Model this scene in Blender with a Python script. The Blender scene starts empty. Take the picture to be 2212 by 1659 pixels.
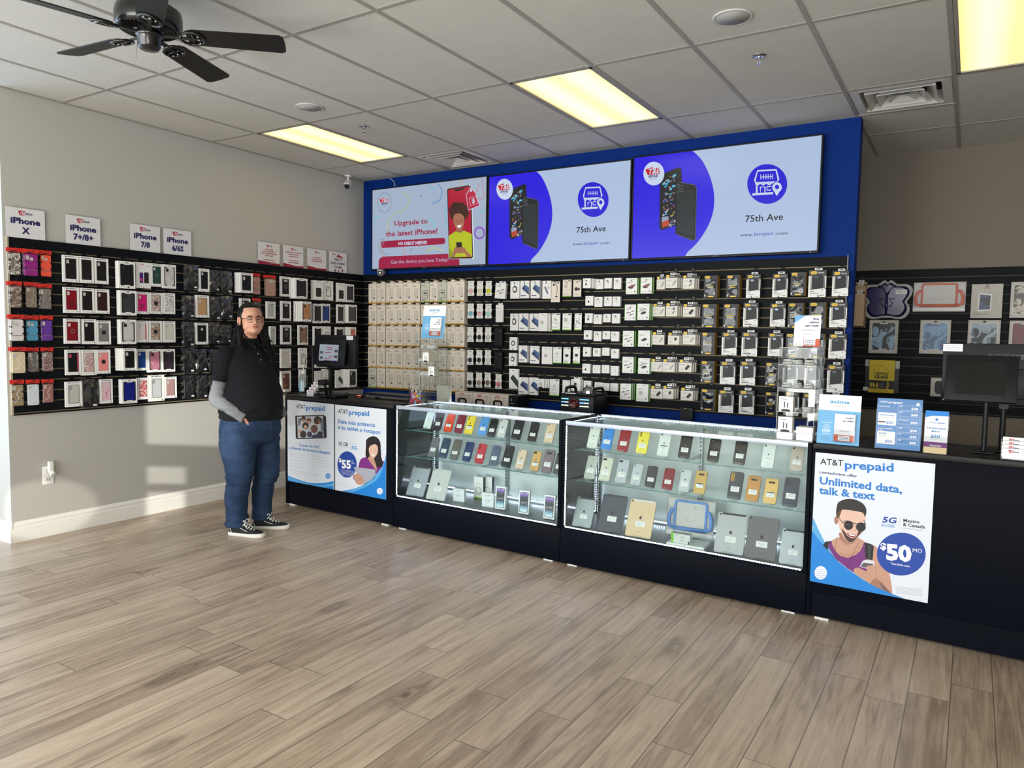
import bpy, bmesh, math, random
from math import sin, cos, pi, radians
from mathutils import Vector, Matrix
random.seed(7)
C = bpy.context.scene.collection
SC = bpy.context.scene
# ---------------------------------------------------------------- camera
CAM = Vector((5.6214, -5.9092, 1.5162)); H = 3.1208
YAW, PITCH, ROLL, FPX = -0.55954, -0.06852, 0.01573, 1582.12
_fw = Vector((sin(YAW)*cos(PITCH), cos(YAW)*cos(PITCH), sin(PITCH)))
_rt = Vector((cos(YAW), -sin(YAW), 0)); _up = _rt.cross(_fw)
_r = cos(ROLL)*_rt + sin(ROLL)*_up; _u = -sin(ROLL)*_rt + cos(ROLL)*_up
cd = bpy.data.cameras.new('camera'); cam = bpy.data.objects.new('camera', cd); C.objects.link(cam)
cd.sensor_width = 36; cd.lens = FPX/2212*36; cd.clip_start = 0.05
cam.matrix_world = Matrix(((_r.x, _u.x, -_fw.x, CAM.x), (_r.y, _u.y, -_fw.y, CAM.y), (_r.z, _u.z, -_fw.z, CAM.z), (0, 0, 0, 1)))
SC.camera = cam
def un(x, y, ax, v):
    d = _fw + (x-1106)/FPX*_r - (y-829.5)/FPX*_u
    return CAM + d*((v-CAM[ax])/d[ax])
# ---------------------------------------------------------------- light and exposure
SC.view_settings.view_transform = 'Standard'; SC.view_settings.look = 'None'
SC.view_settings.exposure = 0.0; SC.view_settings.gamma = 1; SC.view_settings.use_curve_mapping = False
try:
    SC.cycles.use_denoising = True; SC.cycles.max_bounces = 7; SC.cycles.diffuse_bounces = 4
    SC.cycles.transparent_max_bounces = 24; SC.cycles.use_light_tree = True; SC.cycles.caustics_reflective = False
    SC.cycles.caustics_refractive = False; SC.cycles.sample_clamp_indirect = 6; SC.cycles.sample_clamp_direct = 0
except Exception: pass
W = bpy.data.worlds.new('sky'); SC.world = W; W.use_nodes = True
_bg = W.node_tree.nodes['Background']; _bg.inputs[0].default_value = (.62, .78, 1, 1); _bg.inputs[1].default_value = 1.1
def area(name, loc, direction, sx, sy, power, col):
    l = bpy.data.lights.new(name, 'AREA'); l.shape = 'RECTANGLE'; l.size = sx; l.size_y = sy; l.energy = power; l.color = col
    o = bpy.data.objects.new(name, l); C.objects.link(o); o.location = loc
    o.rotation_euler = Vector(direction).to_track_quat('-Z', 'Y').to_euler(); return o
# daylight coming in through the shop front (behind the camera) and through the side window, plus an added uplight
area('daylight_front', (3.3, -8.35, 1.55), (0, 1, -.10), 8.6, 2.5, 530, (1, .975, .93))
area('fill_uplight', (5.2, -8.5, .35), (0, 1, .8), 7.6, 1.0, 280, (1, .96, .88))  # added upward lamp to brighten the ceiling, standing in for pavement bounce
area('daylight_side', (-1.62, -5.9, 1.45), (1, 0, 0), 4.2, 2.5, 120, (.58, .77, 1))
SUND = Vector((-.55, .80, -.12)).normalized()      # low sunlight thrown in through the shop front by parked cars
def glint(name, target, half, power):
    l = bpy.data.lights.new(name, 'SPOT'); l.energy = power; l.spot_size = radians(2*half); l.spot_blend = .35; l.shadow_soft_size = .022; l.color = (1, .97, .88)
    o = bpy.data.objects.new(name, l); C.objects.link(o); o.location = Vector(target)-SUND*14.6; o.rotation_euler = SUND.to_track_quat('-Z', 'Y').to_euler()
glint('sun_glint', (0, -2.12, .52), 3.4, 9500); glint('sun_glint', (0, -3.27, .2), .9, 5500)
# ---------------------------------------------------------------- materials
def lin(c):
    c = c/255
    return c/12.92 if c <= .04045 else ((c+.055)/1.055)**2.4
def rgb(c): return tuple(lin(v) for v in c) + (1,)
_M = {}
def mat(c, r=.55, m=0, e=0, name=None, spec=.5, coat=0):
    """plain material: c in sRGB 0-255, r roughness, m metallic, e emission strength"""
    k = (tuple(c), r, m, e, spec, coat)
    if k in _M: return _M[k]
    M = bpy.data.materials.new(name or 'surface'); M.use_nodes = True
    b = M.node_tree.nodes['Principled BSDF']
    b.inputs['Base Color'].default_value = rgb(c) if not e else (.01, .01, .01, 1)
    b.inputs['Roughness'].default_value = r; b.inputs['Metallic'].default_value = m
    b.inputs['Specular IOR Level'].default_value = spec
    if coat: b.inputs['Coat Weight'].default_value = coat; b.inputs['Coat Roughness'].default_value = .05
    if e: b.inputs['Emission Color'].default_value = rgb(c); b.inputs['Emission Strength'].default_value = e
    _M[k] = M; return M
def nodemat(name):
    M = bpy.data.materials.new(name); M.use_nodes = True; nt = M.node_tree
    b = nt.nodes['Principled BSDF']
    def N(t, **kw):
        n = nt.nodes.new(t)
        for k, v in kw.items():
            if k in ('operation', 'blend_type', 'data_type', 'wave_type', 'feature', 'noise_dimensions', 'bands_direction', 'interpolation'): setattr(n, k, v)
            else: n.inputs[int(k[1:]) if k[0] == '_' else k].default_value = v
        return n
    L = nt.links.new
    return M, b, N, L, nt
def ramp(N, stops):
    r = N('ShaderNodeValToRGB'); e = r.color_ramp.elements
    while len(e) < len(stops): e.new(.5)
    for q, (p, c) in zip(e, stops): q.position = p; q.color = c if len(c) == 4 else rgb(c)
    return r
def glassmat(name, tint=(.93, .97, .96), refl=1.0, rough=.02):
    """thin clear sheet: transparent with a Fresnel (Schlick) mirror layer, the same from both sides"""
    M = bpy.data.materials.new(name); M.use_nodes = True; nt = M.node_tree; nt.nodes.clear(); n_ = nt.nodes.new; L = nt.links.new
    o = n_('ShaderNodeOutputMaterial'); mx = n_('ShaderNodeMixShader'); t = n_('ShaderNodeBsdfTransparent'); g = n_('ShaderNodeBsdfGlossy')
    t.inputs[0].default_value = (*tint, 1); g.inputs['Roughness'].default_value = rough; ge = n_('ShaderNodeNewGeometry'); dt = n_('ShaderNodeVectorMath'); dt.operation = 'DOT_PRODUCT'
    L(ge.outputs['Incoming'], dt.inputs[0]); L(ge.outputs['Normal'], dt.inputs[1]); x = dt.outputs['Value']
    for op, k in (('ABSOLUTE', None), ('SUBTRACT', 'r'), ('POWER', 5.0), ('MULTIPLY', .96*refl), ('ADD', .04*refl)):
        q = n_('ShaderNodeMath'); q.operation = op; q.use_clamp = op == 'ADD'
        if k == 'r': q.inputs[0].default_value = 1; L(x, q.inputs[1])
        else:
            L(x, q.inputs[0])
            if k is not None: q.inputs[1].default_value = k
        x = q.outputs[0]
    L(x, mx.inputs[0]); L(t.outputs[0], mx.inputs[1]); L(g.outputs[0], mx.inputs[2]); L(mx.outputs[0], o.inputs[0]); return M
GLASS = glassmat('case_glass', (.95, .985, .98), .45); TOPGL = glassmat('top_glass', (.93, .975, .965), .5); SHGL = glassmat('shelf_glass', (.96, .985, .98), .5)
ACRY = glassmat('clear_acrylic', (.95, .965, .965), 1.0, .04)
BAGF = glassmat('poly_bag', (.97, .97, .97), 2.6, .13); FILM = glassmat('clear_film', (.97, .97, .97), .35, .12)
WGLASS = glassmat('window_glass', (.97, .98, .98), .8)
WHITE = mat((238, 237, 233), .5); PAPER = mat((232, 234, 238), .6); BLACK = mat((14, 15, 17), .45, spec=.3); DARK = mat((30, 32, 36), .5)
GREY = mat((120, 120, 122), .5); CHROME = mat((200, 200, 205), .2, 1); RED = mat((196, 32, 44), .5); NAVY = mat((30, 30, 92), .5)
BLUETXT = mat((20, 128, 205), .5)
# ---------------------------------------------------------------- mesh builder
_T = {}
def textmesh(s, bold, res=2):
    k = (s, bold)
    if k not in _T:
        cu = bpy.data.curves.new('t', 'FONT'); cu.body = s; cu.size = 1; cu.resolution_u = res; cu.offset = bold
        ob = bpy.data.objects.new('t', cu); C.objects.link(ob)
        me = bpy.data.meshes.new_from_object(ob)
        V = [tuple(v.co[:2]) for v in me.vertices]; F = [tuple(p.vertices) for p in me.polygons]
        bpy.data.objects.remove(ob); bpy.data.curves.remove(cu); bpy.data.meshes.remove(me)
        xs = [v[0] for v in V] or [0]; x0, x1 = min(xs), max(xs)
        _T[k] = ([(a-x0, b) for a, b in V], F, (x1-x0) or 1)
    return _T[k]
class MB:
    def __init__(s, M=None): s.v = []; s.f = []; s.m = []; s.sm = []; s.ml = []; s.M = M or Matrix(); s.fr = (Vector((0, 0, 0)), Vector((1, 0, 0)), Vector((0, 0, 1))); s.lay = 0.0004
    def mi(s, m):
        if m not in s.ml: s.ml.append(m)
        return s.ml.index(m)
    def add(s, V, F, m, smooth=False, X=None):
        n = len(s.v); T = s.M @ X if X is not None else s.M
        s.v += [T @ Vector(p) for p in V]; i = s.mi(m)
        for f in F: s.f.append([n+a for a in f]); s.m.append(i); s.sm.append(smooth)
        return s
    def box(s, x0, y0, z0, x1, y1, z1, m, b=0, seg=2, X=None):
        if x0 > x1: x0, x1 = x1, x0
        if y0 > y1: y0, y1 = y1, y0
        if z0 > z1: z0, z1 = z1, z0
        if b <= 0:
            V = [(x0, y0, z0), (x1, y0, z0), (x1, y1, z0), (x0, y1, z0), (x0, y0, z1), (x1, y0, z1), (x1, y1, z1), (x0, y1, z1)]
            return s.add(V, [(0, 3, 2, 1), (4, 5, 6, 7), (0, 1, 5, 4), (1, 2, 6, 5), (2, 3, 7, 6), (3, 0, 4, 7)], m, X=X)
        bm = bmesh.new(); bmesh.ops.create_cube(bm, size=1)
        for v in bm.verts: v.co = Vector(((x0+x1)/2+v.co.x*(x1-x0), (y0+y1)/2+v.co.y*(y1-y0), (z0+z1)/2+v.co.z*(z1-z0)))
        bmesh.ops.bevel(bm, geom=list(bm.edges), offset=b, segments=seg, affect='EDGES', profile=.5)
        bm.verts.index_update(); V = [tuple(v.co) for v in bm.verts]; F = [[v.index for v in f.verts] for f in bm.faces]; bm.free()
        return s.add(V, F, m, seg > 1, X=X)
    def cyl(s, p0, p1, r0, m, r1=None, n=12, caps=True, smooth=True):
        r1 = r0 if r1 is None else r1; p0 = Vector(p0); p1 = Vector(p1); d = (p1-p0).normalized()
        a = d.orthogonal().normalized(); b = d.cross(a); V = []
        for p, r in ((p0, r0), (p1, r1)):
            for k in range(n): t = 2*pi*k/n; V.append(p+a*cos(t)*r+b*sin(t)*r)
        F = [(k, (k+1) % n, n+(k+1) % n, n+k) for k in range(n)]
        s.add(V, F, m, smooth)
        if caps: s.add(V, [tuple(range(n))[::-1], tuple(range(n, 2*n))], m)
        return s
    def tube(s, P, r, m, n=6, closed=False):
        P = [Vector(p) for p in P]; N = len(P); V = []; F = []; ref = None
        for i, p in enumerate(P):
            if closed: d = P[(i+1) % N]-P[i-1]
            else: d = P[min(i+1, N-1)]-P[max(i-1, 0)]
            d.normalize()
            a = d.orthogonal().normalized() if ref is None else (ref-d*ref.dot(d)).normalized()
            ref = a; b = d.cross(a); rr = r[i] if isinstance(r, (list, tuple)) else r
            for k in range(n): t = 2*pi*k/n; V.append(p+a*cos(t)*rr+b*sin(t)*rr)
        for i in range(N if closed else N-1):
            j = (i+1) % N
            for k in range(n): F.append((i*n+k, i*n+(k+1) % n, j*n+(k+1) % n, j*n+k))
        if not closed: F += [tuple(range(n))[::-1], tuple(range((N-1)*n, N*n))]
        return s.add(V, F, m, True)
    def lathe(s, prof, m, c=(0, 0, 0), n=24, smooth=True, X=None):
        V = []; F = []
        for r, z in prof:
            for k in range(n): t = 2*pi*k/n; V.append((c[0]+r*cos(t), c[1]+r*sin(t), c[2]+z))
        for i in range(len(prof)-1):
            for k in range(n): F.append((i*n+k, i*n+(k+1) % n, (i+1)*n+(k+1) % n, (i+1)*n+k))
        F.append(tuple(range(n))[::-1]); F.append(tuple(range((len(prof)-1)*n, len(prof)*n)))
        return s.add(V, F, m, smooth, X=X)
    def ball(s, c, r, m, n=12, h=8, sc=(1, 1, 1)):
        V = []; F = []
        for i in range(h+1):
            a = pi*i/h
            for k in range(n): t = 2*pi*k/n; V.append((c[0]+r*sc[0]*sin(a)*cos(t), c[1]+r*sc[1]*sin(a)*sin(t), c[2]+r*sc[2]*cos(a)))
        for i in range(h):
            for k in range(n): F.append((i*n+k, (i+1)*n+k, (i+1)*n+(k+1) % n, i*n+(k+1) % n))
        return s.add(V, F, m, True)
    # --- flat artwork on a local plane: frame(origin, u, v) then rect/poly/ell/text in metres
    def frame(s, o, u=(1, 0, 0), v=(0, 0, 1), sc=1, scv=None):
        s.fr = (Vector(o), Vector(u)*sc, Vector(v)*(scv if scv else sc)); return s
    def pt(s, a, b, lay=1):
        o, u, v = s.fr; n = u.cross(v).normalized()
        return o+u*a+v*b+n*lay*s.lay
    def poly(s, P, m, lay=1):
        V = [s.pt(a, b, lay) for a, b in P]; return s.add(V, [tuple(range(len(V)))], m)
    def rect(s, a0, b0, a1, b1, m, lay=1): return s.poly([(a0, b0), (a1, b0), (a1, b1), (a0, b1)], m, lay)
    def rrect(s, a0, b0, a1, b1, r, m, lay=1, n=4): return s.poly(rr(a0, b0, a1, b1, r, n), m, lay)
    def ell(s, a, b, ra, rb, m, lay=1, n=20, t0=0): return s.poly([(a+ra*cos(t0+2*pi*k/n), b+rb*sin(t0+2*pi*k/n)) for k in range(n)], m, lay)
    def stroke(s, P, w, m, lay=1, closed=False):
        P = [Vector(p) for p in P]; N = len(P); L = []; R = []
        for i, p in enumerate(P):
            d = (P[(i+1) % N]-P[i-1]) if closed else (P[min(i+1, N-1)]-P[max(i-1, 0)])
            d = d.normalized() if d.length else Vector((1, 0)); q = Vector((-d.y, d.x))*w/2; L.append(p+q); R.append(p-q)
        V = [s.pt(*p, lay) for p in L]+[s.pt(*p, lay) for p in R]; F = [(i, i+N, (i+1) % N+N, (i+1) % N) for i in range(N if closed else N-1)]
        return s.add(V, F, m)
    def text(s, t, a, b, h, m, w=None, al='l', bold=0.0, lay=2, rot=0, shear=0):
        """h: cap height; w: forced width"""
        V, F, W0 = textmesh(t, bold); k = h/.7; kx = (w/W0) if w else k
        off = {'l': 0, 'c': -W0*kx/2, 'r': -W0*kx}[al]; c_, s_ = cos(rot), sin(rot); P = []
        for x, y in V:
            X = x*kx+off+shear*y*k; Y = y*k; P.append(s.pt(a+X*c_-Y*s_, b+X*s_+Y*c_, lay))
        return s.add(P, F, m)
    def build(s, name, parent=None, loc=None, rot=None, **kw):
        me = bpy.data.meshes.new(name); me.from_pydata([tuple(v) for v in s.v], [], s.f)
        for m in s.ml: me.materials.append(m)
        me.polygons.foreach_set('material_index', s.m); me.polygons.foreach_set('use_smooth', s.sm); me.update()
        o = bpy.data.objects.new(name, me); C.objects.link(o)
        if parent: o.parent = parent
        if loc is not None: o.location = loc
        if rot is not None: o.rotation_euler = rot
        tag(o, **kw); return o
def rr(a0, b0, a1, b1, r, n=4):
    P = []
    for cx, cy, t in ((a1-r, b0+r, -pi/2), (a1-r, b1-r, 0), (a0+r, b1-r, pi/2), (a0+r, b0+r, pi)):
        for k in range(n+1): P.append((cx+r*cos(t+k*pi/2/n), cy+r*sin(t+k*pi/2/n)))
    return P
def arc(cx, cy, rx, ry, t0, t1, n=12): return [(cx+rx*cos(radians(t0+(t1-t0)*k/n)), cy+ry*sin(radians(t0+(t1-t0)*k/n))) for k in range(n+1)]
def smoothp(P, n=5, closed=False):
    Q = []; N = len(P); R = range(N if closed else N-1)
    for i in R:
        p0, p1, p2, p3 = [P[(i+j) % N] if closed else P[max(0, min(N-1, i+j))] for j in (-1, 0, 1, 2)]
        for k in range(n):
            t = k/n; Q.append(tuple(.5*((2*b)+(-a+c)*t+(2*a-5*b+4*c-d)*t*t+(-a+3*b-3*c+d)*t**3) for a, b, c, d in zip(p0, p1, p2, p3)))
    if not closed: Q.append(tuple(P[-1]))
    return Q
def tag(o, label=None, cat=None, group=None, kind=None):
    if label: o['label'] = label
    if cat: o['category'] = cat
    if group: o['group'] = group
    if kind: o['kind'] = kind
    return o
def thing(name, loc, rz=0, label=None, cat=None, group=None, rot=None):
    o = bpy.data.objects.new(name, None); C.objects.link(o); o.location = loc; o.rotation_euler = rot or (0, 0, rz); o.empty_display_size = .05
    return tag(o, label, cat, group)
def copy_tree(o, parent=None):
    c = o.copy(); C.objects.link(c)
    if parent: c.parent = parent
    for ch in list(o.children): copy_tree(ch, c)
    return c
ORD = 'first second third fourth fifth sixth seventh eighth ninth tenth eleventh twelfth thirteenth'.split()
# ---------------------------------------------------------------- surfaces of the room
def floor_mat():
    M, b, N, L, nt = nodemat('grey_oak_planks')
    tc = N('ShaderNodeTexCoord'); sp = N('ShaderNodeSeparateXYZ'); L(tc.outputs['Object'], sp.inputs[0])
    def math_(op, a, bb=None, c=None):
        n = N('ShaderNodeMath', operation=op)
        for i, q in enumerate((a, bb, c)):
            if q is None: continue
            if isinstance(q, (int, float)): n.inputs[i].default_value = q
            else: L(q, n.inputs[i])
        return n.outputs[0]
    u = math_('DIVIDE', sp.outputs[0], .156); row = math_('FLOOR', u); fu = math_('FRACT', u)
    wn = N('ShaderNodeTexWhiteNoise', noise_dimensions='1D'); L(row, wn.inputs['W'])
    v = math_('ADD', math_('DIVIDE', sp.outputs[1], 1.22), math_('MULTIPLY', wn.outputs['Value'], 7.3)); col = math_('FLOOR', v); fv = math_('FRACT', v)
    cid = N('ShaderNodeCombineXYZ'); L(row, cid.inputs[0]); L(col, cid.inputs[1])
    w2 = N('ShaderNodeTexWhiteNoise', noise_dimensions='3D'); L(cid.outputs[0], w2.inputs['Vector'])
    rnd = w2.outputs['Value']
    # grain coordinates: stretched along y, shifted per plank
    gc = N('ShaderNodeCombineXYZ'); L(math_('MULTIPLY', sp.outputs[0], 26), gc.inputs[0]); L(math_('MULTIPLY', sp.outputs[1], 1.5), gc.inputs[1]); L(math_('MULTIPLY', rnd, 40), gc.inputs[2])
    n1 = N('ShaderNodeTexNoise', Scale=1.0, Detail=5, Roughness=.62, Distortion=.9); L(gc.outputs[0], n1.inputs['Vector'])
    gc2 = N('ShaderNodeCombineXYZ'); L(math_('MULTIPLY', sp.outputs[0], 140), gc2.inputs[0]); L(math_('MULTIPLY', sp.outputs[1], 5), gc2.inputs[1]); L(math_('MULTIPLY', rnd, 90), gc2.inputs[2])
    n2 = N('ShaderNodeTexNoise', Scale=1.0, Detail=3, Roughness=.6); L(gc2.outputs[0], n2.inputs['Vector'])
    # broad cloudy zones
    gc3 = N('ShaderNodeCombineXYZ'); L(math_('MULTIPLY', sp.outputs[0], 7), gc3.inputs[0]); L(math_('MULTIPLY', sp.outputs[1], 2.2), gc3.inputs[1]); L(math_('MULTIPLY', rnd, 17), gc3.inputs[2])
    n3 = N('ShaderNodeTexNoise', Scale=1.0, Detail=4, Roughness=.6, Distortion=1.5); L(gc3.outputs[0], n3.inputs['Vector'])
    # knots
    kc = N('ShaderNodeCombineXYZ'); L(math_('MULTIPLY', sp.outputs[0], 6.4), kc.inputs[0]); L(math_('MULTIPLY', sp.outputs[1], 2.1), kc.inputs[1]); L(math_('MULTIPLY', rnd, 3), kc.inputs[2])
    kd = N('ShaderNodeVectorMath', operation='ADD'); L(kc.outputs[0], kd.inputs[0])
    nd = N('ShaderNodeTexNoise', Scale=2.5, Detail=3); L(kc.outputs[0], nd.inputs['Vector'])
    sc = N('ShaderNodeVectorMath', operation='SCALE'); L(nd.outputs['Color'], sc.inputs[0]); sc.inputs['Scale'].default_value = .55; L(sc.outputs[0], kd.inputs[1])
    vo = N('ShaderNodeTexVoronoi', Scale=.62, Randomness=1.0); L(kd.outputs[0], vo.inputs['Vector'])
    knot = ramp(N, [(0, (1, 1, 1, 1)), (.045, (.8, .8, .8, 1)), (.08, (.2, .2, .2, 1)), (.11, (.6, .6, .6, 1)), (.24, (0, 0, 0, 1))]); L(vo.outputs['Distance'], knot.inputs[0]); vs = N('ShaderNodeSeparateColor'); L(vo.outputs['Color'], vs.inputs[0]); vg = math_('GREATER_THAN', vs.outputs[0], .35)
    cr = ramp(N, [(.25, (120, 102, 86)), (.42, (155, 136, 117)), (.55, (183, 164, 143)), (.75, (210, 192, 170))])
    mixv = math_('ADD', math_('MULTIPLY', n1.outputs[0], .62), math_('ADD', math_('MULTIPLY', n2.outputs[0], .2), math_('MULTIPLY', n3.outputs[0], .22)))
    mixv = math_('ADD', mixv, math_('MULTIPLY', math_('SUBTRACT', rnd, .5), .15)); L(mixv, cr.inputs[0])
    mk = N('ShaderNodeMix', data_type='RGBA', blend_type='MULTIPLY'); L(math_('MULTIPLY', math_('MULTIPLY', knot.outputs[0], vg), .85), mk.inputs[0]); L(cr.outputs[0], mk.inputs[6]); mk.inputs[7].default_value = rgb((104, 84, 70))
    # joints
    e1 = math_('MINIMUM', fu, math_('SUBTRACT', 1, fu)); e2 = math_('MULTIPLY', math_('MINIMUM', fv, math_('SUBTRACT', 1, fv)), 7.8)
    e = math_('MINIMUM', e1, e2); jm = math_('LESS_THAN', e, .014)
    mj = N('ShaderNodeMix', data_type='RGBA', blend_type='MIX'); L(math_('MULTIPLY', jm, .7), mj.inputs[0]); L(mk.outputs[2], mj.inputs[6]); mj.inputs[7].default_value = rgb((80, 68, 58))
    L(mj.outputs[2], b.inputs['Base Color'])
    rr_ = N('ShaderNodeMapRange'); rr_.inputs['To Min'].default_value = .27; rr_.inputs['To Max'].default_value = .42; L(n1.outputs[0], rr_.inputs[0]); L(rr_.outputs[0], b.inputs['Roughness'])
    bp = N('ShaderNodeBump', Strength=.12, Distance=.002); L(n2.outputs[0], bp.inputs['Height']); L(bp.outputs[0], b.inputs['Normal'])
    return M
def speck_mat(name, c, c2, scale, thr, r=.8, bump=0):
    M, b, N, L, nt = nodemat(name); tc = N('ShaderNodeTexCoord')
    n = N('ShaderNodeTexNoise', Scale=scale, Detail=3, Roughness=.7, Distortion=.6); L(tc.outputs['Object'], n.inputs[0])
    cr = ramp(N, [(thr-.04, c2), (thr, c)]); L(n.outputs[0], cr.inputs[0])
    n2 = N('ShaderNodeTexNoise', Scale=scale*.05, Detail=2); L(tc.outputs['Object'], n2.inputs[0])
    mx = N('ShaderNodeMix', data_type='RGBA', blend_type='MULTIPLY', _0=.10); L(cr.outputs[0], mx.inputs[6]); L(n2.outputs[0], mx.inputs[7])
    L(mx.outputs[2], b.inputs['Base Color']); b.inputs['Roughness'].default_value = r
    if bump: bp = N('ShaderNodeBump', Strength=bump, Distance=.002); L(n.outputs[0], bp.inputs['Height']); L(bp.outputs[0], b.inputs['Normal'])
    return M
def paint(name, c, r=.55, sp=.3):
    M, b, N, L, nt = nodemat(name); tc = N('ShaderNodeTexCoord')
    n = N('ShaderNodeTexNoise', Scale=180, Detail=2); L(tc.outputs['Object'], n.inputs[0])
    b.inputs['Base Color'].default_value = rgb(c); b.inputs['Roughness'].default_value = r; b.inputs['Specular IOR Level'].default_value = sp
    bp = N('ShaderNodeBump', Strength=.08, Distance=.001); L(n.outputs[0], bp.inputs['Height']); L(bp.outputs[0], b.inputs['Normal']); return M
M_FLOOR = floor_mat()
M_TILE = speck_mat('ceiling_tile', (205, 203, 196), (160, 157, 150), 150, .39, .9)
M_GRID = mat((152, 150, 142), .5)
M_GREY = paint('grey_paint', (186, 184, 178)); M_TAUPE = paint('taupe_paint', (122, 114, 102)); M_BLUE = paint('blue_paint', (0, 44, 122), .6, .12)
M_TRIM = mat((236, 234, 228), .35)
M_SLAT = mat((17, 19, 23), .5, spec=.1); M_MDF = mat((150, 132, 98), .7)
def struct(o): o['kind'] = 'structure'; return o
YB = 1.32; XR = 9.2; YF = -8.2; XL = -1.5
struct(MB().box(XL-.2, YF-.2, -.12, XR+.2, YB+.2, 0, M_FLOOR).build('floor'))
struct(MB().box(-.16, -3.49, 0, 0, YB+.12, H+.2, M_GREY).build('wall_left'))
struct(MB().box(XL, -3.49, 0, -.1601, -3.33, H+.2, M_GREY).build('wall_return'))
struct(MB().box(.0005, 0, 0, 4.86, .13, H+.2, M_BLUE).build('wall_back'))
struct(MB().box(0.0005, YB, 0, XR, YB+.12, H+.2, M_TAUPE).build('wall_rear'))
struct(MB().box(XR, YF, 0, XR+.12, YB+.12, H+.2, M_GREY).build('wall_right'))
# shop front behind the camera: aluminium frames and glass, some posts and bars added to shape the glints
M_ALU = mat((60, 58, 55), .4, .6)
fr = MB(); 
def frame_x(fr, y, x0, x1, posts, bars, z1=2.75):
    fr.box(x0, y-.05, 0, x1, y+.05, .12, M_ALU); fr.box(x0, y-.05, z1, x1, y+.05, z1+.08, M_ALU)
    for a, b in posts: fr.box(a, y-.05, .12, b, y+.05, z1, M_ALU)
    for a, b, c, d in bars: fr.box(a, y-.03, b, c, y+.03, d, M_ALU)
frame_x(fr, YF, XL, XR, [(XL, XL+.08), (.2, .26), (1.9, 1.96), (3.62, 3.91), (3.965, 4.015), (5.4, 5.46), (7.2, 7.26), (XR-.08, XR)],
        [(3.85, 1.345, 5.4, 1.43), (3.85, .12, 5.4, 1.07), (3.85, 1.24, 5.4, 1.265), (4.19, 1.0, 5.4, 1.345), (3.85, 1.78, 5.4, 2.2), (XL, 2.2, 3.62, 2.25), (5.46, 2.2, XR, 2.25)])  # unseen middle-bay bars and boards added to cut the glints into wall patches
w1 = struct(fr.build('window_1')); struct(MB().box(XL, YF-.004, .12, XR, YF+.004, 2.75, WGLASS).build('pane', w1))
struct(MB().box(XL-.1, YF-.1, 2.83, XR+.1, YF+.1, H+.2, M_GREY).build('wall_front'))
fr = MB()
for a in (-8.2, -6.65, -5.1, -3.6): fr.box(XL-.05, a, .12, XL+.05, a+.08, 2.75, M_ALU)
fr.box(XL-.05, YF, 0, XL+.05, -3.49, .12, M_ALU); fr.box(XL-.05, YF, 2.75, XL+.05, -3.49, 2.83, M_ALU)
w2 = struct(fr.build('window_2')); struct(MB().box(XL-.004, YF, .12, XL+.004, -3.49, 2.75, WGLASS).build('pane', w2))
struct(MB().box(XL-.1, YF, 2.83, XL+.1, -3.33, H+.2, M_GREY).build('wall_side'))
# baseboards
def baseboard(name, P0, P1, n):
    P0, P1, n = Vector(P0), Vector(P1), Vector(n); d = P1-P0; m = MB()
    prof = [(0, 0), (.016, 0), (.016, .098), (.0125, .104), (.0125, .112), (.0145, .117), (.0145, .124), (.009, .134), (.006, .140), (0, .144)]
    V = [P0+n*a+Vector((0, 0, b)) for a, b in prof]+[P1+n*a+Vector((0, 0, b)) for a, b in prof]; k = len(prof)
    m.add(V, [(i, i+1, k+i+1, k+i) for i in range(k-1)]+[tuple(range(k)), tuple(range(k, 2*k))[::-1]], M_TRIM); return struct(m.build(name))
baseboard('baseboard_left', (0, -3.4901, 0), (0, YB, 0), (1, 0, 0)); baseboard('baseboard_return', (XL, -3.49, 0), (.0161, -3.49, 0), (0, -1, 0))
baseboard('baseboard_rear', (4.9, YB, 0), (XR, YB, 0), (0, -1, 0))
# ceiling: tiles with openings for lights and diffusers, white T-grid
F2, G4 = .6096, 1.2192; GX = lambda i: i*F2-.038; GY = lambda j: j*G4-3.0821
LIGHTS = [(1, 1), (5, 1), (9, 1), (1, -2), (5, -2), (9, -2), (12, 1)]; VENTS = [(2, 2), (8, 2)]
ce = MB()
for i in range(-3, 17):
    for j in range(-5, 5):
        x0, x1, y0, y1 = max(GX(i), XL), min(GX(i+1), XR), max(GY(j), YF), min(GY(j+1), YB)
        if x1 <= x0 or y1 <= y0 or (i, j) in LIGHTS: continue
        if (i, j) in VENTS: y0 = GY(j)+F2
        if y1 <= y0: continue
        ce.add([(x0, y0, H), (x0, y1, H), (x1, y1, H), (x1, y0, H)], [(0, 1, 2, 3)], M_TILE)
ceil = struct(ce.build('ceiling')); gr = MB()
for i in range(-2, 16):
    if GX(i) > XL and GX(i) < XR: gr.box(GX(i)-.012, YF, H-.004, GX(i)+.012, YB, H+.02, M_GRID)
for j in range(-5, 5):
    y = GY(j)
    if YF < y < YB: gr.box(XL, y-.012, H-.0037, XR, y+.012, H+.02, M_GRID)
for i, j in VENTS: gr.box(GX(i), GY(j)+F2-.012, H-.0065, GX(i+1), GY(j)+F2+.012, H+.02, M_GRID)
gr.box(.0, -3.49, H-.006, .022, YB, H+.01, M_GRID)
struct(gr.build('ceiling_grid', ceil))
struct(MB().box(XL-.1, YF, H+.22, XR, YB, H+.26, M_GREY).build('ceiling_deck'))
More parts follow.
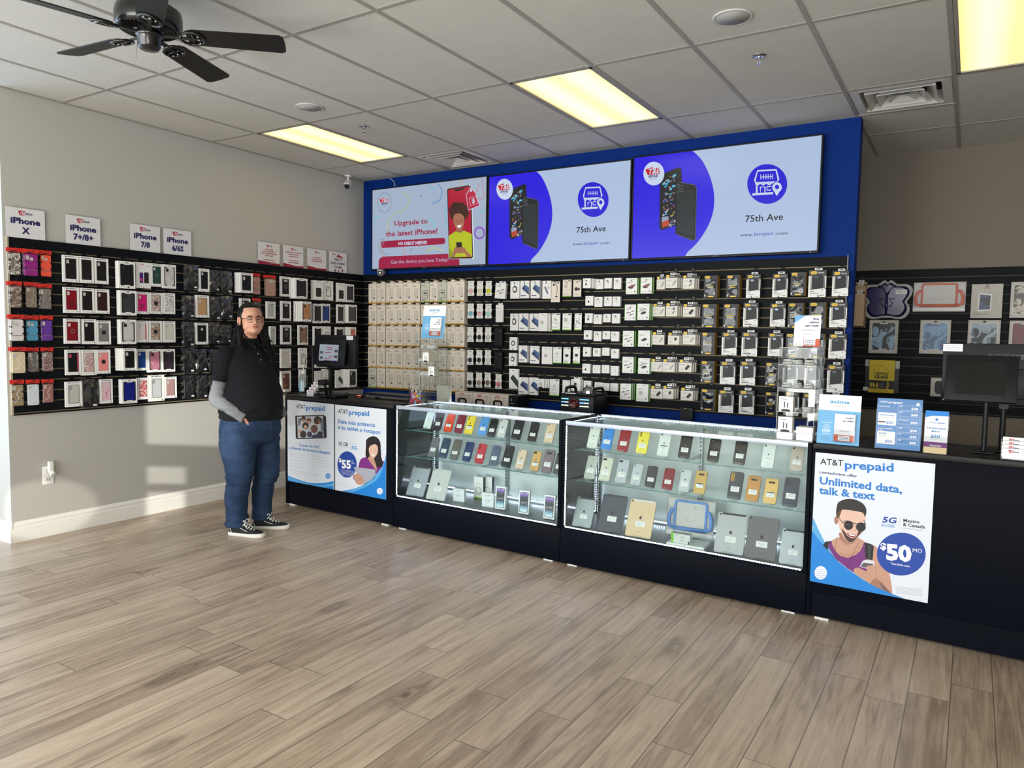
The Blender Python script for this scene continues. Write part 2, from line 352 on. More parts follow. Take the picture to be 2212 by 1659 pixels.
# troffer lights
def diff_mat():
    M, b, N, L, nt = nodemat('light_diffuser'); tc = N('ShaderNodeTexCoord'); sp = N('ShaderNodeSeparateXYZ'); L(tc.outputs['Object'], sp.inputs[0])
    m1 = N('ShaderNodeMath', operation='ABSOLUTE'); L(sp.outputs[0], m1.inputs[0])
    m2 = N('ShaderNodeMath', operation='SUBTRACT', _1=.14); L(m1.outputs[0], m2.inputs[0]); m3 = N('ShaderNodeMath', operation='ABSOLUTE'); L(m2.outputs[0], m3.inputs[0])
    cr = ramp(N, [(0, (1.0, .86, .40, 1)), (.05, (.98, .80, .34, 1)), (.12, (.74, .51, .18, 1)), (.2, (.68, .49, .21, 1))]); L(m3.outputs[0], cr.inputs[0])
    L(cr.outputs[0], b.inputs['Emission Color']); b.inputs['Emission Strength'].default_value = 1.7; b.inputs['Base Color'].default_value = (.5, .5, .5, 1); b.inputs['Roughness'].default_value = .4; return M
M_DIFF = diff_mat()
WHERE = ['over the phone case racks beside the window wall', 'over the display cases', 'at the edge of the shop, above the checkout counter', '', '', '', '']
for k, (i, j) in enumerate(LIGHTS):
    cx, cy = GX(i)+F2/2, GY(j)+G4/2; a, b_ = F2/2-.014, G4/2-.014
    t = thing('ceiling_light', (cx, cy, H), 0, 'warm lit recessed troffer light '+(WHERE[k] or ('in the ceiling behind the viewer, %s one' % ORD[k-3])), 'ceiling light', 'recessed ceiling lights')
    f = MB()
    for s in (-1, 1): f.box(s*a, -b_, -.004, s*(a-.02), b_, .07, M_GRID); f.box(-a, s*b_, -.004, a, s*(b_-.02), .07, M_GRID)
    f.box(-a, -b_, .07, a, b_, .074, M_GRID); f.build('housing', t)
    MB().box(-a+.018, -b_+.018, .004, a-.018, b_-.018, .01, M_DIFF).build('diffuser', t)
# air diffusers
M_VENT = mat((205, 203, 198), .45)
for k, (i, j) in enumerate(VENTS):
    cx, cy = GX(i)+F2/2, GY(j)+F2/2
    t = thing('air_vent', (cx, cy, H), 0, 'square stepped white air vent in the ceiling '+('above the first television' if k == 0 else 'beside the end of the blue wall'), 'air vent', 'ceiling air vents')
    def ring(m, r0, z0, r1, z1, th=.003):
        V = [(sx*r, sy*r, z) for r, z in ((r0, z0), (r1, z1)) for sx, sy in ((-1, -1), (1, -1), (1, 1), (-1, 1))]
        V += [(x, y, z+th) for x, y, z in V]; F = []
        for q in range(4): w = (q+1) % 4; F += [(q, w, 4+w, 4+q), (8+q, 12+q, 12+w, 8+w), (4+q, 4+w, 12+w, 12+q), (q, 8+q, 8+w, w)]
        m.add(V, F, M_VENT)
    m = MB(); ring(m, .29, 0, .235, -.004); ring(m, .235, -.004, .225, .08); m.build('outer_frame', t)
    m = MB(); ring(m, .205, -.012, .14, .05); m.build('louvre', t); m = MB(); ring(m, .14, -.012, .08, .045); m.build('louvre', t)
    m = MB(); m.add([(-.075, -.075, -.008), (.075, -.075, -.008), (.075, .075, -.008), (-.075, .075, -.008), (0, 0, .03)], [(0, 1, 4), (1, 2, 4), (2, 3, 4), (3, 0, 4)], M_VENT)
    m.build('centre_cone', t)
    m = MB(); m.lathe([(.13, .06), (.13, .2)], mat((8, 8, 9), .6), n=24); m.box(-.24, -.24, .2, .24, .24, .205, mat((8, 8, 9), .6)); m.build('duct_collar', t)
    m = MB()
    for s in (-1, 1): m.cyl((s*.2, s*.2, .0), (s*.05, s*.05, .06), .004, M_VENT, n=6); m.cyl((s*.2, -s*.2, .0), (s*.05, -s*.05, .06), .004, M_VENT, n=6)
    m.build('brace', t)
for k, (x, y) in enumerate(((1.5, -2.129), (4.52, -2.12))):
    t = thing('ceiling_speaker', (x, y, H), 0, 'round white flush speaker in the ceiling '+('in front of the light near the racks' if k == 0 else 'above the glass display cases'), 'speaker', 'round ceiling speakers')
    MB().lathe([(.098, 0), (.098, -.006), (.09, -.009), (.088, -.007)], mat((200, 199, 196), .5), n=32).build('trim_ring', t)
    MB().lathe([(.087, 0), (.087, -.0075), (.0, -.0085)], mat((168, 168, 166), .7), n=32).build('grille', t)
for k, (x, y) in enumerate(((1.494, -1.568), (4.51, -1.535))):
    t = thing('fire_sprinkler', (x, y, H), 0, 'small chrome fire sprinkler head in the ceiling '+('beside the light near the racks' if k == 0 else 'near the round speaker above the display cases'), 'sprinkler', 'fire sprinklers')
    MB().lathe([(.038, 0), (.038, -.003), (.02, -.008), (.012, -.008)], CHROME).build('escutcheon', t)
    m = MB(); m.cyl((0, 0, -.005), (0, 0, -.02), .009, CHROME); m.tube([(-.008, 0, -.018), (-.012, 0, -.03), (0, 0, -.045)], .002, CHROME); m.tube([(.008, 0, -.018), (.012, 0, -.03), (0, 0, -.045)], .002, CHROME); m.build('sprinkler_body', t)
    MB().cyl((0, 0, -.045), (0, 0, -.047), .014, CHROME).build('deflector', t)
# ceiling fan
FB = mat((13, 13, 13), .3, coat=.4); FBL = mat((16, 15, 14), .42)
t = thing('ceiling_fan', (2.25, -3.81, 0), 0, 'black five-blade ceiling fan hanging from the tile ceiling', 'ceiling fan')
MB().lathe([(.07, H), (.065, H-.035), (.02, H-.06)], FB, n=24).build('canopy', t)
MB().cyl((0, 0, H), (0, 0, 3.0), .013, FB).build('downrod', t)
m = MB(); m.lathe([(.05, 3.03), (.12, 3.025), (.142, 3.01), (.148, 2.985), (.148, 2.945), (.14, 2.925), (.128, 2.918), (.12, 2.922), (.055, 2.915), (.05, 2.905)], FB, n=40)
for k in range(40): a = 2*pi*k/40; m.box(.07, -.002, 2.912, .12, .002, 2.920, FBL, X=Matrix.Rotation(a, 4, 'Z'))
m.build('motor_housing', t)
m = MB(); m.lathe([(.058, 2.91), (.06, 2.895), (.055, 2.888), (.052, 2.885), (.05, 2.845), (.042, 2.832), (.0, 2.829)], FB, n=32); m.build('switch_housing', t)
for k in range(5):
    a = radians(41.5+72*k); X = Matrix.Rotation(a, 4, 'Z') @ Matrix.Translation((0, 0, 2.9)) @ Matrix.Rotation(radians(-13), 4, 'X')
    m = MB(X); P = [(.17, -.045), (.2, -.058), (.60, -.068), (.618, -.055), (.622, 0), (.618, .055), (.60, .068), (.2, .058), (.17, .045)]
    V = [(x, y, z) for z in (0, .006) for x, y in P]; n = len(P)
    m.add(V, [tuple(range(n))[::-1], tuple(range(n, 2*n))]+[(i, (i+1) % n, n+(i+1) % n, n+i) for i in range(n)], FBL); bl = m.build('blade', t)
    m = MB(X); m.box(.05, -.012, -.004, .15, .012, .001, FB); P = [(.14+.055+.055*cos(q), .048*sin(q)) for q in [2*pi*i/18 for i in range(18)]]
    m.tube([(x, y, -.004) for x, y in P], .007, FB, closed=True); m.box(.14, -.008, -.008, .245, .008, -.001, FB); m.tube([(.2, -.04, -.004), (.2, .04, -.004)], .005, FB)
    for s in (-1, 0, 1): m.ball((.225, s*.025, -.008), .005, CHROME, 6, 4)
    m.build('blade_bracket', bl)
m = MB(); m.cyl((-.045, -.03, 2.87), (-.05, -.035, 2.79), .0012, CHROME, n=5); m.build('pull_chain', t)
# slatwall panels: real boards with open slots
def slatwall(name, x0, x1, loc, rz, label, seams=(), mdf=None):
    t = thing(name, loc, rz, label, 'slatwall')
    m = MB(); m.box(x0, -.004, .895, x1, -.0005, 2.122, mdf or M_MDF); m.build('backing_board', t)
    zs = [2.122]+[2.0515-.0762*k for k in range(16)]+[.895]; m = MB(); xs = [x0]+list(seams)+[x1]
    for k in range(len(zs)-1):
        zt = zs[k]-(.0045 if k else 0); zb = zs[k+1]+(.0045 if k < len(zs)-2 else 0)
        for a, b in zip(xs[:-1], xs[1:]): m.box(a+.0006, -.019, zb, b-.0006, -.004, zt, M_SLAT)
    m.build('slat_face', t); return t
slatwall('slatwall_panel', .012, 3.47, (0, -3.475, 0), pi/2, 'long black slatwall hung with phone cases on the grey wall')
slatwall('slatwall_panel', .02, 4.815, (0, 0, 0), 0, 'wide black slatwall packed with accessories below the televisions', (2.44,))
slatwall('slatwall_panel', 4.7, 8.2, (0, YB, 0), 0, 'black slatwall on the rear wall beyond the blue wall, with tablet cases', (7.1,), mat((62, 60, 58), .6))
ED = mat((120, 118, 112), .4, .3)
tag(MB().box(4.815, -.021, .895, 4.822, -.0005, 2.13, ED).build('edge_trim'), 'thin metal edge strip at the end of the blue wall slatwall', 'edge strip')
tag(MB().box(.0005, -3.4745, .9, .021, -3.463, 2.125, mat((170, 160, 140), .5)).build('edge_trim'), 'pale edge strip on the window end of the long slatwall', 'edge strip')
# outlet and plug-in
t = thing('wall_outlet', (0, -3.245, .443), pi/2, 'white duplex wall outlet low on the grey wall', 'outlet')
m = MB(); m.box(-.04, -.006, -.065, .04, -.0003, .065, WHITE, .003); m.build('cover_plate', t)
m = MB().frame((0, -.0066, 0)); m.rrect(-.016, -.047, .016, -.015, .012, mat((215, 215, 212), .4)); m.rect(-.008, -.036, -.005, -.025, DARK, 2); m.rect(.005, -.036, .008, -.025, DARK, 2); m.rrect(-.016, .015, .016, .047, .012, mat((215, 215, 212), .4)); m.build('socket', t)
t = thing('plug_in_freshener', (0.007, -3.235, .46), pi/2, 'white plug-in air freshener in the wall outlet', 'air freshener')
m = MB(); m.box(-.018, -.03, .0, .02, -.002, .085, WHITE, .008, 3); m.build('body', t); m = MB(); m.ball((.006, -.028, -.004), .02, WHITE, sc=(1, .8, 1)); m.ball((-.005, -.043, -.012), .006, GREY, 6, 4); m.build('oil_bottle', t)
# ---------------------------------------------------------------- tracing helpers: photo pixels -> a flat sheet's own plane
def region(x0, y0, s): return lambda x, y: (x0+x/s, y0+y/s)
ZA, ZB, ZC, ZD, ZE, ZF = region(0, 420, 3.457), region(380, 500, 4.148), region(780, 580, 5.352), region(1080, 570, 5.353), region(1400, 560, 4.148), region(1830, 560, 4.147)
Z1, Z2, Z3, Z4 = region(780, 260, 3.687), region(1340, 240, 4.096), region(840, 860, 5.351), region(1200, 880, 3.95)
Z6, Z8, ZP = region(600, 780, 4.365), region(1740, 960, 4.609), region(1720, 820, 2.764)
ZM, ZG, ZH, ZT = region(600, 640, 6.91), region(860, 640, 6.38), region(1660, 660, 5.186), region(1850, 840, 6.11)
CO = Vector((.62, -1.6, 0)); CANG = -.0325; CDX = Vector((cos(CANG), sin(CANG), 0)); CDY = Vector((-sin(CANG), cos(CANG), 0))
def cf(s, d, z): return CO+CDX*s+CDY*d+Vector((0, 0, z))
def unc(x, y, off=0):
    d = _fw+(x-1106)/FPX*_r-(y-829.5)/FPX*_u; O = CO+CDY*off; P = CAM+d*((O-CAM).dot(CDY)/d.dot(CDY))-CO
    return P.dot(CDX), P.z
def unz(x, y, z):
    P = un(x, y, 2, z)-CO; return P.dot(CDX), P.dot(CDY)
class Sheet(MB):
    """a flat print: points are given in a photo region's pixels and land on the sheet's own plane"""
    def setmap(s, Z, f, a0, b0): s.Z = Z; s.mf = f; s.o = (a0, b0); return s
    def p(s, x, y): a, b = s.mf(*s.Z(x, y)); return (a-s.o[0], b-s.o[1])
    def P(s, pts, m, lay=1): return s.poly([s.p(*q) for q in pts], m, lay)
    def E(s, x, y, rx, ry, m, lay=1, n=24):
        return s.poly([s.p(x+rx*cos(2*pi*k/n), y-ry*sin(2*pi*k/n)) for k in range(n)], m, lay)
    def S(s, pts, w, m, lay=1, closed=False): return s.stroke([s.p(*q) for q in pts], w, m, lay, closed)
    def T(s, t, x0, y0, x1, y1, hp, m, bold=0.0, lay=3, shear=0):
        a = Vector(s.p(x0, y0)); b = Vector(s.p(x1, y1)); c = Vector(s.p(x0, y0-hp)); d = b-a
        return s.text(t, a.x, a.y, (c-a).length, m, w=d.length, bold=bold, lay=lay, rot=math.atan2(d.y, d.x), shear=shear)
# ---------------------------------------------------------------- televisions
EK = .92
def em(c, k=1.0): return mat(c, .22, 0, EK*k, spec=.35)
SKYC = em((176, 196, 228)); BLU = em((38, 18, 226)); INK = em((20, 22, 30)); EWH = em((205, 218, 240)); ERED = em((196, 22, 36)); ENAV = em((34, 34, 110)); MAR = em((158, 22, 66))
LGT = em((166, 182, 205))
def logo(S, cx, cy, k, pal=(ERED, EWH, ENAV), L=3):
    """the red flag with T&E over REPAIR, centred, k = size of one unit in region pixels"""
    S.P([(cx-.75*k, cy-.28*k), (cx-.05*k, cy-.55*k), (cx, cy-.36*k), (cx+.6*k, cy-.5*k), (cx+.68*k, cy+.12*k), (cx-.5*k, cy+.24*k)], pal[0], L)
    S.T('T&E', cx-.5*k, cy+.16*k, cx+.62*k, cy+.04*k, .5*k, pal[1], .02, L+1, .2)
    S.T('REPAIR', cx-.42*k, cy+.5*k, cx+.5*k, cy+.42*k, .24*k, pal[2], .03, L+1)
    S.S([(cx-.3*k, cy+.66*k), (cx, cy+.58*k), (cx+.4*k, cy+.6*k)], .002, pal[2], L)
TVY = -.075
TVS = [(.188, 1.660), (1.668, 3.124), (3.134, 4.624)]; TZ = [(2.158, 3.008), (2.153, 3.0), (2.149, 3.014)]
def tvmap(x, y): P = un(x, y, 1, TVY); return P.x, P.z
def tv(k, art, label):
    x0, x1 = TVS[k]; z0, z1 = TZ[k]; w = x1-x0; h = z1-z0
    t = thing('wall_television', (x0, TVY, z0), 0, label, 'television', 'televisions on the blue wall')
    m = MB(); bz = .012
    m.box(0, -.004, 0, w, .055, .018, BLACK, .002); m.box(0, -.004, h-bz, w, .055, h, BLACK, .002); m.box(0, -.004, .018, bz, .055, h-bz, BLACK); m.box(w-bz, -.004, .018, w, .055, h-bz, BLACK)
    m.box(bz, .012, .018, w-bz, .055, h-bz, BLACK); m.frame((0, -.0045, 0)); m.text('SCEPTRE', w*.47, .006, .005, mat((170, 170, 175), .4), w=.05)
    m.rect(w-.06, .003, w-.054, .007, mat((200, 210, 255), .4, 0, 1.5)); m.build('bezel', t)
    m = MB(); m.box(w*.3, .055, .2, w*.7, .0745, h-.2, BLACK); m.build('wall_bracket', t)
    S = Sheet(); S.frame((0, 0, 0)); S.setmap(*art[:1], tvmap, *art[1]); S.lay = .0003
    S.box(bz, .0, .018, w-bz, .012, h-bz, BLACK); art[2](S, w, h, bz); S.build('screen', t)
def art_te(S, w, h, bz):
    S.rect(bz, .018, w-bz, h-bz, SKYC)
    # cut the round blue field to the screen's edge
    pts = [(a, b) for a, b in [S.p(*q) for q in smoothp([(638, 350), (720, 432), (790, 570), (828, 720), (825, 870), (780, 1010), (700, 1140), (620, 1225), (540, 1284)], 4)]]
    pts = [(bz, .018), (max(p[0] for p in pts[-1:]), .018)]+[(a, min(.018 if b < .04 else b, h-bz)) for a, b in pts[::-1]]+[(pts[0][0], h-bz), (bz, h-bz)]; S.poly(pts, BLU, 2)
    S.E(297, 553, 93, 105, EWH, 5); S.lay = .0004; 
    S.P([(370, 600), (395, 545), (515, 498), (540, 510), (545, 640), (490, 660), (490, 1010), (375, 1052), (345, 1040), (350, 640)], INK, 3)
    R = random.Random(3); cols = [em(c) for c in ((90, 190, 230), (190, 170, 70), (120, 110, 150), (150, 80, 60), (190, 190, 200), (60, 60, 90), (40, 90, 200), (160, 150, 90), (90, 80, 100))]
    for q in range(110):
        yy = R.uniform(560, 1020); xx = R.uniform(372, 478); yy0 = max(yy, 640-(xx-372)*.9); a, b = R.uniform(5, 24), R.uniform(4, 20)
        c = cols[0] if (yy0 < 690 and R.random() < .5) else R.choice(cols); S.P([(xx, yy0), (xx+a, yy0-a*.35), (xx+a, yy0+b-a*.35), (xx, yy0+b)], c, 4)
    S.P([(368, 985), (430, 960), (432, 1010), (372, 1035)], em((190, 70, 40)), 5); S.P([(368, 940), (425, 930), (428, 960), (368, 985)], em((150, 160, 190)), 5)
    S.P([(490, 640), (515, 625), (660, 650), (680, 680), (668, 1135), (645, 1150), (500, 1095), (488, 1080)], em((26, 28, 34)), 6); S.S([(515, 628), (660, 654), (675, 682), (664, 1135), (645, 1147), (500, 1094)], .003, em((110, 115, 130)), 7)
    S.P([(500, 700), (655, 700), (650, 1100), (505, 1060)], em((38, 46, 50)), 7)
    for x, y, r in ((515, 665, 18), (548, 662, 9), (540, 700, 16), (512, 712, 10)): S.E(x, y, r, r, em((90, 95, 105)), 8, 14); S.E(x, y, r*.6, r*.6, INK, 9, 12)
    logo(S, 290, 545, 92, L=6)
    icon = em((30, 16, 214)); S.E(1300, 645, 177, 176, icon, 2, 40); wd = .013
    S.S([(1215, 528), (1378, 520), (1400, 605), (1385, 628), (1200, 637), (1190, 612)], wd, EWH, 3, True)
    S.S(smoothp([(1195, 640), (1215, 652), (1240, 638), (1265, 652), (1292, 636), (1318, 650), (1345, 634), (1370, 645), (1390, 628)], 3), wd*.8, EWH, 4)
    for x in (1243, 1266, 1288, 1308, 1330, 1347): S.S([(x, 560-(x-1243)*.03), (x, 604-(x-1243)*.03)], .005, EWH, 4)
    S.S([(1243, 584), (1347, 579)], .005, EWH, 4); S.S([(1207, 645), (1207, 738)], wd, EWH, 3); S.S([(1240, 672), (1240, 728), (1240, 672), (1280, 670), (1280, 728)], wd*.7, EWH, 4)
    S.S([(1168, 738), (1352, 726)], wd*1.3, EWH, 3); S.S([(1298, 668), (1342, 666)], .006, EWH, 4); S.S([(1298, 668), (1298, 700), (1335, 698)], .007, EWH, 5)
    S.E(1387, 678, 50, 56, icon, 5); S.P([(1335, 690), (1440, 690), (1385, 775)], icon, 5); S.E(1387, 676, 42, 46, EWH, 6); S.P([(1347, 692), (1427, 690), (1385, 752)], EWH, 7); S.E(1387, 672, 19, 20, icon, 8)
    S.T('75th Ave', 1105, 982, 1440, 962, 58, em((14, 16, 22)), .012); S.T('www.', 1060, 1110, 1175, 1105, 30, ENAV); S.T('terepair.', 1180, 1104, 1366, 1096, 34, em((60, 40, 190))); S.T('com', 1372, 1096, 1480, 1092, 28, INK)
def art_up(S, w, h, bz):
    S.rect(bz, .018, w-bz, h-bz, LGT)
    def sq(P, wd, c): S.S(smoothp(P, 5), wd, em(c), 2)
    sq([(340, 575), (378, 630), (345, 715), (250, 755), (212, 830), (218, 900)], .018, (178, 190, 170)); sq([(545, 520), (570, 548), (600, 535)], .018, (140, 185, 215)); sq([(610, 505), (645, 560), (625, 635), (568, 662)], .018, (130, 160, 205))
    sq([(100, 830), (120, 775), (158, 760)], .018, (140, 190, 205)); sq([(510, 850), (520, 800), (570, 800), (585, 850), (570, 885)], .016, (140, 195, 215)); sq([(185, 1050), (140, 1000), (150, 950), (185, 960), (150, 1040), (220, 1070)], .016, (165, 165, 178))
    sq([(330, 1010), (348, 1040), (345, 1075)], .018, (190, 160, 180)); sq([(515, 1050), (570, 1015), (650, 1040)], .018, (185, 195, 160)); sq([(800, 480), (795, 520)], .018, (200, 170, 150)); sq([(935, 720), (985, 722)], .018, (130, 195, 205)); sq([(945, 500), (915, 600), (975, 620), (962, 470)], .016, (180, 155, 175))
    sq([(670, 690), (676, 860)], .012, (120, 190, 210))
    S.E(476, 601, 9, 11, em((150, 150, 175)), 2, 10); S.E(400, 1030, 9, 11, em((130, 160, 200)), 2, 10); S.S([(943+38*cos(k*pi/9), 897+44*sin(k*pi/9)) for k in range(18)], .02, em((140, 100, 200)), 2, True)
    S.S([(185+56*cos(k*pi/12), 655+77*sin(k*pi/12)) for k in range(24)], .003, ENAV, 2, True); logo(S, 185, 645, 52)
    S.T('Upgrade to', 265, 838, 530, 820, 38, MAR, .022); S.T('the latest iPhone!', 197, 925, 608, 900, 40, MAR, .022)
    S.P([(172, 962), (655, 935), (670, 945), (670, 975), (655, 986), (172, 1017), (158, 1005), (158, 972)], MAR, 2); S.T('NO CREDIT NEEDED', 297, 994, 527, 984, 24, EWH, .03)
    a0 = .018; S.poly([(S.p(140, 1180)[0], a0), (S.p(783, 1160)[0], a0), S.p(783, 1108), S.p(690, 1062), S.p(175, 1085), S.p(150, 1098), S.p(140, 1120)], MAR, 2); S.T('Get the device you love Today!', 237, 1142, 695, 1122, 27, em((190, 190, 215)))
    S.P([(690, 550), (700, 541), (860, 515), (880, 525), (903, 1090), (890, 1104), (712, 1106), (697, 1090)], em((225, 228, 235)), 3)
    S.P([(686, 552), (696, 543), (858, 516), (876, 526), (893, 1088), (880, 1100), (712, 1102), (700, 1088)], INK, 4); S.P([(692, 560), (700, 552), (856, 526), (868, 535), (886, 1082), (876, 1090), (716, 1092), (706, 1082)], em((176, 18, 52)), 5)
    S.P([(742, 550), (750, 565), (820, 552), (828, 535)], INK, 6)
    hair = em((66, 34, 30)); skin = em((170, 112, 86)); sw = em((186, 196, 34))
    R = random.Random(5); pts = [(778+(76+R.uniform(-5, 7))*cos(q*pi/14), 730+(82+R.uniform(-6, 8))*sin(q*pi/14)) for q in range(28)]; S.P(pts, hair, 6)
    S.P(smoothp([(735, 780), (750, 748), (790, 742), (818, 765), (824, 800), (812, 850), (790, 876), (768, 872), (745, 835)], 3, True), skin, 7); S.P([(760, 850), (810, 850), (815, 900), (755, 905)], em((150, 95, 72)), 6)
    S.S([(752, 800), (776, 803)], .004, hair, 8); S.S([(792, 800), (812, 795)], .004, hair, 8); S.P([(762, 838), (806, 832), (790, 856), (772, 856)], em((240, 240, 240)), 8); S.S([(762, 838), (772, 858), (790, 858), (806, 832)], .003, em((150, 50, 60)), 9); S.S([(784, 800), (788, 822), (778, 826)], .003, em((130, 80, 60)), 8)
    S.P([(700, 920), (755, 882), (785, 898), (820, 878), (882, 905), (886, 1085), (705, 1092)], sw, 8); S.P([(700, 1010), (722, 1035), (745, 1090), (706, 1092)], em((150, 160, 30)), 9)
    S.P([(758, 972), (803, 970), (805, 1010), (762, 1012)], em((40, 34, 34)), 11); S.P(smoothp([(738, 1030), (755, 1008), (800, 1005), (830, 1022), (835, 1050), (800, 1058), (748, 1055)], 3, True), skin, 10)
    for x in (765, 778, 792): S.S([(x, 1012), (x+3, 1045)], .003, em((130, 84, 62)), 12)
    S.P([(738, 1045), (760, 1050), (745, 1088), (722, 1085)], skin, 10); S.P([(815, 1045), (835, 1035), (882, 1080), (850, 1090)], skin, 10)
    S.P([(836, 590), (875, 535), (915, 575), (948, 680), (855, 718)], EWH, 12); S.P([(840, 592), (876, 541), (911, 577), (943, 678), (858, 712)], em((186, 26, 66)), 13); S.S([(862, 622), (918, 605), (930, 662), (875, 680)], .004, EWH, 14, True); S.T('$', 886, 660, 910, 654, 36, EWH, .03, 15); S.E(878, 560, 8, 10, EWH, 14, 10); S.S([(878, 555), (862, 515)], .003, EWH, 14)
tv(0, (Z1, (TVS[0][0], TZ[0][0]), art_up), 'wall television showing a red upgrade advert with a smiling woman')
tv(1, (Z2, (TVS[2][0], TZ[2][0]), art_te), 'wall television with blue circle shop advert, middle of the three screens')
tv(2, (Z2, (TVS[2][0], TZ[2][0]), art_te), 'wall television with blue circle shop advert at the open end of the blue wall')
# ---------------------------------------------------------------- signs standing on the slatwall
PNAV = mat((34, 28, 92), .5); PRED = mat((178, 34, 48), .5); PW = mat((242, 242, 245), .6)
def sign(y0, w, h, draw, label, z=2.1235, tilt=.0):
    t = thing('sign_holder', (.014, y0, z), pi/2, label, 'sign', 'paper signs in clear holders on the slatwall', rot=(tilt, 0, pi/2))
    m = MB(); m.box(-.006, -.0025, 0, w+.006, -.0012, h+.01, FILM); m.build('clear_sleeve', t)
    m = MB(); m.box(0, -.001, .0, w, 0, h, PW); m.frame((0, -.001, 0)); draw(m, w, h); m.build('printed_sheet', t)
def mini_logo(m, cx, cy, k, pal=(PRED, PW, PNAV)):
    m.poly([(cx-.5*k, cy+.16*k), (cx-.2*k, cy+.22*k), (cx-.15*k, cy+.14*k), (cx+.06*k, cy+.2*k), (cx+.08*k, cy-.12*k), (cx-.36*k, cy-.2*k)], pal[0], 2)
    m.text('T&E', cx-.38*k, cy-.1*k, .2*k, pal[1], w=.42*k, bold=.02, lay=3, shear=.2); m.text('REPAIR', cx+.1*k, cy-.1*k, .16*k, pal[2], w=.5*k, bold=.02, lay=3)
def two(a, b):
    def d(m, w, h):
        mini_logo(m, w*.48, h*.83, .085)
        m.text(a, w*.5, h*.48, h*.19, PNAV, al='c', bold=.045, w=w*.76); m.text(b, w*.5, h*.16, h*.2, PNAV, al='c', bold=.045)
    return d
def para(lines, foot=True):
    def d(m, w, h):
        mini_logo(m, w*.5, h*.84, .06)
        for k, s in enumerate(lines):
            if s[:1] == '#': q_ = len(s)*.032; m.stroke([(w*(.5-q_+2*q_*i/14), h*(.69-.095*k+(.012 if i % 2 else -.012))) for i in range(15)], h*.03, PRED, 2)
            else: m.text(s, w*.5, h*(.66-.095*k), h*.055, PRED, al='c', bold=.03)
        if foot: m.poly([(0, 0), (w, 0), (w, h*.1), (w*.6, h*.08), (0, h*.17)], mat((150, 24, 50), .5), 2)
        for k in range(4): m.stroke([(w*(.1+.2*k), h*.98), (w*(.3+.2*k), h*.7)], .0015, mat((205, 206, 212), .6))
    return d
def thirsty(m, w, h):
    mini_logo(m, w*.28, h*.88, .05)
    for k, s in enumerate(('THIRSTY?', 'HAVE A DRINK!', "IT'S FREE")): m.text(s, w*.5, h*(.58-.19*k), h*.1, mat((30, 34, 60), .5), al='c', bold=.03)
    m.poly([(w*.4, h*.75), (w*.85, h*.72), (w*.5, h*.9)], PRED, 2); m.rect(w*.3, h*.02, w*.37, h*.13, mat((40, 90, 60), .5), 2); m.rect(w*.5, h*.02, w*.56, h*.12, PRED, 2); m.ell(w*.75, h*.1, .01, .012, DARK, 2)
    for k in range(5): m.stroke([(w*.1*k, h*.3), (w*(.25+.1*k), h*.95)], .0015, mat((190, 196, 200), .6))
for y0, d, lb in ((-3.475, two('iPhone', 'X'), 'white sign reading X on top of the slatwall, first from the window'), (-3.085, two('iPhone', '7+/8+'), 'white sign reading 7+/8+ on top of the slatwall'),
                  (-2.605, two('iPhone', '7/8'), 'white sign reading 7/8 on top of the slatwall'), (-2.325, two('iPhone', '6/6S'), 'white sign reading 6/6S on top of the slatwall'),
                  (-1.395, para(['WE REQUIRE', 'AUTHORIZATION TO', 'SHOW ITEMS FROM THE', 'SHOW CASE.', '', '########', '#########']), 'small white notice with red text and curved red foot, longest paragraph, four sheets before corner'),
                  (-1.105, para(['############', '########', '#######', '', '#######', '########']), 'small white notice with red text, second of the four notices near the corner'),
                  (-.805, para(['', 'ANY ITEM LEFT', 'FOR OVER 30 DAYS', 'WILL BE RECYCLED.']), 'small white notice reading any item left for over 30 days'),
                  (-.515, thirsty, 'small white notice offering free drinks beside the corner camera')):
    sign(y0, .25, .205, d, lb)
# ---------------------------------------------------------------- counters and display cases
M_LAM = mat((11, 14, 23), .5, name='black_laminate', spec=.05); M_CTOP = mat((22, 21, 22), .4, spec=.25); M_FOOT = mat((215, 215, 212), .5)
def feet(t, xs):
    for x in xs: m = MB(); m.box(x-.035, .004, 0, x+.035, .05, .012, M_FOOT); m.build('levelling_foot', t)
def counter(s0, s1, label, kick):
    t = thing('checkout_counter', cf(s0, 0, 0), CANG, label, 'counter'); w = s1-s0
    m = MB(); m.box(0, 0, .012, .022, .5, .925, M_LAM, .001); m.box(w-.022, 0, .012, w, .5, .925, M_LAM, .001); m.box(.022, .48, .012, w-.022, .495, .925, M_LAM); m.build('side_panel', t)
    m = MB(); m.box(.022, .004, kick, w-.022, .02, .925, M_LAM, .001); m.build('front_panel', t)
    m = MB(); m.box(.022, .012, .012, w-.022, .028, kick-.004, M_LAM); m.build('kick_board', t)
    m = MB(); m.box(0, -.001, .926, w, .51, .955, M_CTOP, .002); m.build('counter_top', t); feet(t, (.08, w-.09)); return t
counter(-.012, 1.258, 'black corner checkout counter fronted by two tall Spanish posters', .185)
counter(4.306, 6.0, 'long black checkout counter with the big white poster at the end', .15)
M_BACK = mat((214, 224, 224), .45); M_DECK = mat((92, 97, 100), .35); M_SIDE = mat((34, 38, 40), .12, spec=.7); M_RAIL = mat((196, 204, 220), .35, .3)
M_LED = mat((225, 238, 255), .5, 0, 70); M_STRIP = mat((210, 214, 216), .5); M_GEDGE = mat((80, 120, 112), .2); M_STD = mat((150, 154, 158), .35, .8)
ZS = (.762, .556)
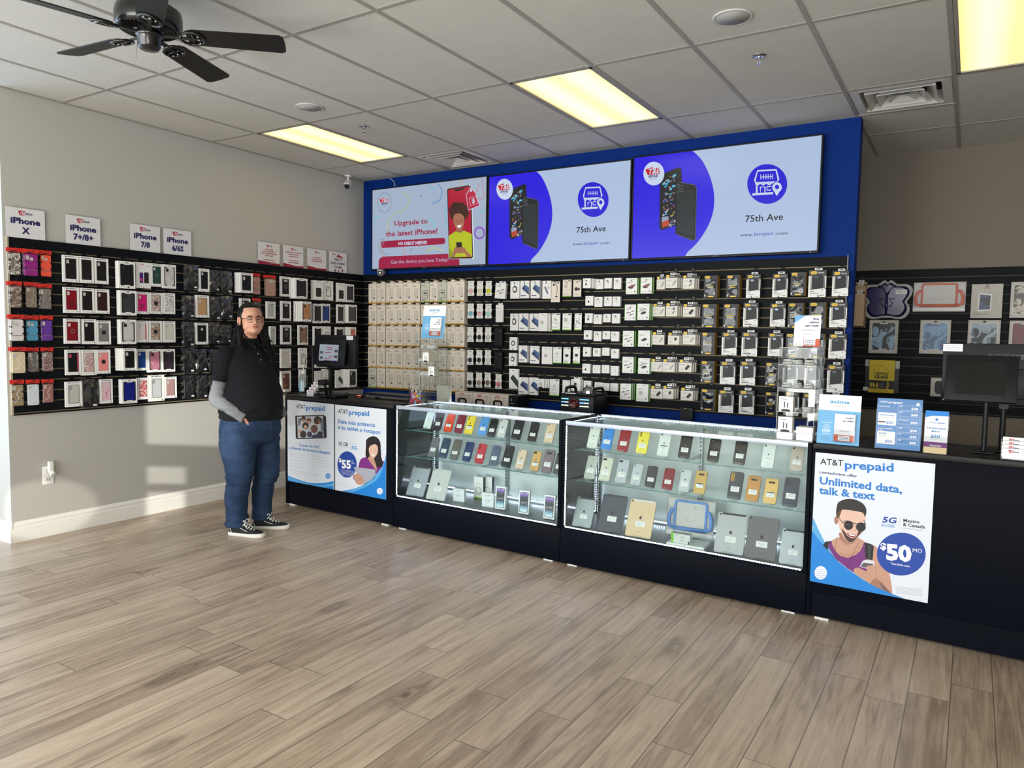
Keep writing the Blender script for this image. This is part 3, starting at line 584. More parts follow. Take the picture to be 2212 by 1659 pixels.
def led(t, p0, p1, out):
    p0, p1, out = Vector(p0), Vector(p1), Vector(out); d = p1-p0; L_ = d.length; d.normalize(); n = int(L_/.0165); m = MB(); s = d.cross(out)
    q = [p0-s*.004, p1-s*.004, p1+s*.004, p0+s*.004]; m.add(q+[v-out*.0015 for v in q], [(0, 1, 2, 3), (7, 6, 5, 4), (0, 4, 5, 1), (3, 2, 6, 7)], M_STRIP)
    for k in range(n):
        c = p0+d*(L_*(k+.5)/n)+out*.0006; r = .0026
        V = [c+d*a*r+s*b*r+out*z for z in (0, .0016) for a, b in ((-1, -1), (1, -1), (1, 1), (-1, 1))]
        m.add(V, [(4, 5, 6, 7), (0, 1, 5, 4), (1, 2, 6, 5), (2, 3, 7, 6), (3, 0, 4, 7)], M_LED)
    return m.build('led_strip', t)
def case(s0, s1, label):
    t = thing('display_case', cf(s0, 0, 0), CANG, label, 'display case'); w = s1-s0; D = .51
    m = MB(); m.box(0, 0, .01, w, D, .238, M_LAM, .0015); m.build('base_cabinet', t)
    m = MB(); m.box(.022, .016, .2385, w-.022, D-.02, .244, M_DECK); m.build('display_deck', t)
    for x, nx in ((0, 1), (w-.022, -1)):
        m = MB(); m.box(x, 0, .2385, x+.022, D, .955, M_LAM, .001); xi = x+.0225 if nx > 0 else x-.0005; m.add([(xi, .02, .245), (xi, D-.02, .245), (xi, D-.02, .95), (xi, .02, .95)], [(0, 1, 2, 3)], M_SIDE); m.build('side_panel', t)
    m = MB(); m.box(.022, .002, .929, w-.022, .02, .955, M_RAIL, .001); m.build('top_rail', t)
    m = MB(); m.box(.022, .002, .2385, w-.022, .02, .25, M_LAM, .001); m.build('bottom_rail', t)
    m = MB(); m.box(.023, .006, .2505, w-.023, .010, .9285, GLASS); m.build('front_glass', t)
    m = MB(); m.box(.023, .0205, .9485, w-.023, D-.012, .9545, TOPGL); m.build('top_glass', t)
    m = MB(); m.box(.022, D-.011, .925, w-.022, D, .957, M_STD); m.build('rear_rail', t)
    for x0, x1, y in ((.023, w/2+.02, D-.022), (w/2-.02, w-.023, D-.031)): m = MB(); m.box(x0, y, .245, x1, y+.006, .93, M_BACK); m.build('sliding_door', t)
    for x in (.05, w/2, w-.05):
        m = MB(); m.box(x-.012, D-.055, .25, x+.012, D-.043, .925, M_STD)
        for k in range(24): z = .27+k*.0265; m.box(x-.004, D-.0558, z, x+.004, D-.054, z+.013, BLACK)
        m.build('slotted_upright', t)
    for z in ZS:
        for x0, x1 in ((.03, w/2-.003), (w/2+.003, w-.03)):
            m = MB(); m.box(x0, .095, z-.006, x1, D-.045, z, SHGL); m.box(x0, .0945, z-.006, x1, .0955, z, M_GEDGE); sh = m.build('glass_shelf', t)
        for x in (.05, w/2, w-.05):
            m = MB(); m.add([(x-.003, D-.055, z-.007), (x+.003, D-.055, z-.007), (x+.003, .12, z-.007), (x-.003, .12, z-.007), (x-.003, D-.055, z-.035), (x+.003, D-.055, z-.035), (x+.003, .12, z-.013), (x-.003, .12, z-.013)],
                [(0, 1, 2, 3), (4, 7, 6, 5), (0, 3, 7, 4), (1, 5, 6, 2), (0, 4, 5, 1), (3, 2, 6, 7)], M_STD); m.build('shelf_bracket', t)
    led(t, (.03, .0115, .2535), (w-.03, .0115, .2535), (0, -1, 0)).location = (0, -.0085, 0)
    led(t, (.0285, .012, .26), (.0285, .012, .925), (0, -1, 0)).location = (0, -.008, 0)
    led(t, (.03, D-.016, .9465), (w-.03, D-.016, .9465), (0, -1, .3)); led(t, (.03, D-.04, .262), (w-.03, D-.04, .262), (0, -1, .2))
    led(t, (.032, D-.036, .26), (.032, D-.036, .93), (.3, -1, 0)); led(t, (w-.032, D-.036, .26), (w-.032, D-.036, .93), (-.3, -1, 0)); led(t, (.026, .03, .944), (.026, D-.02, .944), (.3, 0, -1))
    feet(t, (.09, w-.09)); return t
case(1.262, 2.752, 'lit glass display case of phones beside the corner counter')
case(2.756, 4.302, 'lit glass display case of phones and tablets beside the long counter')
# ---------------------------------------------------------------- hanging packages
_D = {}
CARD = mat((236, 232, 226), .55); CARDW = mat((240, 240, 238), .5); CREAM = mat((232, 222, 208), .55); INKM = mat((26, 27, 30), .5); LG = mat((196, 192, 186), .6); MG = mat((150, 148, 146), .6); ORA = mat((214, 160, 60), .55)
GRN = mat((120, 190, 40), .5); PKG = mat((205, 200, 190), .6); YEL = mat((240, 200, 60), .5)
def casemat(c, r=.4): return mat(c, r, spec=.3)
def pattern(c1, c2, scale, kind, c3=None):
    k = ('pat', c1, c2, scale, kind, c3)
    if k in _M: return _M[k]
    M, b, N, L, nt = nodemat('printed_pattern'); tc = N('ShaderNodeTexCoord')
    if kind == 'v': n = N('ShaderNodeTexVoronoi', Scale=scale); L(tc.outputs['Object'], n.inputs['Vector']); o = n.outputs['Distance']; st = [(.25, c1), (.42, c3 or c2), (.6, c2)]
    elif kind == 'w': n = N('ShaderNodeTexWave', Scale=scale, Distortion=6, Detail=2); L(tc.outputs['Object'], n.inputs['Vector']); o = n.outputs['Fac']; st = [(.35, c1), (.5, c3 or c2), (.65, c2)]
    else: n = N('ShaderNodeTexNoise', Scale=scale, Detail=4, Distortion=1.2); L(tc.outputs['Object'], n.inputs['Vector']); o = n.outputs[0]; st = [(.42, c1), (.5, c3 or c2), (.58, c2)]
    cr = ramp(N, st); L(o, cr.inputs[0]); L(cr.outputs[0], b.inputs['Base Color']); b.inputs['Roughness'].default_value = .35; _M[k] = M; return M
def slab(m, w, h, d, r, mt, z0=0, y0=0, x0=0):
    """rounded phone-like slab, front face at y0-d"""
    P = rr(x0-w/2, z0, x0+w/2, z0+h, r, 3); n = len(P); e = min(.0015, d*.3)
    Q = rr(x0-w/2+e, z0+e, x0+w/2-e, z0+h-e, max(r-e, .001), 3)
    V = [(a, y0, b) for a, b in P]+[(a, y0-d+e, b) for a, b in P]+[(a, y0-d, b) for a, b in Q]
    F = [tuple(range(n))]+[(i, n+i, n+(i+1) % n, (i+1) % n) for i in range(n)]+[(n+i, 2*n+i, 2*n+(i+1) % n, n+(i+1) % n) for i in range(n)]+[tuple(range(2*n, 3*n))[::-1]]
    m.add(V, F, mt)
def logo_m(m, x, z, s, c=None):
    c = c or INKM; m.stroke([(x-s, z-s*.5), (x-s*.6, z+s*.4), (x-s*.1, z-s*.4), (x+s*.3, z+s*.4), (x+s*.9, z-s*.5)], s*.4, c, 2)
def boxframe(m, w, h, d, mt, win):
    """carton with a window opening: win=(x0,z0,x1,z1) measured from bottom centre"""
    a, b, c_, e = win; m.box(-w/2, -d+.004, 0, w/2, 0, h, mt)
    for x0, z0, x1, z1 in ((-w/2, 0, w/2, b), (-w/2, e, w/2, h), (-w/2, b, a, e), (c_, b, w/2, e)): m.box(x0, -d, z0, x1, -d+.004, z1, mt)
def case_art(m, kind, w, z0, z1, y, opt):
    """a phone case filling width w between z0..z1 with its face at y"""
    mt = opt.get('m') or casemat(opt.get('c', (24, 24, 26))); slab(m, w, z1-z0, .006, w*.14, mt, z0, y+.006); m.frame((0, y, 0))
    f = opt.get('f', '')
    if 'c' in f: m.ell(0, z1-w*.42, w*.15, w*.15, opt.get('hc') or LG, 2, 16)                   # round logo window
    if 'h' in f: m.rrect(-w*.44, z1-w*.5, -w*.18, z1-w*.12, w*.1, opt.get('hc') or LG, 2)        # camera opening
    if 'H' in f: m.rrect(-w*.28, z1-w*.34, w*.28, z1-w*.1, w*.08, opt.get('hc') or LG, 2)
    if 'k' in f: m.rect(-w*.2, z0+w*.35, w*.2, z0+w*.75, INKM, 2); m.rect(-w*.13, z0+w*.43, w*.13, z0+w*.67, mt, 3)
    if 'p' in f: m.ell(0, (z0+z1)/2, w*.24, w*.24, INKM, 2, 18)
    if 'r' in f: m.stroke([(w*.2*cos(t*pi/8), (z0+z1)/2+w*.2*sin(t*pi/8)) for t in range(16)], w*.06, GREY, 2, True)
    if 'b' in f:
        for s in (-1, 1):
            for q in (.3, .62): m.rect(s*w*.5, z0+(z1-z0)*q, s*w*.38, z0+(z1-z0)*(q+.08), INKM, 2)
        m.rect(-w*.4, z0+(z1-z0)*.24, w*.4, z0+(z1-z0)*.27, GREY, 2)
    if 'o' in f: m.stroke(rr(-w*.45, z0+w*.05, w*.45, z1-w*.05, w*.12, 3), w*.05, opt.get('hc') or INKM, 2, True)
    if 's' in f: m.stroke(smoothp([(-w*.3, z0+w*.3), (w*.1, z0+w*.7), (-w*.1, z0+w*1.1), (w*.25, z1-w*.3)], 4), w*.05, CARDW, 2)
    if 'g' in f: m.stroke(smoothp([(0, z0+w*.3), (0, z0+w*.8), (-w*.15, z0+w*.95), (w*.15, z0+w*1.05), (w*.2, z0+w*1.3), (w*.02, z0+w*1.35)], 4), w*.06, mat((205, 80, 120), .5), 3)
    if 'e' in f: m.rect(w*.38, z0+w*.08, w*.5, z1-w*.08, opt.get('hc') or RED, 2)
def pk_blister(t, w, h, d, o):
    m = MB(); m.box(-w/2, -.003, h-.028, w/2, 0, h, mat((214, 44, 34), .5)); m.frame((0, -.0035, 0)); m.poly([(-w*.3, h-.020), (w*.05, h-.018), (w*.3, h-.008), (w*.28, h-.013), (w*.02, h-.024), (-w*.15, h-.026)], INKM); m.build('header_card', t)
    m = MB(); case_art(m, 0, w*.8, .006, h-.034, -d+.006, o); m.build('phone_case', t)
    m = MB(); m.box(-w/2, -d, 0, w/2, -.001, h-.026, FILM, .004, 1); m.build('blister_shell', t)
def pk_wbox(t, w, h, d, o):
    m = MB(); wi = (-w/2+w*.13, h*.12, w/2-w*.13, h*.885); boxframe(m, w, h, d, CARDW, wi); m.frame((0, -d, 0))
    m.ell(-w*.3, h*.95, w*.07, h*.018, INKM, 1, 10); m.rect(-w*.2, h*.94, w*.32, h*.96, INKM); m.rect(-w*.3, h*.045, -w*.2, h*.06, MG); m.rect(-w*.02, h*.045, w*.08, h*.06, MG); m.ell(w*.35, h*.055, w*.06, h*.025, MG, 1, 10); m.build('carton', t)
    m = MB(); m.box(wi[0], -d+.0035, wi[1], wi[2], -d+.004, wi[3], mat((60, 60, 60), .5) if not o.get('lt') else LG); case_art(m, 0, w*.66, h*.125, h*.875, -d+.001, o); m.build('phone_case', t)
def pk_mbox(t, w, h, d, o):
    m = MB(); m.box(-w/2, -d, 0, w/2, 0, h, CARDW, .001, 1); m.frame((0, -d, 0)); logo_m(m, 0, h*.945, w*.09); m.rect(-w*.13, h*.04, w*.13, h*.055, MG); m.build('carton', t)
    m = MB(); P = [(-w*.36, h*.1), (-w*.2, h*.1), (-w*.16, h*.13), (w*.16, h*.13), (w*.2, h*.1), (w*.36, h*.1), (w*.4, h*.13), (w*.4, h*.87), (w*.36, h*.9), (w*.2, h*.9), (w*.16, h*.87), (-w*.16, h*.87), (-w*.2, h*.9), (-w*.36, h*.9), (-w*.4, h*.87), (-w*.4, h*.13)]
    m.frame((0, -d, 0)); m.poly(P, INKM, 1); oo = dict(o); mt = oo.get('m') or casemat(oo.get('c', (30, 30, 33))); m.rrect(-w*.33, h*.13, w*.33, h*.87, w*.08, mt, 2)
    f = o.get('f', '')
    if 'h' in f: m.rrect(-w*.28, h*.7, -w*.08, h*.83, w*.05, INKM, 3)
    if 'r' in f: m.stroke([(w*.13*cos(q*pi/8), h*.47+w*.13*sin(q*pi/8)) for q in range(-6, 9)], w*.03, INKM, 3)
    if 'o' in f: m.stroke(rr(-w*.3, h*.15, w*.3, h*.85, w*.08, 3), w*.03, MG, 3, True)
    m.build('window_case', t)
def pk_bag(t, w, h, d, o):
    R = random.Random(int(w*1e5)+int(h*1e5)); m = MB(); slab(m, w*.78, h*.8, d*.45, w*.1, mat((20, 20, 22), .5), h*.04, -d*.3); m.frame((0, -d*.75, 0))
    m.stroke([(-w*.2, h*.1), (-w*.22, h*.6), (-w*.1, h*.72)], .002, DARK, 2); m.rrect(-w*.1, h*.62, w*.12, h*.68, .004, DARK, 2); m.build('phone_case', t)
    m = MB(); n1, n2 = 7, 9
    for y in (-d, -.001):
        V = []; 
        for j in range(n2):
            for i in range(n1):
                u, v = i/(n1-1)-.5, j/(n2-1); e = 4*(.25-u*u)*min(1, 4*v*(1-v)+.1); V.append((u*w*(1-.06*sin(v*9)), y*(.35+.65*e)+R.uniform(-.006, .004), v*h))
        m.add(V, [(j*n1+i, j*n1+i+1, (j+1)*n1+i+1, (j+1)*n1+i) for j in range(n2-1) for i in range(n1-1)], BAGF)
    m.build('clear_bag', t)
    m = MB(); m.box(w*.1, -d-.001, h*.09, w*.3, -d, h*.15, PW); m.frame((0, -d-.001, 0)); m.rect(w*.13, h*.11, w*.27, h*.118, MG, 1); m.build('price_tag', t)
def tabm(t, w, h, c=None, z0=0, tw=.42):
    m = MB(); q = c or CARDW; m.box(-w*tw/2, -.0012, h, w*tw/2, 0, h+.018+z0, q); m.frame((0, -.0012, 0)); m.rrect(-w*tw*.3, h+.008, w*tw*.3, h+.014+z0*.5, .002, INKM, 1); m.build('hang_tab', t)
def pk_clear(t, w, h, d, o):
    g = o.get('g'); c = mat((205, 204, 192), .5) if g else CREAM
    m = MB(); m.box(-w/2, -d, 0, w/2, 0, h*.955, c); m.add([(-w/2, -d, h*.955), (w/2, -d, h*.955), (w/2, -.001, h), (-w/2, -.001, h), (-w/2, 0, h*.955), (w/2, 0, h*.955)], [(0, 1, 2, 3), (1, 5, 2), (0, 3, 4)], c)
    m.frame((0, -d, 0)); m.rect(-w*.5, 0, w*.5, h*.055, mat((150, 178, 60), .5) if g else ORA, 1)
    m.rect(-w*.36, h*.855, -w*.05, h*.875, MG, 1); m.rect(-w*.36, h*.795, w*.02, h*.812, INKM, 1)
    if g: m.stroke(rr(-w*.3, h*.2, w*.3, h*.58, w*.1, 3), w*.04, DARK, 2, True); m.rect(-w*.18, h*.42, w*.18, h*.48, DARK, 2); m.rect(-w*.18, h*.33, w*.18, h*.36, MG, 2); m.rect(-w*.45, h*.08, -w*.1, h*.15, MG, 2)
    else:
        m.rrect(-w*.16, h*.24, w*.26, h*.68, w*.09, mat((214, 208, 198), .35), 1); m.stroke(rr(-w*.16, h*.24, w*.26, h*.68, w*.09, 3), w*.025, MG, 2, True); m.ell(w*.2, h*.25, w*.075, w*.075, INKM, 3, 12)
        for k in range(4): m.ell(-w*.36, h*(.35+.09*k), w*.02, w*.02, MG, 2, 6)
    m.rect(-w*.36, h*.13, w*.1, h*.14, MG, 1); m.rect(-w*.36, h*.10, -w*.1, h*.11, MG, 1); m.frame((w/2, 0, 0), (0, -1, 0)); m.rect(d*.2, h*.5, d*.8, h*.6, MG, 1); m.build('carton', t)
    m = MB(); m.box(-w*.22, -.0012, h, w*.22, 0, h+.012, c); m.build('hang_tab', t)
def pk_pop(t, w, h, d, o):
    m = MB(); P = []
    for s, zz in ((1, 1), (-1, -1)):
        L_ = [(.42, 0), (.5, .04), (.5, .16), (.42, .22), (.42, .42), (.5, .5), (.5, .62), (.43, .7), (.43, .9), (.5, .96), (.44, 1)]
        P += [(s*a*w, b*h) for a, b in (L_ if s > 0 else L_[::-1])]
    n = len(P); m.add([(a, -.004, b) for a, b in P]+[(a, -.0, b) for a, b in P], [tuple(range(n))[::-1], tuple(range(n, 2*n))]+[(i, (i+1) % n, n+(i+1) % n, n+i) for i in range(n)], mat((226, 225, 222), .4))
    m.frame((0, -.004, 0)); m.rect(-w*.2, h*.88, w*.2, h*.9, INKM); m.ell(0, h*.66, w*.07, w*.07, MG, 1, 8); m.rect(-w*.2, h*.07, w*.2, h*.1, INKM); m.build('backing_card', t)
    m = MB(); X = Matrix.Translation((0, -.004, h*.33)) @ Matrix.Rotation(pi/2, 4, 'X'); c = o.get('m') or mat(o['c'], .4)
    m.lathe([(w*.3, 0), (w*.3, .004), (w*.27, .007), (0, .0075)], c, n=20, X=X)
    if o.get('sw'): m.frame((0, -.0118, h*.33)); m.stroke([(w*.18*cos(q/2), w*.18*sin(q/2)) for q in range(8)], w*.07, mat(o['sw'], .4), 1)
    m.build('phone_grip', t)
def lines(m, x, z, w, n, c=None, dz=.004):
    for k in range(n): m.rect(x, z-k*dz, x+w*(1-.25*(k % 3 == 2)), z-k*dz+.0014, c or MG, 1)
def art_on(m, a, w, h):
    B, S_ = INKM, MG
    if a == 'watch': m.stroke(rr(-w*.2, h*.4, w*.16, h*.66, w*.08, 3), w*.08, B, 2, True); m.rect(-w*.12, h*.66, w*.1, h*.73, B, 2); m.rect(-w*.12, h*.34, w*.1, h*.4, B, 2); m.stroke([(w*.22, h*.36), (w*.25, h*.5), (w*.22, h*.7)], w*.05, mat((90, 60, 50), .5), 2)
    elif a == 'phone':
        bl, dk = mat((70, 98, 150), .35), mat((46, 62, 110), .35); m.poly([(-w*.3, h*.58), (-w*.02, h*.8), (w*.5, h*.62), (w*.5, h*.2), (-w*.28, h*.52)], bl, 1); m.poly([(-w*.3, h*.54), (-w*.24, h*.6), (w*.02, h*.66), (w*.5, h*.3), (w*.5, h*.2)], dk, 2); m.ell(-w*.1, h*.6, w*.11, w*.11, B, 3, 14); m.ell(-w*.1, h*.6, w*.05, w*.05, mat((70, 70, 90), .3), 4, 10); m.rect(-w*.42, h*.13, w*.15, h*.17, PNAV, 2)
    elif a == 'green': m.poly([(-w*.35, h*.56), (-w*.05, h*.72), (w*.5, h*.4), (w*.5, h*.04), (-w*.3, h*.48)], mat((46, 62, 56), .35), 1); m.ell(-w*.12, h*.58, w*.07, w*.07, B, 2, 12); m.ell(-w*.0, h*.53, w*.07, w*.07, B, 2, 12)
    elif a == 'olive': m.poly([(-w*.25, h*.5), (-w*.02, h*.68), (w*.45, h*.34), (w*.45, h*.1), (-w*.2, h*.42)], mat((60, 78, 62), .35), 1); m.ell(-w*.06, h*.55, w*.08, w*.08, B, 2, 10)
    elif a == 'cable': m.stroke(smoothp([(-w*.3, h*.45), (0, h*.5), (w*.1, h*.35), (w*.35, h*.42)], 4), w*.03, B, 2); m.stroke([(-w*.32, h*.44), (-w*.12, h*.52)], w*.06, B, 2); m.stroke([(w*.1, h*.55), (w*.35, h*.6)], w*.06, B, 2); m.stroke([(-w*.1, h*.3), (w*.1, h*.38)], w*.06, B, 2)
    elif a == 'car': m.poly([(-w*.2, h*.34), (-w*.22, h*.44), (w*.1, h*.54), (w*.25, h*.5), (w*.22, h*.42), (w*.02, h*.34)], B, 2); m.ell(-w*.12, h*.4, w*.04, w*.05, S_, 3, 8)
    elif a == 'carc': art_on(m, 'car', w, h); m.stroke([(-w*.35, h*.52), (w*.3, h*.68)], w*.04, B, 2); m.stroke([(-w*.3, h*.6), (w*.2, h*.72)], w*.02, B, 2)
    elif a == 'pad': m.poly([(-w*.35, h*.42), (0, h*.58), (w*.38, h*.62), (w*.1, h*.36), (-w*.1, h*.33)], B, 2); m.poly([(-w*.3, h*.44), (0, h*.57), (w*.3, h*.6), (w*.08, h*.42)], mat((150, 70, 80), .4), 3)
    elif a == 'gooseneck': m.stroke(smoothp([(-w*.1, h*.85), (w*.15, h*.8), (w*.2, h*.6), (w*.1, h*.35), (w*.12, h*.28)], 5), w*.05, B, 2); m.ell(-w*.18, h*.84, w*.09, w*.12, B, 2, 10); m.ell(w*.12, h*.27, w*.16, w*.06, B, 2, 12)
    elif a == 'mount': m.ell(-w*.1, h*.46, w*.2, w*.2, B, 2, 14); m.ell(w*.22, h*.46, w*.12, w*.16, B, 2, 8); m.rect(-w*.1, h*.4, w*.3, h*.43, B, 2)
    elif a == 'cube': m.rect(-w*.2, h*.42, w*.15, h*.58, B, 2); m.poly([(w*.15, h*.42), (w*.22, h*.44), (w*.22, h*.6), (w*.15, h*.58)], DARK, 2); m.rect(-w*.4, h*.08, w*.1, h*.14, mat((180, 200, 140), .5), 2)
    elif a == 'plug': m.rect(-w*.3, h*.5, w*.05, h*.72, LG, 2); m.stroke([(-w*.2, h*.52), (-w*.2, h*.7)], w*.03, S_, 3); m.stroke([(-w*.05, h*.38), (w*.35, h*.42)], w*.02, S_, 2)
    elif a == 'usb': m.stroke(smoothp([(-w*.3, h*.2), (-w*.25, h*.4), (0, h*.5), (w*.2, h*.75)], 4), w*.04, B, 2); m.stroke([(-w*.1, h*.48), (-w*.2, h*.58)], w*.11, B, 2); m.stroke([(w*.12, h*.48), (w*.22, h*.36)], w*.11, B, 2)
    elif a == 'torch': m.stroke([(-w*.15, h*.68), (w*.15, h*.58)], w*.2, LG, 2); m.stroke([(-w*.15, h*.68), (w*.15, h*.58)], w*.03, S_, 3); m.stroke([(-w*.45, h*.48), (w*.4, h*.38)], w*.02, B, 3)
    elif a == 'puck': m.rrect(-w*.25, h*.4, w*.05, h*.58, w*.08, LG, 2); m.stroke(rr(-w*.25, h*.4, w*.05, h*.58, w*.08, 3), w*.015, S_, 3, True)
    elif a == 'adapter': m.stroke([(-w*.1, h*.5), (w*.12, h*.68)], w*.16, LG, 2); m.stroke([(-w*.25, h*.35), (w*.25, h*.42)], w*.025, S_, 2)
    elif a == 'screenp': m.poly([(-w*.3, h*.65), (-w*.1, h*.7), (w*.25, h*.3), (w*.05, h*.25)], mat((120, 124, 140), .35), 2); m.ell(w*.25, h*.62, w*.1, w*.2, LG, 2, 10)
    elif a == 'outline': m.stroke(rr(-w*.2, h*.22, w*.25, h*.7, w*.08, 3), w*.04, INKM, 2, True); m.stroke(rr(-w*.2, h*.52, w*.02, h*.7, w*.06, 3), w*.03, INKM, 3, True)
    elif a == 'wallet': m.rrect(-w*.28, h*.16, w*.3, h*.62, w*.05, mat((28, 26, 26), .45), 2); m.rect(w*.22, h*.32, w*.34, h*.44, mat((38, 34, 34), .45), 3)
    elif a == 'twophone': m.rrect(-w*.26, h*.2, -w*.02, h*.6, w*.05, mat((60, 40, 120), .3), 2); m.ell(-w*.14, h*.32, w*.1, w*.12, mat((200, 50, 120), .4), 3, 10); m.rrect(w*.04, h*.2, w*.36, h*.62, w*.05, B, 2)
    elif a == 'mini': m.ell(-w*.08, h*.4, w*.1, w*.14, LG, 2, 10); m.rect(-w*.16, h*.3, 0, h*.5, LG, 2); m.stroke([(-w*.1, h*.5), (-w*.1, h*.6)], w*.02, S_, 2)
    elif a == 'mini2': m.stroke([(-w*.2, h*.3), (-w*.2, h*.6)], w*.05, LG, 2); m.stroke([(w*.12, h*.3), (w*.12, h*.6)], w*.05, LG, 2); m.ell(-w*.2, h*.62, w*.04, w*.05, S_, 3, 8); m.ell(w*.12, h*.62, w*.04, w*.05, S_, 3, 8)
    elif a == 'mini3': m.stroke(rr(-w*.12, h*.2, w*.12, h*.6, w*.1, 3), w*.03, LG, 2, True)
    elif a == 'sq': m.rect(-w*.2, h*.5, w*.1, h*.7, B, 2)
    elif a == 'mcable': m.stroke([(-w*.1, h*.25), (-w*.1, h*.65)], w*.07, B, 2); m.stroke([(w*.12, h*.25), (w*.12, h*.58)], w*.07, B, 2); m.ell(0, h*.06, w*.34, h*.1, B, 2, 14)
def pk_art(t, w, h, d, o):
    """plain carton with printed front; a: picture, side: side colour, foot: bottom band"""
    m = MB(); side = o.get('side'); c = o.get('card') or CARDW; m.box(-w/2, -d, 0, w/2, 0, h, c, .0006, 1)
    if side: m.box(w/2-.0003, -d+.0002, 0.0005, w/2+.0008, -.0005, h-.0005, side); m.box(-w/2-.0005, -d, 0, -w/2+w*.035, -d-.0003, h, side)
    m.frame((0, -d-.0003, 0)); lg = o.get('lg', 'm')
    if lg == 'm': logo_m(m, -w*.05, h*.92, w*.09, o.get('lc')); m.rect(w*.18, h*.84, w*.4, h*.86, MG)
    elif lg == 'b': m.ell(w*.1, h*.9, w*.03, w*.03, B_ if False else INKM, 1, 8); m.rect(w*.16, h*.89, w*.38, h*.91, MG); m.rect(-w*.36, h*.72, w*.1, h*.745, MG); m.rect(-w*.36, h*.68, -w*.05, h*.695, MG); m.rect(w*.25, h*.1, w*.38, h*.2, MG); m.ell(-w*.3, h*.12, w*.05, w*.05, LG, 1, 8); m.ell(-w*.02, h*.12, w*.05, w*.05, LG, 1, 8)
    elif lg == 'v': m.rect(w*.1, h*.91, w*.42, h*.95, INKM); m.rect(-w*.42, h*.93, -w*.1, h*.95, MG); lines(m, -w*.4, h*.18, w*.6, 2)
    elif lg == 's': m.rect(-w*.4, h*.78, w*.05, h*.81, MG); m.ell(-w*.36, h*.9, w*.025, w*.03, MG, 1, 6)
    if o.get('foot'): m.rect(-w/2, 0, w/2, h*.055, o['foot'], 1)
    art_on(m, o.get('a', ''), w, h); m.build('carton', t)
    if o.get('tab'): tabm(t, w, h, c, tw=.6)
def obmark(m, x, z, w, h): m.rrect(x, z, x+w, z+h, h*.4, YEL, 3); m.text('OtterBox', x+w*.14, z+h*.35, h*.3, mat((150, 110, 20), .5), w=w*.72, lay=4, bold=.02)
def pk_otw(t, w, h, d, o):
    m = MB(); boxframe(m, w, h, d, mat((46, 48, 54), .5), (-w*.4, h*.3, w*.4, h*.8)); m.frame((0, -d, 0))
    m.poly([(-w*.5, 0), (w*.5, 0), (w*.5, h*.34), (-w*.5, h*.26)], CARDW, 1); m.rect(-w*.5, h*.26, -w*.4, h*.78, CARDW, 1); m.rect(w*.44, h*.3, w*.5, h*.78, CARDW, 1)
    obmark(m, -w*.4, h*.85, w*.36, h*.11); m.text(o.get('t', 'Defender'), w*.02, h*.88, h*.045, CARDW, w=w*.36, bold=.02, lay=3); m.text('DROP+', -w*.38, h*.19, h*.035, INKM, w=w*.22, bold=.03); lines(m, -w*.38, h*.15, w*.45, 2); m.ell(w*.3, h*.27, w*.07, w*.07, CARDW, 2, 14); m.ell(w*.3, h*.27, w*.03, w*.03, INKM, 3, 8); m.rect(w*.15, h*.05, w*.4, h*.075, MG, 2)
    if o.get('bar'): m.rect(-w*.38, h*.08, w*.12, h*.11, INKM, 2)
    if d > .03: m.box(w/2, -d+.001, .001, w/2+.0008, -.001, h-.001, PKG)
    m.build('carton', t); m = MB(); m.box(-w*.4, -d+.0035, h*.26, w*.4, -d+.004, h*.8, LG); slab(m, w*.68, h*.56, .005, w*.1, casemat((20, 21, 26)), h*.24, -d+.006, w*.02); m.frame((0, -d+.001, 0)); m.rrect(-w*.2, h*.7, w*.02, h*.78, w*.04, mat((150, 170, 200), .2) if o.get('cl') else mat((36, 38, 44), .3), 1); m.build('phone_case', t); tabm(t, w, h)
def pk_otd(t, w, h, d, o):
    m = MB(); m.box(-w/2, -d, 0, w/2, 0, h, mat((22, 23, 26), .45), .001, 1); m.box(w/2-.0002, -d+.002, .001, w/2+.0008, -.001, h-.001, o.get('side') or mat((176, 132, 30), .5)); m.frame((0, -d, 0)); m.stroke(rr(-w*.46, h*.02, w*.46, h*.98, w*.04, 3), w*.02, DARK, 1, True)
    obmark(m, -w*.42, h*.86, w*.38, h*.11); m.rect(-w*.18, h*.03, w*.24, h*.09, YEL, 2); m.ell(-w*.4, h*.1, w*.045, h*.05, CARDW, 2, 10); m.build('carton', t)
    m = MB(); R = random.Random(o.get('seed', 1)); nx, nz = 6, 9; V = [((i/(nx-1)-.5)*w*.7, -d-.001-R.uniform(0, .007), h*.12+j/(nz-1)*h*.72) for j in range(nz) for i in range(nx)]
    m.add(V, [(j*nx+i, j*nx+i+1, (j+1)*nx+i+1, (j+1)*nx+i) for j in range(nz-1) for i in range(nx-1)], mat((34, 38, 46), .08, .0, spec=.5), True); m.build('glossy_window', t)
    m = MB(); m.frame((0, -d-.0085, 0)); m.text('Defender', 0, h*.5, h*.05, mat((235, 215, 80), .5), al='c', w=w*.52, bold=.02, shear=.1); m.rect(-w*.22, h*.43, w*.22, h*.455, CARDW if o.get('wl') else YEL, 2); m.build('film_lettering', t)
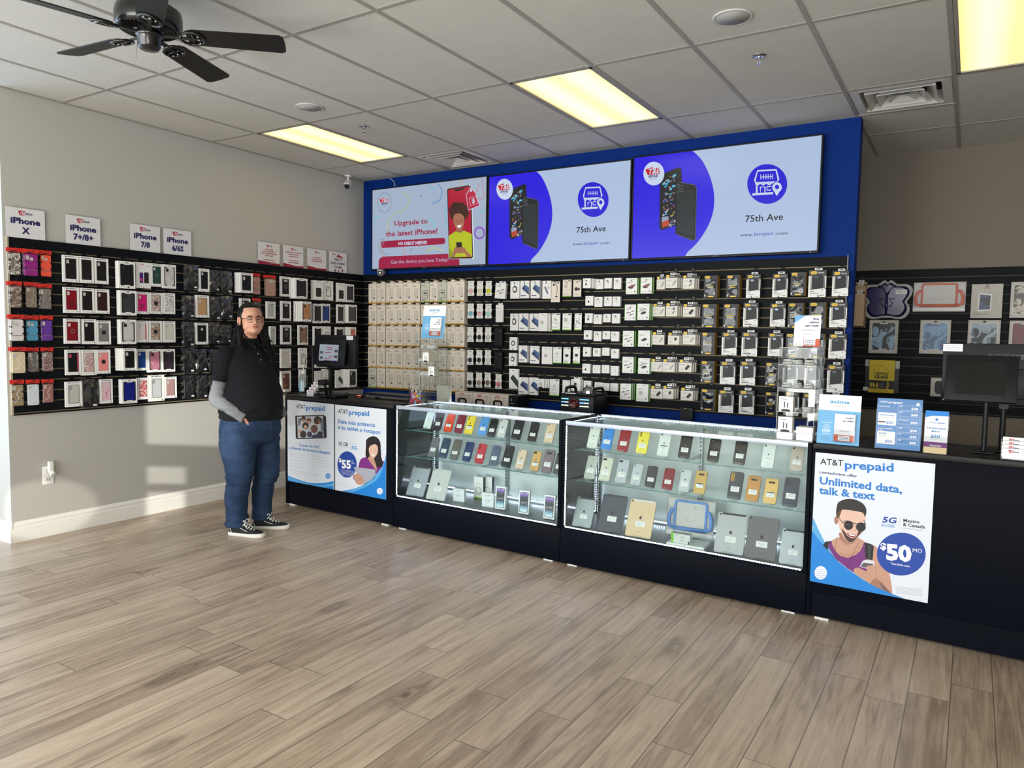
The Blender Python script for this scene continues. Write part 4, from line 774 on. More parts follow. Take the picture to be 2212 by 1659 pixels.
def pk_yt(t, w, h, d, o):
    m = MB(); m.box(-w/2, -d, 0, w/2, 0, h, mat((228, 224, 216), .55)); m.frame((0, -d, 0)); m.rect(-w/2, h*.78, w/2, h, mat((48, 50, 56), .5), 1); m.rrect(-w*.45, h*.8, -w*.18, h*1.0, h*.05, YEL, 2); m.rect(-w*.1, h*.87, w*.25, h*.91, CARDW, 2); lines(m, -w*.42, h*.6, w*.42, 2); lines(m, -w*.42, h*.22, w*.3, 2)
    a = o.get('a', 'adapter'); k = INKM if o.get('dk') else LG; 
    if a == 'car': m.stroke([(w*.02, h*.22), (w*.3, h*.55)], h*.22, INKM, 2)
    elif a == 'cube': m.poly([(w*.12, h*.3), (w*.3, h*.45), (w*.22, h*.65), (w*.02, h*.5)], INKM, 2)
    elif a == 'set': m.poly([(w*.1, h*.45), (w*.3, h*.52), (w*.26, h*.7), (w*.08, h*.64)], mat((60, 80, 110), .4), 2); m.stroke([(w*.05, h*.2), (w*.28, h*.4)], h*.06, INKM, 2)
    else: m.stroke([(w*.05, h*.2), (w*.35, h*.62)], h*.1, k, 2); m.stroke([(w*.15, h*.2), (w*.4, h*.55)], h*.05, MG, 2)
    m.frame((w/2, 0, 0), (0, -1, 0)); m.rect(0, 0, d, h, mat((158, 148, 134), .6), 1); m.build('carton', t); tabm(t, w, h, CARDW)
KIND = dict(blister=pk_blister, wbox=pk_wbox, mbox=pk_mbox, bag=pk_bag, clear=pk_clear, pop=pk_pop, art=pk_art, otw=pk_otw, otd=pk_otd, yt=pk_yt)
OBN = dict(blister='phone_case_pack', wbox='phone_case_box', mbox='phone_case_box', bag='bagged_phone_case', clear='clear_case_pack', pop='phone_grip_pack', art='accessory_box', otw='phone_case_pack', otd='phone_case_pack', yt='charger_box')
CAT = dict(blister='phone case package', wbox='phone case box', mbox='phone case box', bag='bagged phone case', clear='phone case package', pop='phone grip package', art='accessory box', otw='phone case package', otd='phone case package', yt='charger box')
HOOKM = mat((18, 18, 19), .35, .3)
def hook(P, rz, L_, lab, grp):
    if 'hk' not in _D:
        m = MB(); m.box(-.012, -.021, -.012, .012, -.0185, .02, HOOKM, .001, 1); m.tube([(0, -.02, 0), (0, -.1, 0), (0, -.112, .004), (0, -.118, .014)], .0026, HOOKM, n=5); _D['hk'] = m.build('peg_hook'); o = _D['hk']
    else: o = _D['hk'].copy(); C.objects.link(o)
    o.location = P; o.rotation_euler = (0, 0, rz); o.scale = (1, max(.6, L_/.118), 1); tag(o, lab, 'display hook', grp); return o
_PK = {}
def pack(kind, Z, box, wall, lab, grp, o=None, d=.02, off=None, n=0, hk=True, dx=.0, tilt=0, gap=None):
    """box: front face in region pixels; wall: L(eft) B(lue) R(ear); off: distance of the front face from the wall"""
    o = o or {}; gp = {'otd': .011, 'bag': .008}.get(kind, .0025); off = off if off is not None else .03+d+n*(d+gp); x0, y0, x1, y1 = box
    ax, pv, rz = {'L': (0, off, pi/2), 'B': (1, -off, 0), 'R': (1, YB-off, 0)}[wall]
    a = un(*Z((x0+x1)/2, y0), ax, pv); b = un(*Z((x0+x1)/2, y1), ax, pv); l = un(*Z(x0, (y0+y1)/2), ax, pv); r = un(*Z(x1, (y0+y1)/2), ax, pv)
    w = (r-l).length; h = a.z-b.z; c = (l+r)/2; nrm = Vector((1, 0, 0)) if wall == 'L' else Vector((0, -1, 0)); base = c-nrm*d; base.z = b.z
    def make(loc, lb, g):
        key = (kind, round(w, 2), round(h, 2), d, str(sorted((k, str(v)) for k, v in o.items()))) if kind in ('clear', 'otw', 'yt') else None
        if key and key in _PK: t = copy_tree(_PK[key]); t.location = loc; t.rotation_euler = (0, tilt, rz); tag(t, lb, CAT[kind], g)
        else:
            t = thing(OBN[kind], loc, 0, lb, CAT[kind], g, rot=(0, tilt, rz)); KIND[kind](t, w, h, d, o)
            if key: _PK[key] = t
        return t
    make(base, lab, grp)
    for k in range(n):
        q = base-nrm*(d+gp)*(k+1); q += (Vector((0, 1, 0)) if wall == 'L' else Vector((1, 0, 0)))*dx*(k+1)
        make(q, o.get('bl') or 'package hanging directly behind '+lab.split(',')[0][:60], (grp or 'packages')+', behind the front ones')
    if hk:
        top = base.z+h+(.012 if kind in ('clear', 'otw', 'yt') else -.006); kz = max(0, math.floor((2.0515-top+.03)/.0762)); z = 2.0515-kz*.0762
        wn = {'L': 'long window-side slatwall', 'B': 'slatwall below the televisions', 'R': 'rear slatwall'}[wall]
        P = Vector((0, c.y, z)) if wall == 'L' else Vector((c.x, 0 if wall == 'B' else YB, z)); hook(P, rz, off+.012, 'black metal display hook slotted into the '+wn, 'display hooks in the '+wn)
ROWN = ['top', 'second', 'third', 'fourth', 'lowest', 'sixth', 'seventh']
def grid(rows, kind, Z, wall, rack, looks, grp, opts, **kw):
    for r, row in enumerate(rows):
        for k, bx in enumerate(row):
            if bx is None: continue
            lk = looks[r][k]; op = opts[r][k] if opts else {}; kd = kind; kk = dict(kw)
            if isinstance(op, dict):
                op = dict(op); kd = op.pop('K', kind)
                for q in ('d', 'n', 'off', 'tilt', 'dx', 'hk'):
                    if q in op: kk[q] = op.pop(q)
            pack(kd, Z, bx, wall, f'{lk}, {ORD[k]} in {ROWN[r]} row, {rack}', grp, op, **kk)
# --- window-side slatwall, red-topped packs
P_ = pattern
camo = lambda *c: P_(c[0], c[1], 60, 'n', c[2]); 
grid([[(55, 398, 168, 605), (178, 408, 298, 612), (300, 418, 395, 618)], [(65, 648, 175, 850), (188, 655, 288, 850), (290, 668, 398, 860)], [(70, 897, 192, 1100), (192, 905, 298, 1098), (305, 905, 405, 1098)], [(83, 1140, 205, 1340), (205, 1143, 300, 1330), (313, 1143, 408, 1325)], [(82, 1385, 190, 1585), (202, 1383, 305, 1580), (320, 1380, 410, 1560)]],
     'blister', ZA, 'L', 'the red-topped packs', [['white camouflage phone case', 'purple phone case', 'orange phone case'], ['brown camouflage phone case', 'silver glitter phone case', 'striped metallic phone case'], ['white and magenta phone case', 'light blue phone case', 'violet phone case'], ['gold glitter phone case', 'flowered silver phone case', 'rose flowered phone case'], ['tan phone case', 'white phone case with blue edge', 'rose brown phone case']], 'red-topped phone case packs',
     [[dict(m=camo((230, 228, 225), (90, 80, 74), (150, 140, 128)), f='hb', K='blister'), dict(c=(150, 40, 130), f='chb', n=1), dict(c=(250, 96, 70), f='chb')],
      [dict(m=camo((190, 176, 160), (90, 70, 66), (140, 120, 110)), f='hb', n=1), dict(m=P_((190, 180, 165), (130, 115, 100), 160, 'v'), f='h'), dict(m=P_((190, 180, 172), (60, 54, 50), 40, 'w'), f='hb')],
      [dict(c=(228, 224, 222), f='chb', n=1), dict(c=(88, 160, 200), f='chb'), dict(c=(110, 60, 160), f='hb')],
      [dict(m=P_((210, 190, 150), (226, 212, 180), 90, 'n'), f='hs', n=1), dict(m=P_((200, 198, 192), (110, 104, 100), 70, 'v'), f='h'), dict(m=P_((190, 170, 165), (120, 90, 90), 90, 'n'), f='h')],
      [dict(c=(160, 140, 110), f='hbs'), dict(c=(216, 224, 236), f='hs'), dict(c=(160, 110, 104), f='hs')]], d=.018)
dk = dict(c=(26, 25, 25), f='h')
grid([[(472, 455, 588, 655), (595, 465, 700, 662), (708, 478, 810, 668)], [(478, 693, 592, 885), (600, 700, 705, 888), (712, 708, 817, 890)], [(483, 928, 600, 1115), (615, 932, 720, 1118), (722, 942, 828, 1120)], [(492, 1160, 605, 1348), (610, 1160, 720, 1350), (722, 1160, 825, 1338)], [(492, 1398, 615, 1585), (610, 1380, 748, 1600), (748, 1380, 842, 1560)]],
     'wbox', ZA, 'L', 'under 7+/8+ sign', [['black case in white window box', 'black kickstand case in white window box', 'plain black case in white window box'], ['dark red kickstand case in white box', 'black case in white box', 'dark brown case in white box'], ['dark red ring case in white box', 'black case in white box', 'grey grip case in white box'], ['black case with pink edge in white box', 'flowered white case in white box', 'pink grip case in white box'], ['clear case in white box', 'black case in clear bag', 'flamingo case in white box']], 'white window boxes under the second sign',
     [[dk, dict(c=(26, 24, 23), f='k', d=.02), dk], [dict(c=(130, 14, 30), f='hk'), dk, dict(c=(48, 24, 22), f='h')], [dict(c=(128, 16, 30), f='hr'), dict(c=(22, 22, 22), f='h'), dict(c=(126, 126, 124), f='hp')],
      [dict(c=(22, 22, 24), f='he', hc=mat((196, 60, 90), .5)), dict(m=P_((222, 212, 208), (180, 140, 140), 70, 'n'), f='h'), dict(c=(238, 140, 140), f='hp')], [dict(c=(190, 192, 186), f='ho', lt=1, hc=MG), dict(K='bag', d=.035), dict(c=(226, 190, 200), f='hg')]], d=.02)
wb = dict(K='wbox')
grid([[(885, 500, 1010, 702), (1015, 508, 1125, 700), (1128, 518, 1215, 688), (1217, 525, 1315, 702)], [(895, 718, 1020, 903), (1018, 728, 1112, 893), (1117, 735, 1215, 892), (1222, 738, 1308, 893)], [(898, 935, 1018, 1118), (1018, 943, 1108, 1105), (1115, 945, 1210, 1105), (1220, 948, 1310, 1105)],
      [(920, 1150, 1020, 1315), (1020, 1155, 1100, 1315), (1105, 1155, 1208, 1328), (1210, 1155, 1308, 1325)], [(910, 1380, 1025, 1560), (1028, 1370, 1112, 1530), (1115, 1350, 1228, 1543), (1230, 1362, 1320, 1520)]],
     'mbox', ZA, 'L', 'under 7/8 sign', [['black case in notched white box', 'white box picturing two phones', 'green case in white box', 'white marble case in notched box'], ['charcoal case in notched box', 'hot pink kickstand case box', 'flowered grip case box', 'black and white patterned case box'], ['clear case in notched box', 'red-edged clear case box', 'flowered case with black grip box', 'pale clear case box'], ['black case in white box', 'blue kickstand case box', 'pink marble case in notched box', 'dark case in notched box'], ['royal blue case in notched box', 'red flowered case box', 'silver framed case pack', 'red heart-striped case box']], 'white boxes under the third sign',
     [[dict(c=(24, 24, 26), f='h', n=1), dict(K='art', a='twophone', lc=RED), dict(wb, c=(38, 70, 62), f='hr'), dict(m=P_((226, 222, 220), (190, 186, 184), 60, 'n'), f='h')],
      [dict(c=(58, 58, 60), f='h', n=1), dict(wb, c=(216, 30, 120), f='hk'), dict(wb, m=P_((226, 212, 206), (160, 130, 120), 80, 'n'), f='hp'), dict(wb, m=P_((30, 30, 30), (230, 230, 228), 90, 'v'), f='h')],
      [dict(c=(206, 204, 200), f='ho', n=1), dict(wb, c=(216, 212, 210), f='he', lt=1), dict(wb, m=P_((206, 196, 176), (150, 120, 110), 80, 'n'), f='hp'), dict(wb, c=(210, 208, 198), f='ho', hc=LG, lt=1)],
      [dict(K='wbox', c=(22, 22, 24), f='h', n=4, dx=-.006, d=.012), dict(wb, c=(20, 60, 130), f='hk'), dict(m=P_((206, 150, 166), (180, 110, 130), 60, 'n'), f='h'), dict(c=(50, 40, 48), f='h')],
      [dict(c=(24, 30, 130), f='', n=1), dict(wb, m=P_((226, 216, 212), (190, 80, 90), 60, 'n'), f='h'), dict(wb, c=(196, 200, 204), f='ho', hc=MG, lt=1), dict(wb, m=P_((150, 40, 60), (200, 180, 176), 50, 'w'), f='h')]], d=.022)
bg = dict(K='bag', d=.03)
grid([[(85, 300, 215, 525), (212, 335, 300, 540), (312, 345, 403, 542), (410, 355, 515, 560)], [(68, 575, 180, 780), (180, 572, 298, 772), (300, 585, 415, 800), (415, 578, 523, 785)], [(65, 810, 180, 1040), (178, 818, 290, 1012), (302, 812, 408, 1010), (410, 835, 510, 1000)], [(62, 1045, 185, 1275), (188, 1055, 295, 1260), (298, 1058, 400, 1265)], [(68, 1290, 185, 1500), (192, 1290, 298, 1500), (300, 1290, 400, 1475)]],
     'bag', ZB, 'L', 'the bagged cases', [['black case in crinkled clear bag', 'black case in white box', 'black case in clear bag', 'black case in shiny clear bag'], ['black case in clear bag', 'tan case in white box', 'grey-black case in clear bag', 'black case in clear bag'], ['black case in bag with wide label', 'round-window black case in white box', 'black case in clear bag', 'short black case in clear bag'], ['black case in clear bag', 'black case in clear bag', 'black case in crumpled bag'], ['black case in clear bag', 'black case in clear bag', 'black case in bag behind the man']], 'bagged black phone cases',
     [[bg, dict(K='wbox', c=(24, 24, 26), f='h', d=.02, tab=1), bg, bg], [bg, dict(K='wbox', c=(190, 150, 110), f='h', d=.02), bg, bg], [bg, dict(K='wbox', c=(22, 22, 24), f='c', d=.02), bg, bg], [bg, bg, bg], [bg, bg, bg]])
ar = lambda a, **k: dict(K='art', a=a, **k); mb = lambda c, **k: dict(K='mbox', c=c, **k); wx = lambda c, **k: dict(K='wbox', c=c, **k)
grid([[(578, 372, 690, 550), (690, 375, 768, 568), (808, 392, 908, 583), (940, 405, 1027, 583), (1070, 420, 1180, 602), (1237, 440, 1317, 613), (1317, 443, 1410, 617), (1445, 462, 1515, 630), (1525, 473, 1597, 635)],
      [(578, 600, 668, 770), (697, 598, 775, 770), (815, 628, 893, 780), (945, 625, 1032, 800), (1127, 628, 1215, 808), (1235, 648, 1307, 823), (1307, 648, 1382, 820), (1447, 655, 1507, 823), (1540, 657, 1622, 822)],
      [None, None, (845, 850, 895, 1012), (945, 840, 1035, 1012), (1100, 840, 1185, 1015), (1235, 850, 1310, 1020), (1318, 850, 1388, 1020), (1433, 858, 1503, 1020), (1560, 858, 1615, 1020)],
      [None, None, None, (942, 1050, 1032, 1223), (1105, 1045, 1175, 1225), (1240, 1055, 1315, 1222), (1318, 1055, 1390, 1222), None, (1560, 1060, 1622, 1215)],
      [None, None, None, (943, 1250, 1032, 1437), (1110, 1235, 1167, 1400), (1243, 1250, 1305, 1400), (1315, 1232, 1380, 1400), (1435, 1243, 1507, 1400), (1550, 1235, 1622, 1395)]],
     'wbox', ZB, 'L', 'the racks beyond the man', [['black case in window box', 'rose case in red-topped pack', 'rose gold case box with red tag', 'black grip case in white box', 'black case in deep white box', 'white box picturing black wallet', 'white box with case outline', 'white box with black wallet', 'dark case in notched box'],
      ['black case in window box', 'red-topped case pack', 'silvery clear case pack', 'black grip case in white box', 'brown ring case in notched box', 'black ring case in notched box', 'blue case in notched box', 'charcoal case in notched box', 'grey case in tilted notched box'],
      ['', '', 'clear case pack', 'black case in white box', 'wood brown case in notched box', 'black case in notched box', 'white box with outline', 'black case in notched box', 'pink case in stacked box'],
      ['', '', '', 'pale flowered case in white box', 'tilted white box with outline', 'boxed case below the register screen', 'white box below the register screen', '', 'boxed case behind the register'],
      ['', '', '', 'brown case in white box', 'white box behind the sanitizer bottle', 'white accessory box', 'white box with blue-grey picture', 'white box with green phone picture', 'dark case in stacked white box']], 'boxed phone cases beyond the man',
     [[dict(wx((24, 24, 26), f='h'), n=2, dx=-.004), dict(K='blister', c=(200, 150, 140), f='hb'), dict(K='blister', c=(190, 150, 135), f='H', n=1), wx((30, 30, 32), f='Hr'), dict(mb((34, 34, 38), f='h'), n=3, dx=-.003, d=.016), dict(ar('wallet'), n=1), dict(ar('outline')), ar('wallet'), mb((60, 60, 64), f='')],
      [wx((24, 24, 26), f='h'), dict(K='blister', c=(90, 80, 80), f='hb'), wx((180, 184, 180), f='H', lt=1), wx((30, 30, 32), f='Hk'), dict(mb((190, 136, 96), f='hr'), n=3, dx=-.012, d=.018), mb((44, 44, 46), f='r'), mb((40, 70, 140), f='h'), mb((50, 52, 58), f=''), dict(mb((80, 80, 82), f=''), n=1, dx=-.012)],
      [{}, {}, wx((180, 184, 180), f='H', lt=1), wx((30, 30, 32), f='Hr'), mb((150, 120, 100), f='hr'), mb((22, 22, 24), f='c'), ar('outline'), mb((22, 22, 24), f=''), dict(wx((220, 120, 120), f='k'), n=3, dx=-.008, d=.014)],
      [{}, {}, {}, wx((214, 208, 200), f='H', lt=1), ar('outline'), ar(''), ar(''), {}, wx((30, 30, 30))],
      [{}, {}, {}, wx((112, 76, 66), f='h'), ar(''), ar(''), ar('puck'), ar('olive'), dict(wx((44, 46, 44), f='hr'), n=4, dx=-.010, d=.014)]], d=.022)
# --- slatwall below the televisions: clear case packs
xs = [133, 233, 338, 435, 537, 633, 741, 840, 940, 1045, 1145]; rows = []; lk = []; op = []
for r, (ya, yb, hh) in enumerate(((170, 148, 234), (417, 410, 235), (658, 676, 235), (897, 940, 245), (1140, 1200, 232))):
    rows.append([(x-46, ya+(yb-ya)*k/10, x+46, ya+(yb-ya)*k/10+hh) for k, x in enumerate([x-(6 if r == 3 else 3 if r in (2, 4) else 0)*(1-k/10) for k, x in enumerate(xs)])])
    g = {0: (6, 8), 4: (0,)}.get(r, ()); lk.append(['grey-green pack of clear case' if k in g else 'cream pack of clear phone case' for k in range(11)]); op.append([dict(g=1) if k in g else dict(bl='cream pack of clear phone case hanging behind the front pack') for k in range(11)])
grid(rows, 'clear', ZC, 'B', 'the cream packs', lk, 'cream packs of clear phone cases', op, d=.026, n=1)
pc = [[(214, 176, 168), (220, 206, 170), (214, 206, 30)], [(110, 170, 180), (226, 190, 188), (150, 214, 196)], [(226, 226, 226), (20, 20, 22), (196, 190, 188)], [(34, 36, 66), (18, 18, 20), (206, 206, 202)], [(28, 34, 32), (150, 130, 122), (110, 84, 76)]]
pn = [['rose', 'cream', 'yellow'], ['blue-grey', 'pink', 'mint green'], ['black and white', 'black', 'teardrop grey'], ['navy', 'black', 'clear'], ['green-black', 'mushroom', 'brown']]
rows = []
for r, yt in enumerate((143, 405, 678, 942, 1203)): rows.append([(x-38, yt+(2 if k else 0), x+38, yt+172) for k, x in enumerate([q-(3*r if k < 2 else 5*r*.6) for k, q in enumerate((1270, 1374, 1474))])])
grid(rows, 'pop', ZC, 'B', 'the phone grip cards', [[n_+' phone grip on card' for n_ in q] for q in pn], 'phone grip cards', [[dict(c=c, **({'sw': (30, 30, 30)} if c == (226, 226, 226) else {'sw': (200, 90, 100)} if c == (226, 190, 188) else {})) for c in q] for q in pc], d=.005, off=.07)
for bx, kd, lb, o, kw in (((1545, 168, 1665, 348), 'art', 'white box picturing a charging cable, tilted, right of the yellow phone grip', dict(a='cable', lg='s', tab=1), dict(d=.03, tilt=radians(4))),
        ((1557, 420, 1640, 620), 'art', 'narrow white cable box hanging after the mint phone grip', dict(a='mini2', lg='s', tab=1), dict(d=.02)),
        ((1545, 695, 1632, 888), 'art', 'black charger box with white adapter, hanging after the teardrop phone grip', dict(a='', lg='m', card=BLACK), dict(d=.03)),
        ((1545, 965, 1630, 1158), 'art', 'black cable box with two white plugs above the pink phone grip', dict(a='', lg='m', card=BLACK), dict(d=.03)),
        ((1550, 1222, 1626, 1392), 'pop', 'pink round phone grip on white card in the lowest row', dict(c=(200, 90, 110), sw=(226, 150, 160)), dict(d=.005, off=.07))):
    pack(kd, ZC, bx, 'B', lb, 'accessories beside the phone grips', o, **kw)
# --- accessories in the middle
GN = dict(side=INKM, foot=GRN, lg='v'); gb = dict(side=mat((88, 160, 40), .5), lg='b')
def many(Z, wall, rack, rows, grp, **kw):
    for r, row in enumerate(rows):
        for k, (bx, kd, lb, o, *x) in enumerate(row):
            kk = dict(kw); kk.update(x[0] if x else {}); o = dict(o); pack(kd, Z, bx, wall, f'{lb}, {ORD[k]} in {ROWN[r]} row, {rack}', grp, o, **kk)
A = lambda bx, a, lb, **k: (bx, 'art', lb, dict(a=a, **{q: v for q, v in k.items() if q not in ('d', 'n', 'tilt', 'dx')}), {q: v for q, v in k.items() if q in ('d', 'n', 'tilt', 'dx')})
many(ZD, 'B', 'the accessory boxes', [
    [A((120, 200, 225, 402), 'watch', 'white smartwatch band box', d=.03), A((235, 195, 335, 398), 'phone', 'white box with blue phone picture', n=1), A((357, 193, 459, 398), 'phone', 'white box with blue phone picture', n=1), A((490, 195, 588, 403), 'screenp', 'white screen protector box', lc=PNAV, n=1), A((587, 205, 694, 443), 'gooseneck', 'box picturing a black gooseneck holder', lg='v', side=INKM, card=CREAM, d=.03), A((722, 183, 828, 380), 'plug', 'green-footed box picturing a wall plug', **GN, card=CREAM), A((843, 185, 940, 380), 'mount', 'cream box picturing a black mount', lg='v', side=INKM, card=CREAM, d=.04)],
    [A((118, 575, 210, 772), 'watch', 'white smartwatch band box', d=.03), A((220, 573, 322, 773), 'phone', 'white box with blue phone picture', n=1), A((345, 575, 443, 775), 'phone', 'white box with dark blue phone picture'), A((445, 570, 548, 778), 'puck', 'white charger box fronting a long stack', lc=RED, n=2, dx=.010), A((587, 572, 697, 768), 'torch', 'green-footed box picturing a car charger', **GN), A((720, 572, 828, 768), 'plug', 'green-footed box picturing a plug', **GN), A((860, 572, 945, 768), 'usb', 'green-footed box picturing a black cable', **GN)],
    [A((110, 848, 196, 997), 'watch', 'short white watch band box', d=.03, lg='s'), A((217, 945, 313, 1140), 'phone', 'white box with blue phone picture', n=1), A((347, 950, 450, 1152), 'phone', 'white box with dark blue phone picture'), A((483, 958, 600, 1160), 'puck', 'white box with red mark and plug', lc=RED, d=.03), A((610, 962, 712, 1150), 'adapter', 'green-footed box picturing a grey adapter', **GN), A((730, 965, 815, 1155), 'cube', 'green-footed box picturing a black cube', **GN), A((843, 960, 925, 1153), 'cube', 'green-footed box with dark cube', **GN)],
    [A((102, 1030, 190, 1180), 'watch', 'short white box with black watch', d=.03), A((213, 1313, 320, 1510), 'phone', 'white box with blue phone picture near bottom', n=1), A((338, 1315, 437, 1517), 'phone', 'white box with dark blue phone near bottom'), A((430, 1330, 510, 1435), 'mcable', 'short white cable box fronting tan boxes', n=2, dx=.014, d=.02, lg='s'), A((570, 1333, 685, 1525), 'adapter', 'green-footed box near bottom', **GN), A((722, 1345, 808, 1500), '', 'white box behind the party speaker', lg='v'), A((822, 1335, 930, 1470), 'sq', 'white box with black square picture', lg='s', tab=1, n=1, dx=.008)],
    [A((105, 1215, 213, 1445), 'green', 'tall white box with green phone picture', lg='m')]], 'white accessory boxes', d=.022)
B7 = [[(958, 168, 1048, 280), (1108, 178, 1192, 292), (1208, 165, 1292, 283), (1315, 162, 1400, 292)], [(988, 370, 1077, 482), (1093, 382, 1183, 497), (1205, 378, 1292, 490), (1302, 378, 1390, 492)], [(983, 572, 1070, 685), (1083, 585, 1174, 695), (1193, 580, 1276, 675), (1295, 575, 1385, 688)], [(970, 768, 1060, 875), (1083, 780, 1169, 893), (1187, 778, 1272, 872), (1285, 782, 1376, 895)],
      [(960, 962, 1048, 1072), (1075, 975, 1161, 1070), (1182, 970, 1264, 1062), (1285, 982, 1373, 1093)], [(952, 1155, 1043, 1265), (1070, 1170, 1158, 1265), (1178, 1170, 1262, 1265), (1280, 1180, 1370, 1293)], [(968, 1352, 1054, 1450), (1093, 1370, 1182, 1467), (1182, 1380, 1263, 1468), (1277, 1382, 1363, 1475)]]
many(ZD, 'B', 'the little square boxes', [[A(b, ('mini', 'mini2', 'mini2', 'mini2')[k] if r < 2 or k != 2 else 'mini3', ('little white charger cube box' if k == 0 else 'little white cable box'), lg='s', d=.03, n=(2 if r == 0 and k == 0 else 0), dx=.012) for k, b in enumerate(row)] for r, row in enumerate(B7)], 'little white square boxes')
ROW5 = ['pad', 'pad', 'cable', 'carc', 'cable', 'car', 'cable', 'carc', 'cable', 'puck']
G5 = [[(1455, 165, 1587, 350), (1623, 157, 1756, 343)], [(1440, 470, 1570, 653), (1587, 460, 1727, 648)], [(1418, 775, 1548, 957), (1595, 770, 1735, 957)], [(1413, 1075, 1545, 1262), (1595, 1090, 1730, 1272)], [(1387, 1387, 1515, 1570), (1573, 1390, 1715, 1592)]]
PN = dict(pad='a wireless charging pad', cable='black cables', carc='car charger and cable', car='a car charger', puck='a white charger')
many(ZD, 'B', 'the green-sided boxes', [[A(b, ROW5[2*r+k], 'green-sided white box picturing '+PN[ROW5[2*r+k]], d=.025, n=(2 if (r, k) in ((1, 1), (4, 0)) else 1), dx=.004, **gb) for k, b in enumerate(row)] for r, row in enumerate(G5)], 'green-sided white boxes')
Y5 = [[(77, 155, 150, 270), (157, 140, 262, 258), (310, 145, 415, 265)], [(42, 400, 150, 512), (160, 395, 262, 512), (312, 403, 425, 515)], [(35, 655, 146, 765), (178, 660, 280, 765), (310, 655, 425, 765)], [(27, 895, 130, 1005), (135, 900, 235, 1010), (278, 903, 390, 1012)], [(23, 1137, 130, 1248), (133, 1137, 228, 1250), (292, 1155, 403, 1265)]]
YA = [['adapter', 'adapter', 'set'], ['adapter', 'set', 'car'], ['adapter', 'cube', 'adapter'], ['adapter', 'adapter', 'car'], ['car', 'cube', 'car']]
many(ZE, 'B', 'the yellow-badged charger boxes', [[(b, 'yt', {'adapter': 'white box with cable picture', 'set': 'white box with plug and cables', 'car': 'white box with car charger picture', 'cube': 'white box with black cube'}[YA[r][k]], dict(a=YA[r][k]), dict(d=.028, n=2 if k else 0, dx=.008 if k else 0)) for k, b in enumerate(row)] for r, row in enumerate(Y5)], 'yellow-badged white charger boxes')
OD, OW = 'otd', 'otw'
O5 = [[((500, 145, 620, 345), OD), ((700, 140, 820, 345), OD), ((880, 135, 1005, 345), OW, 'Commuter'), ((1115, 130, 1250, 340), OW, 'Commuter Lite'), ((1275, 115, 1410, 328), OD), ((1437, 97, 1595, 340), OW, 'Defender'), ((1650, 105, 1795, 330), OW, 'Commuter')],
      [((480, 400, 610, 615), OD), ((672, 400, 805, 620), OD), ((853, 390, 985, 605), OW, 'Commuter'), ((1093, 390, 1230, 605), OW, 'Commuter Lite'), ((1250, 390, 1390, 620), OD), ((1440, 385, 1590, 620), OD), ((1625, 385, 1780, 610), OW, 'Commuter')],
      [((475, 655, 595, 855), OD), ((660, 655, 795, 860), OW, 'Defender'), ((838, 655, 978, 868), OW, 'Commuter'), ((1072, 660, 1210, 868), OW, 'Commuter Lite'), ((1232, 665, 1370, 880), OD), ((1440, 665, 1580, 890), OD), ((1617, 665, 1775, 890), OW, 'Defender')],
      [((470, 910, 590, 1108), OD), ((645, 915, 780, 1120), OW, 'Defender'), ((823, 915, 960, 1128), OW, 'Commuter'), ((1050, 925, 1165, 1135), OD), ((1205, 925, 1340, 1140), OW, 'Commuter'), ((1400, 940, 1540, 1150), OW, 'Commuter'), ((1603, 945, 1755, 1195), OW, 'Defender')],
      [((470, 1163, 600, 1357), OD), ((630, 1175, 765, 1375), OW, 'Defender'), ((815, 1175, 950, 1388), OW, 'Commuter'), ((1048, 1190, 1150, 1395), OD), ((1215, 1190, 1350, 1400), OW, 'Commuter'), ((1385, 1205, 1520, 1420), OW, 'Commuter'), ((1600, 1215, 1750, 1450), OW, 'Defender')]]
many(ZE, 'B', 'the yellow-badged case packs', [[(q[0], q[1], 'black pack with glossy window' if q[1] == OD else 'white-footed pack of black phone case', dict(seed=r*7+k, wl=(k in (0, 4, 5))) if q[1] == OD else dict(t=q[2], cl=(q[2][0] == 'C'), bar=(k == 2 and r)), dict(d=.03 if q[1] == OD else .026, n=1)) for k, q in enumerate(row)] for r, row in enumerate(O5)], 'yellow-badged phone case packs')
pack('art', ZE, (285, 1330, 400, 1440), 'B', 'black accessory pack hanging low over the blue wall behind the glass case', None, dict(a='', lg='m', lc=YEL, card=BLACK), d=.02)
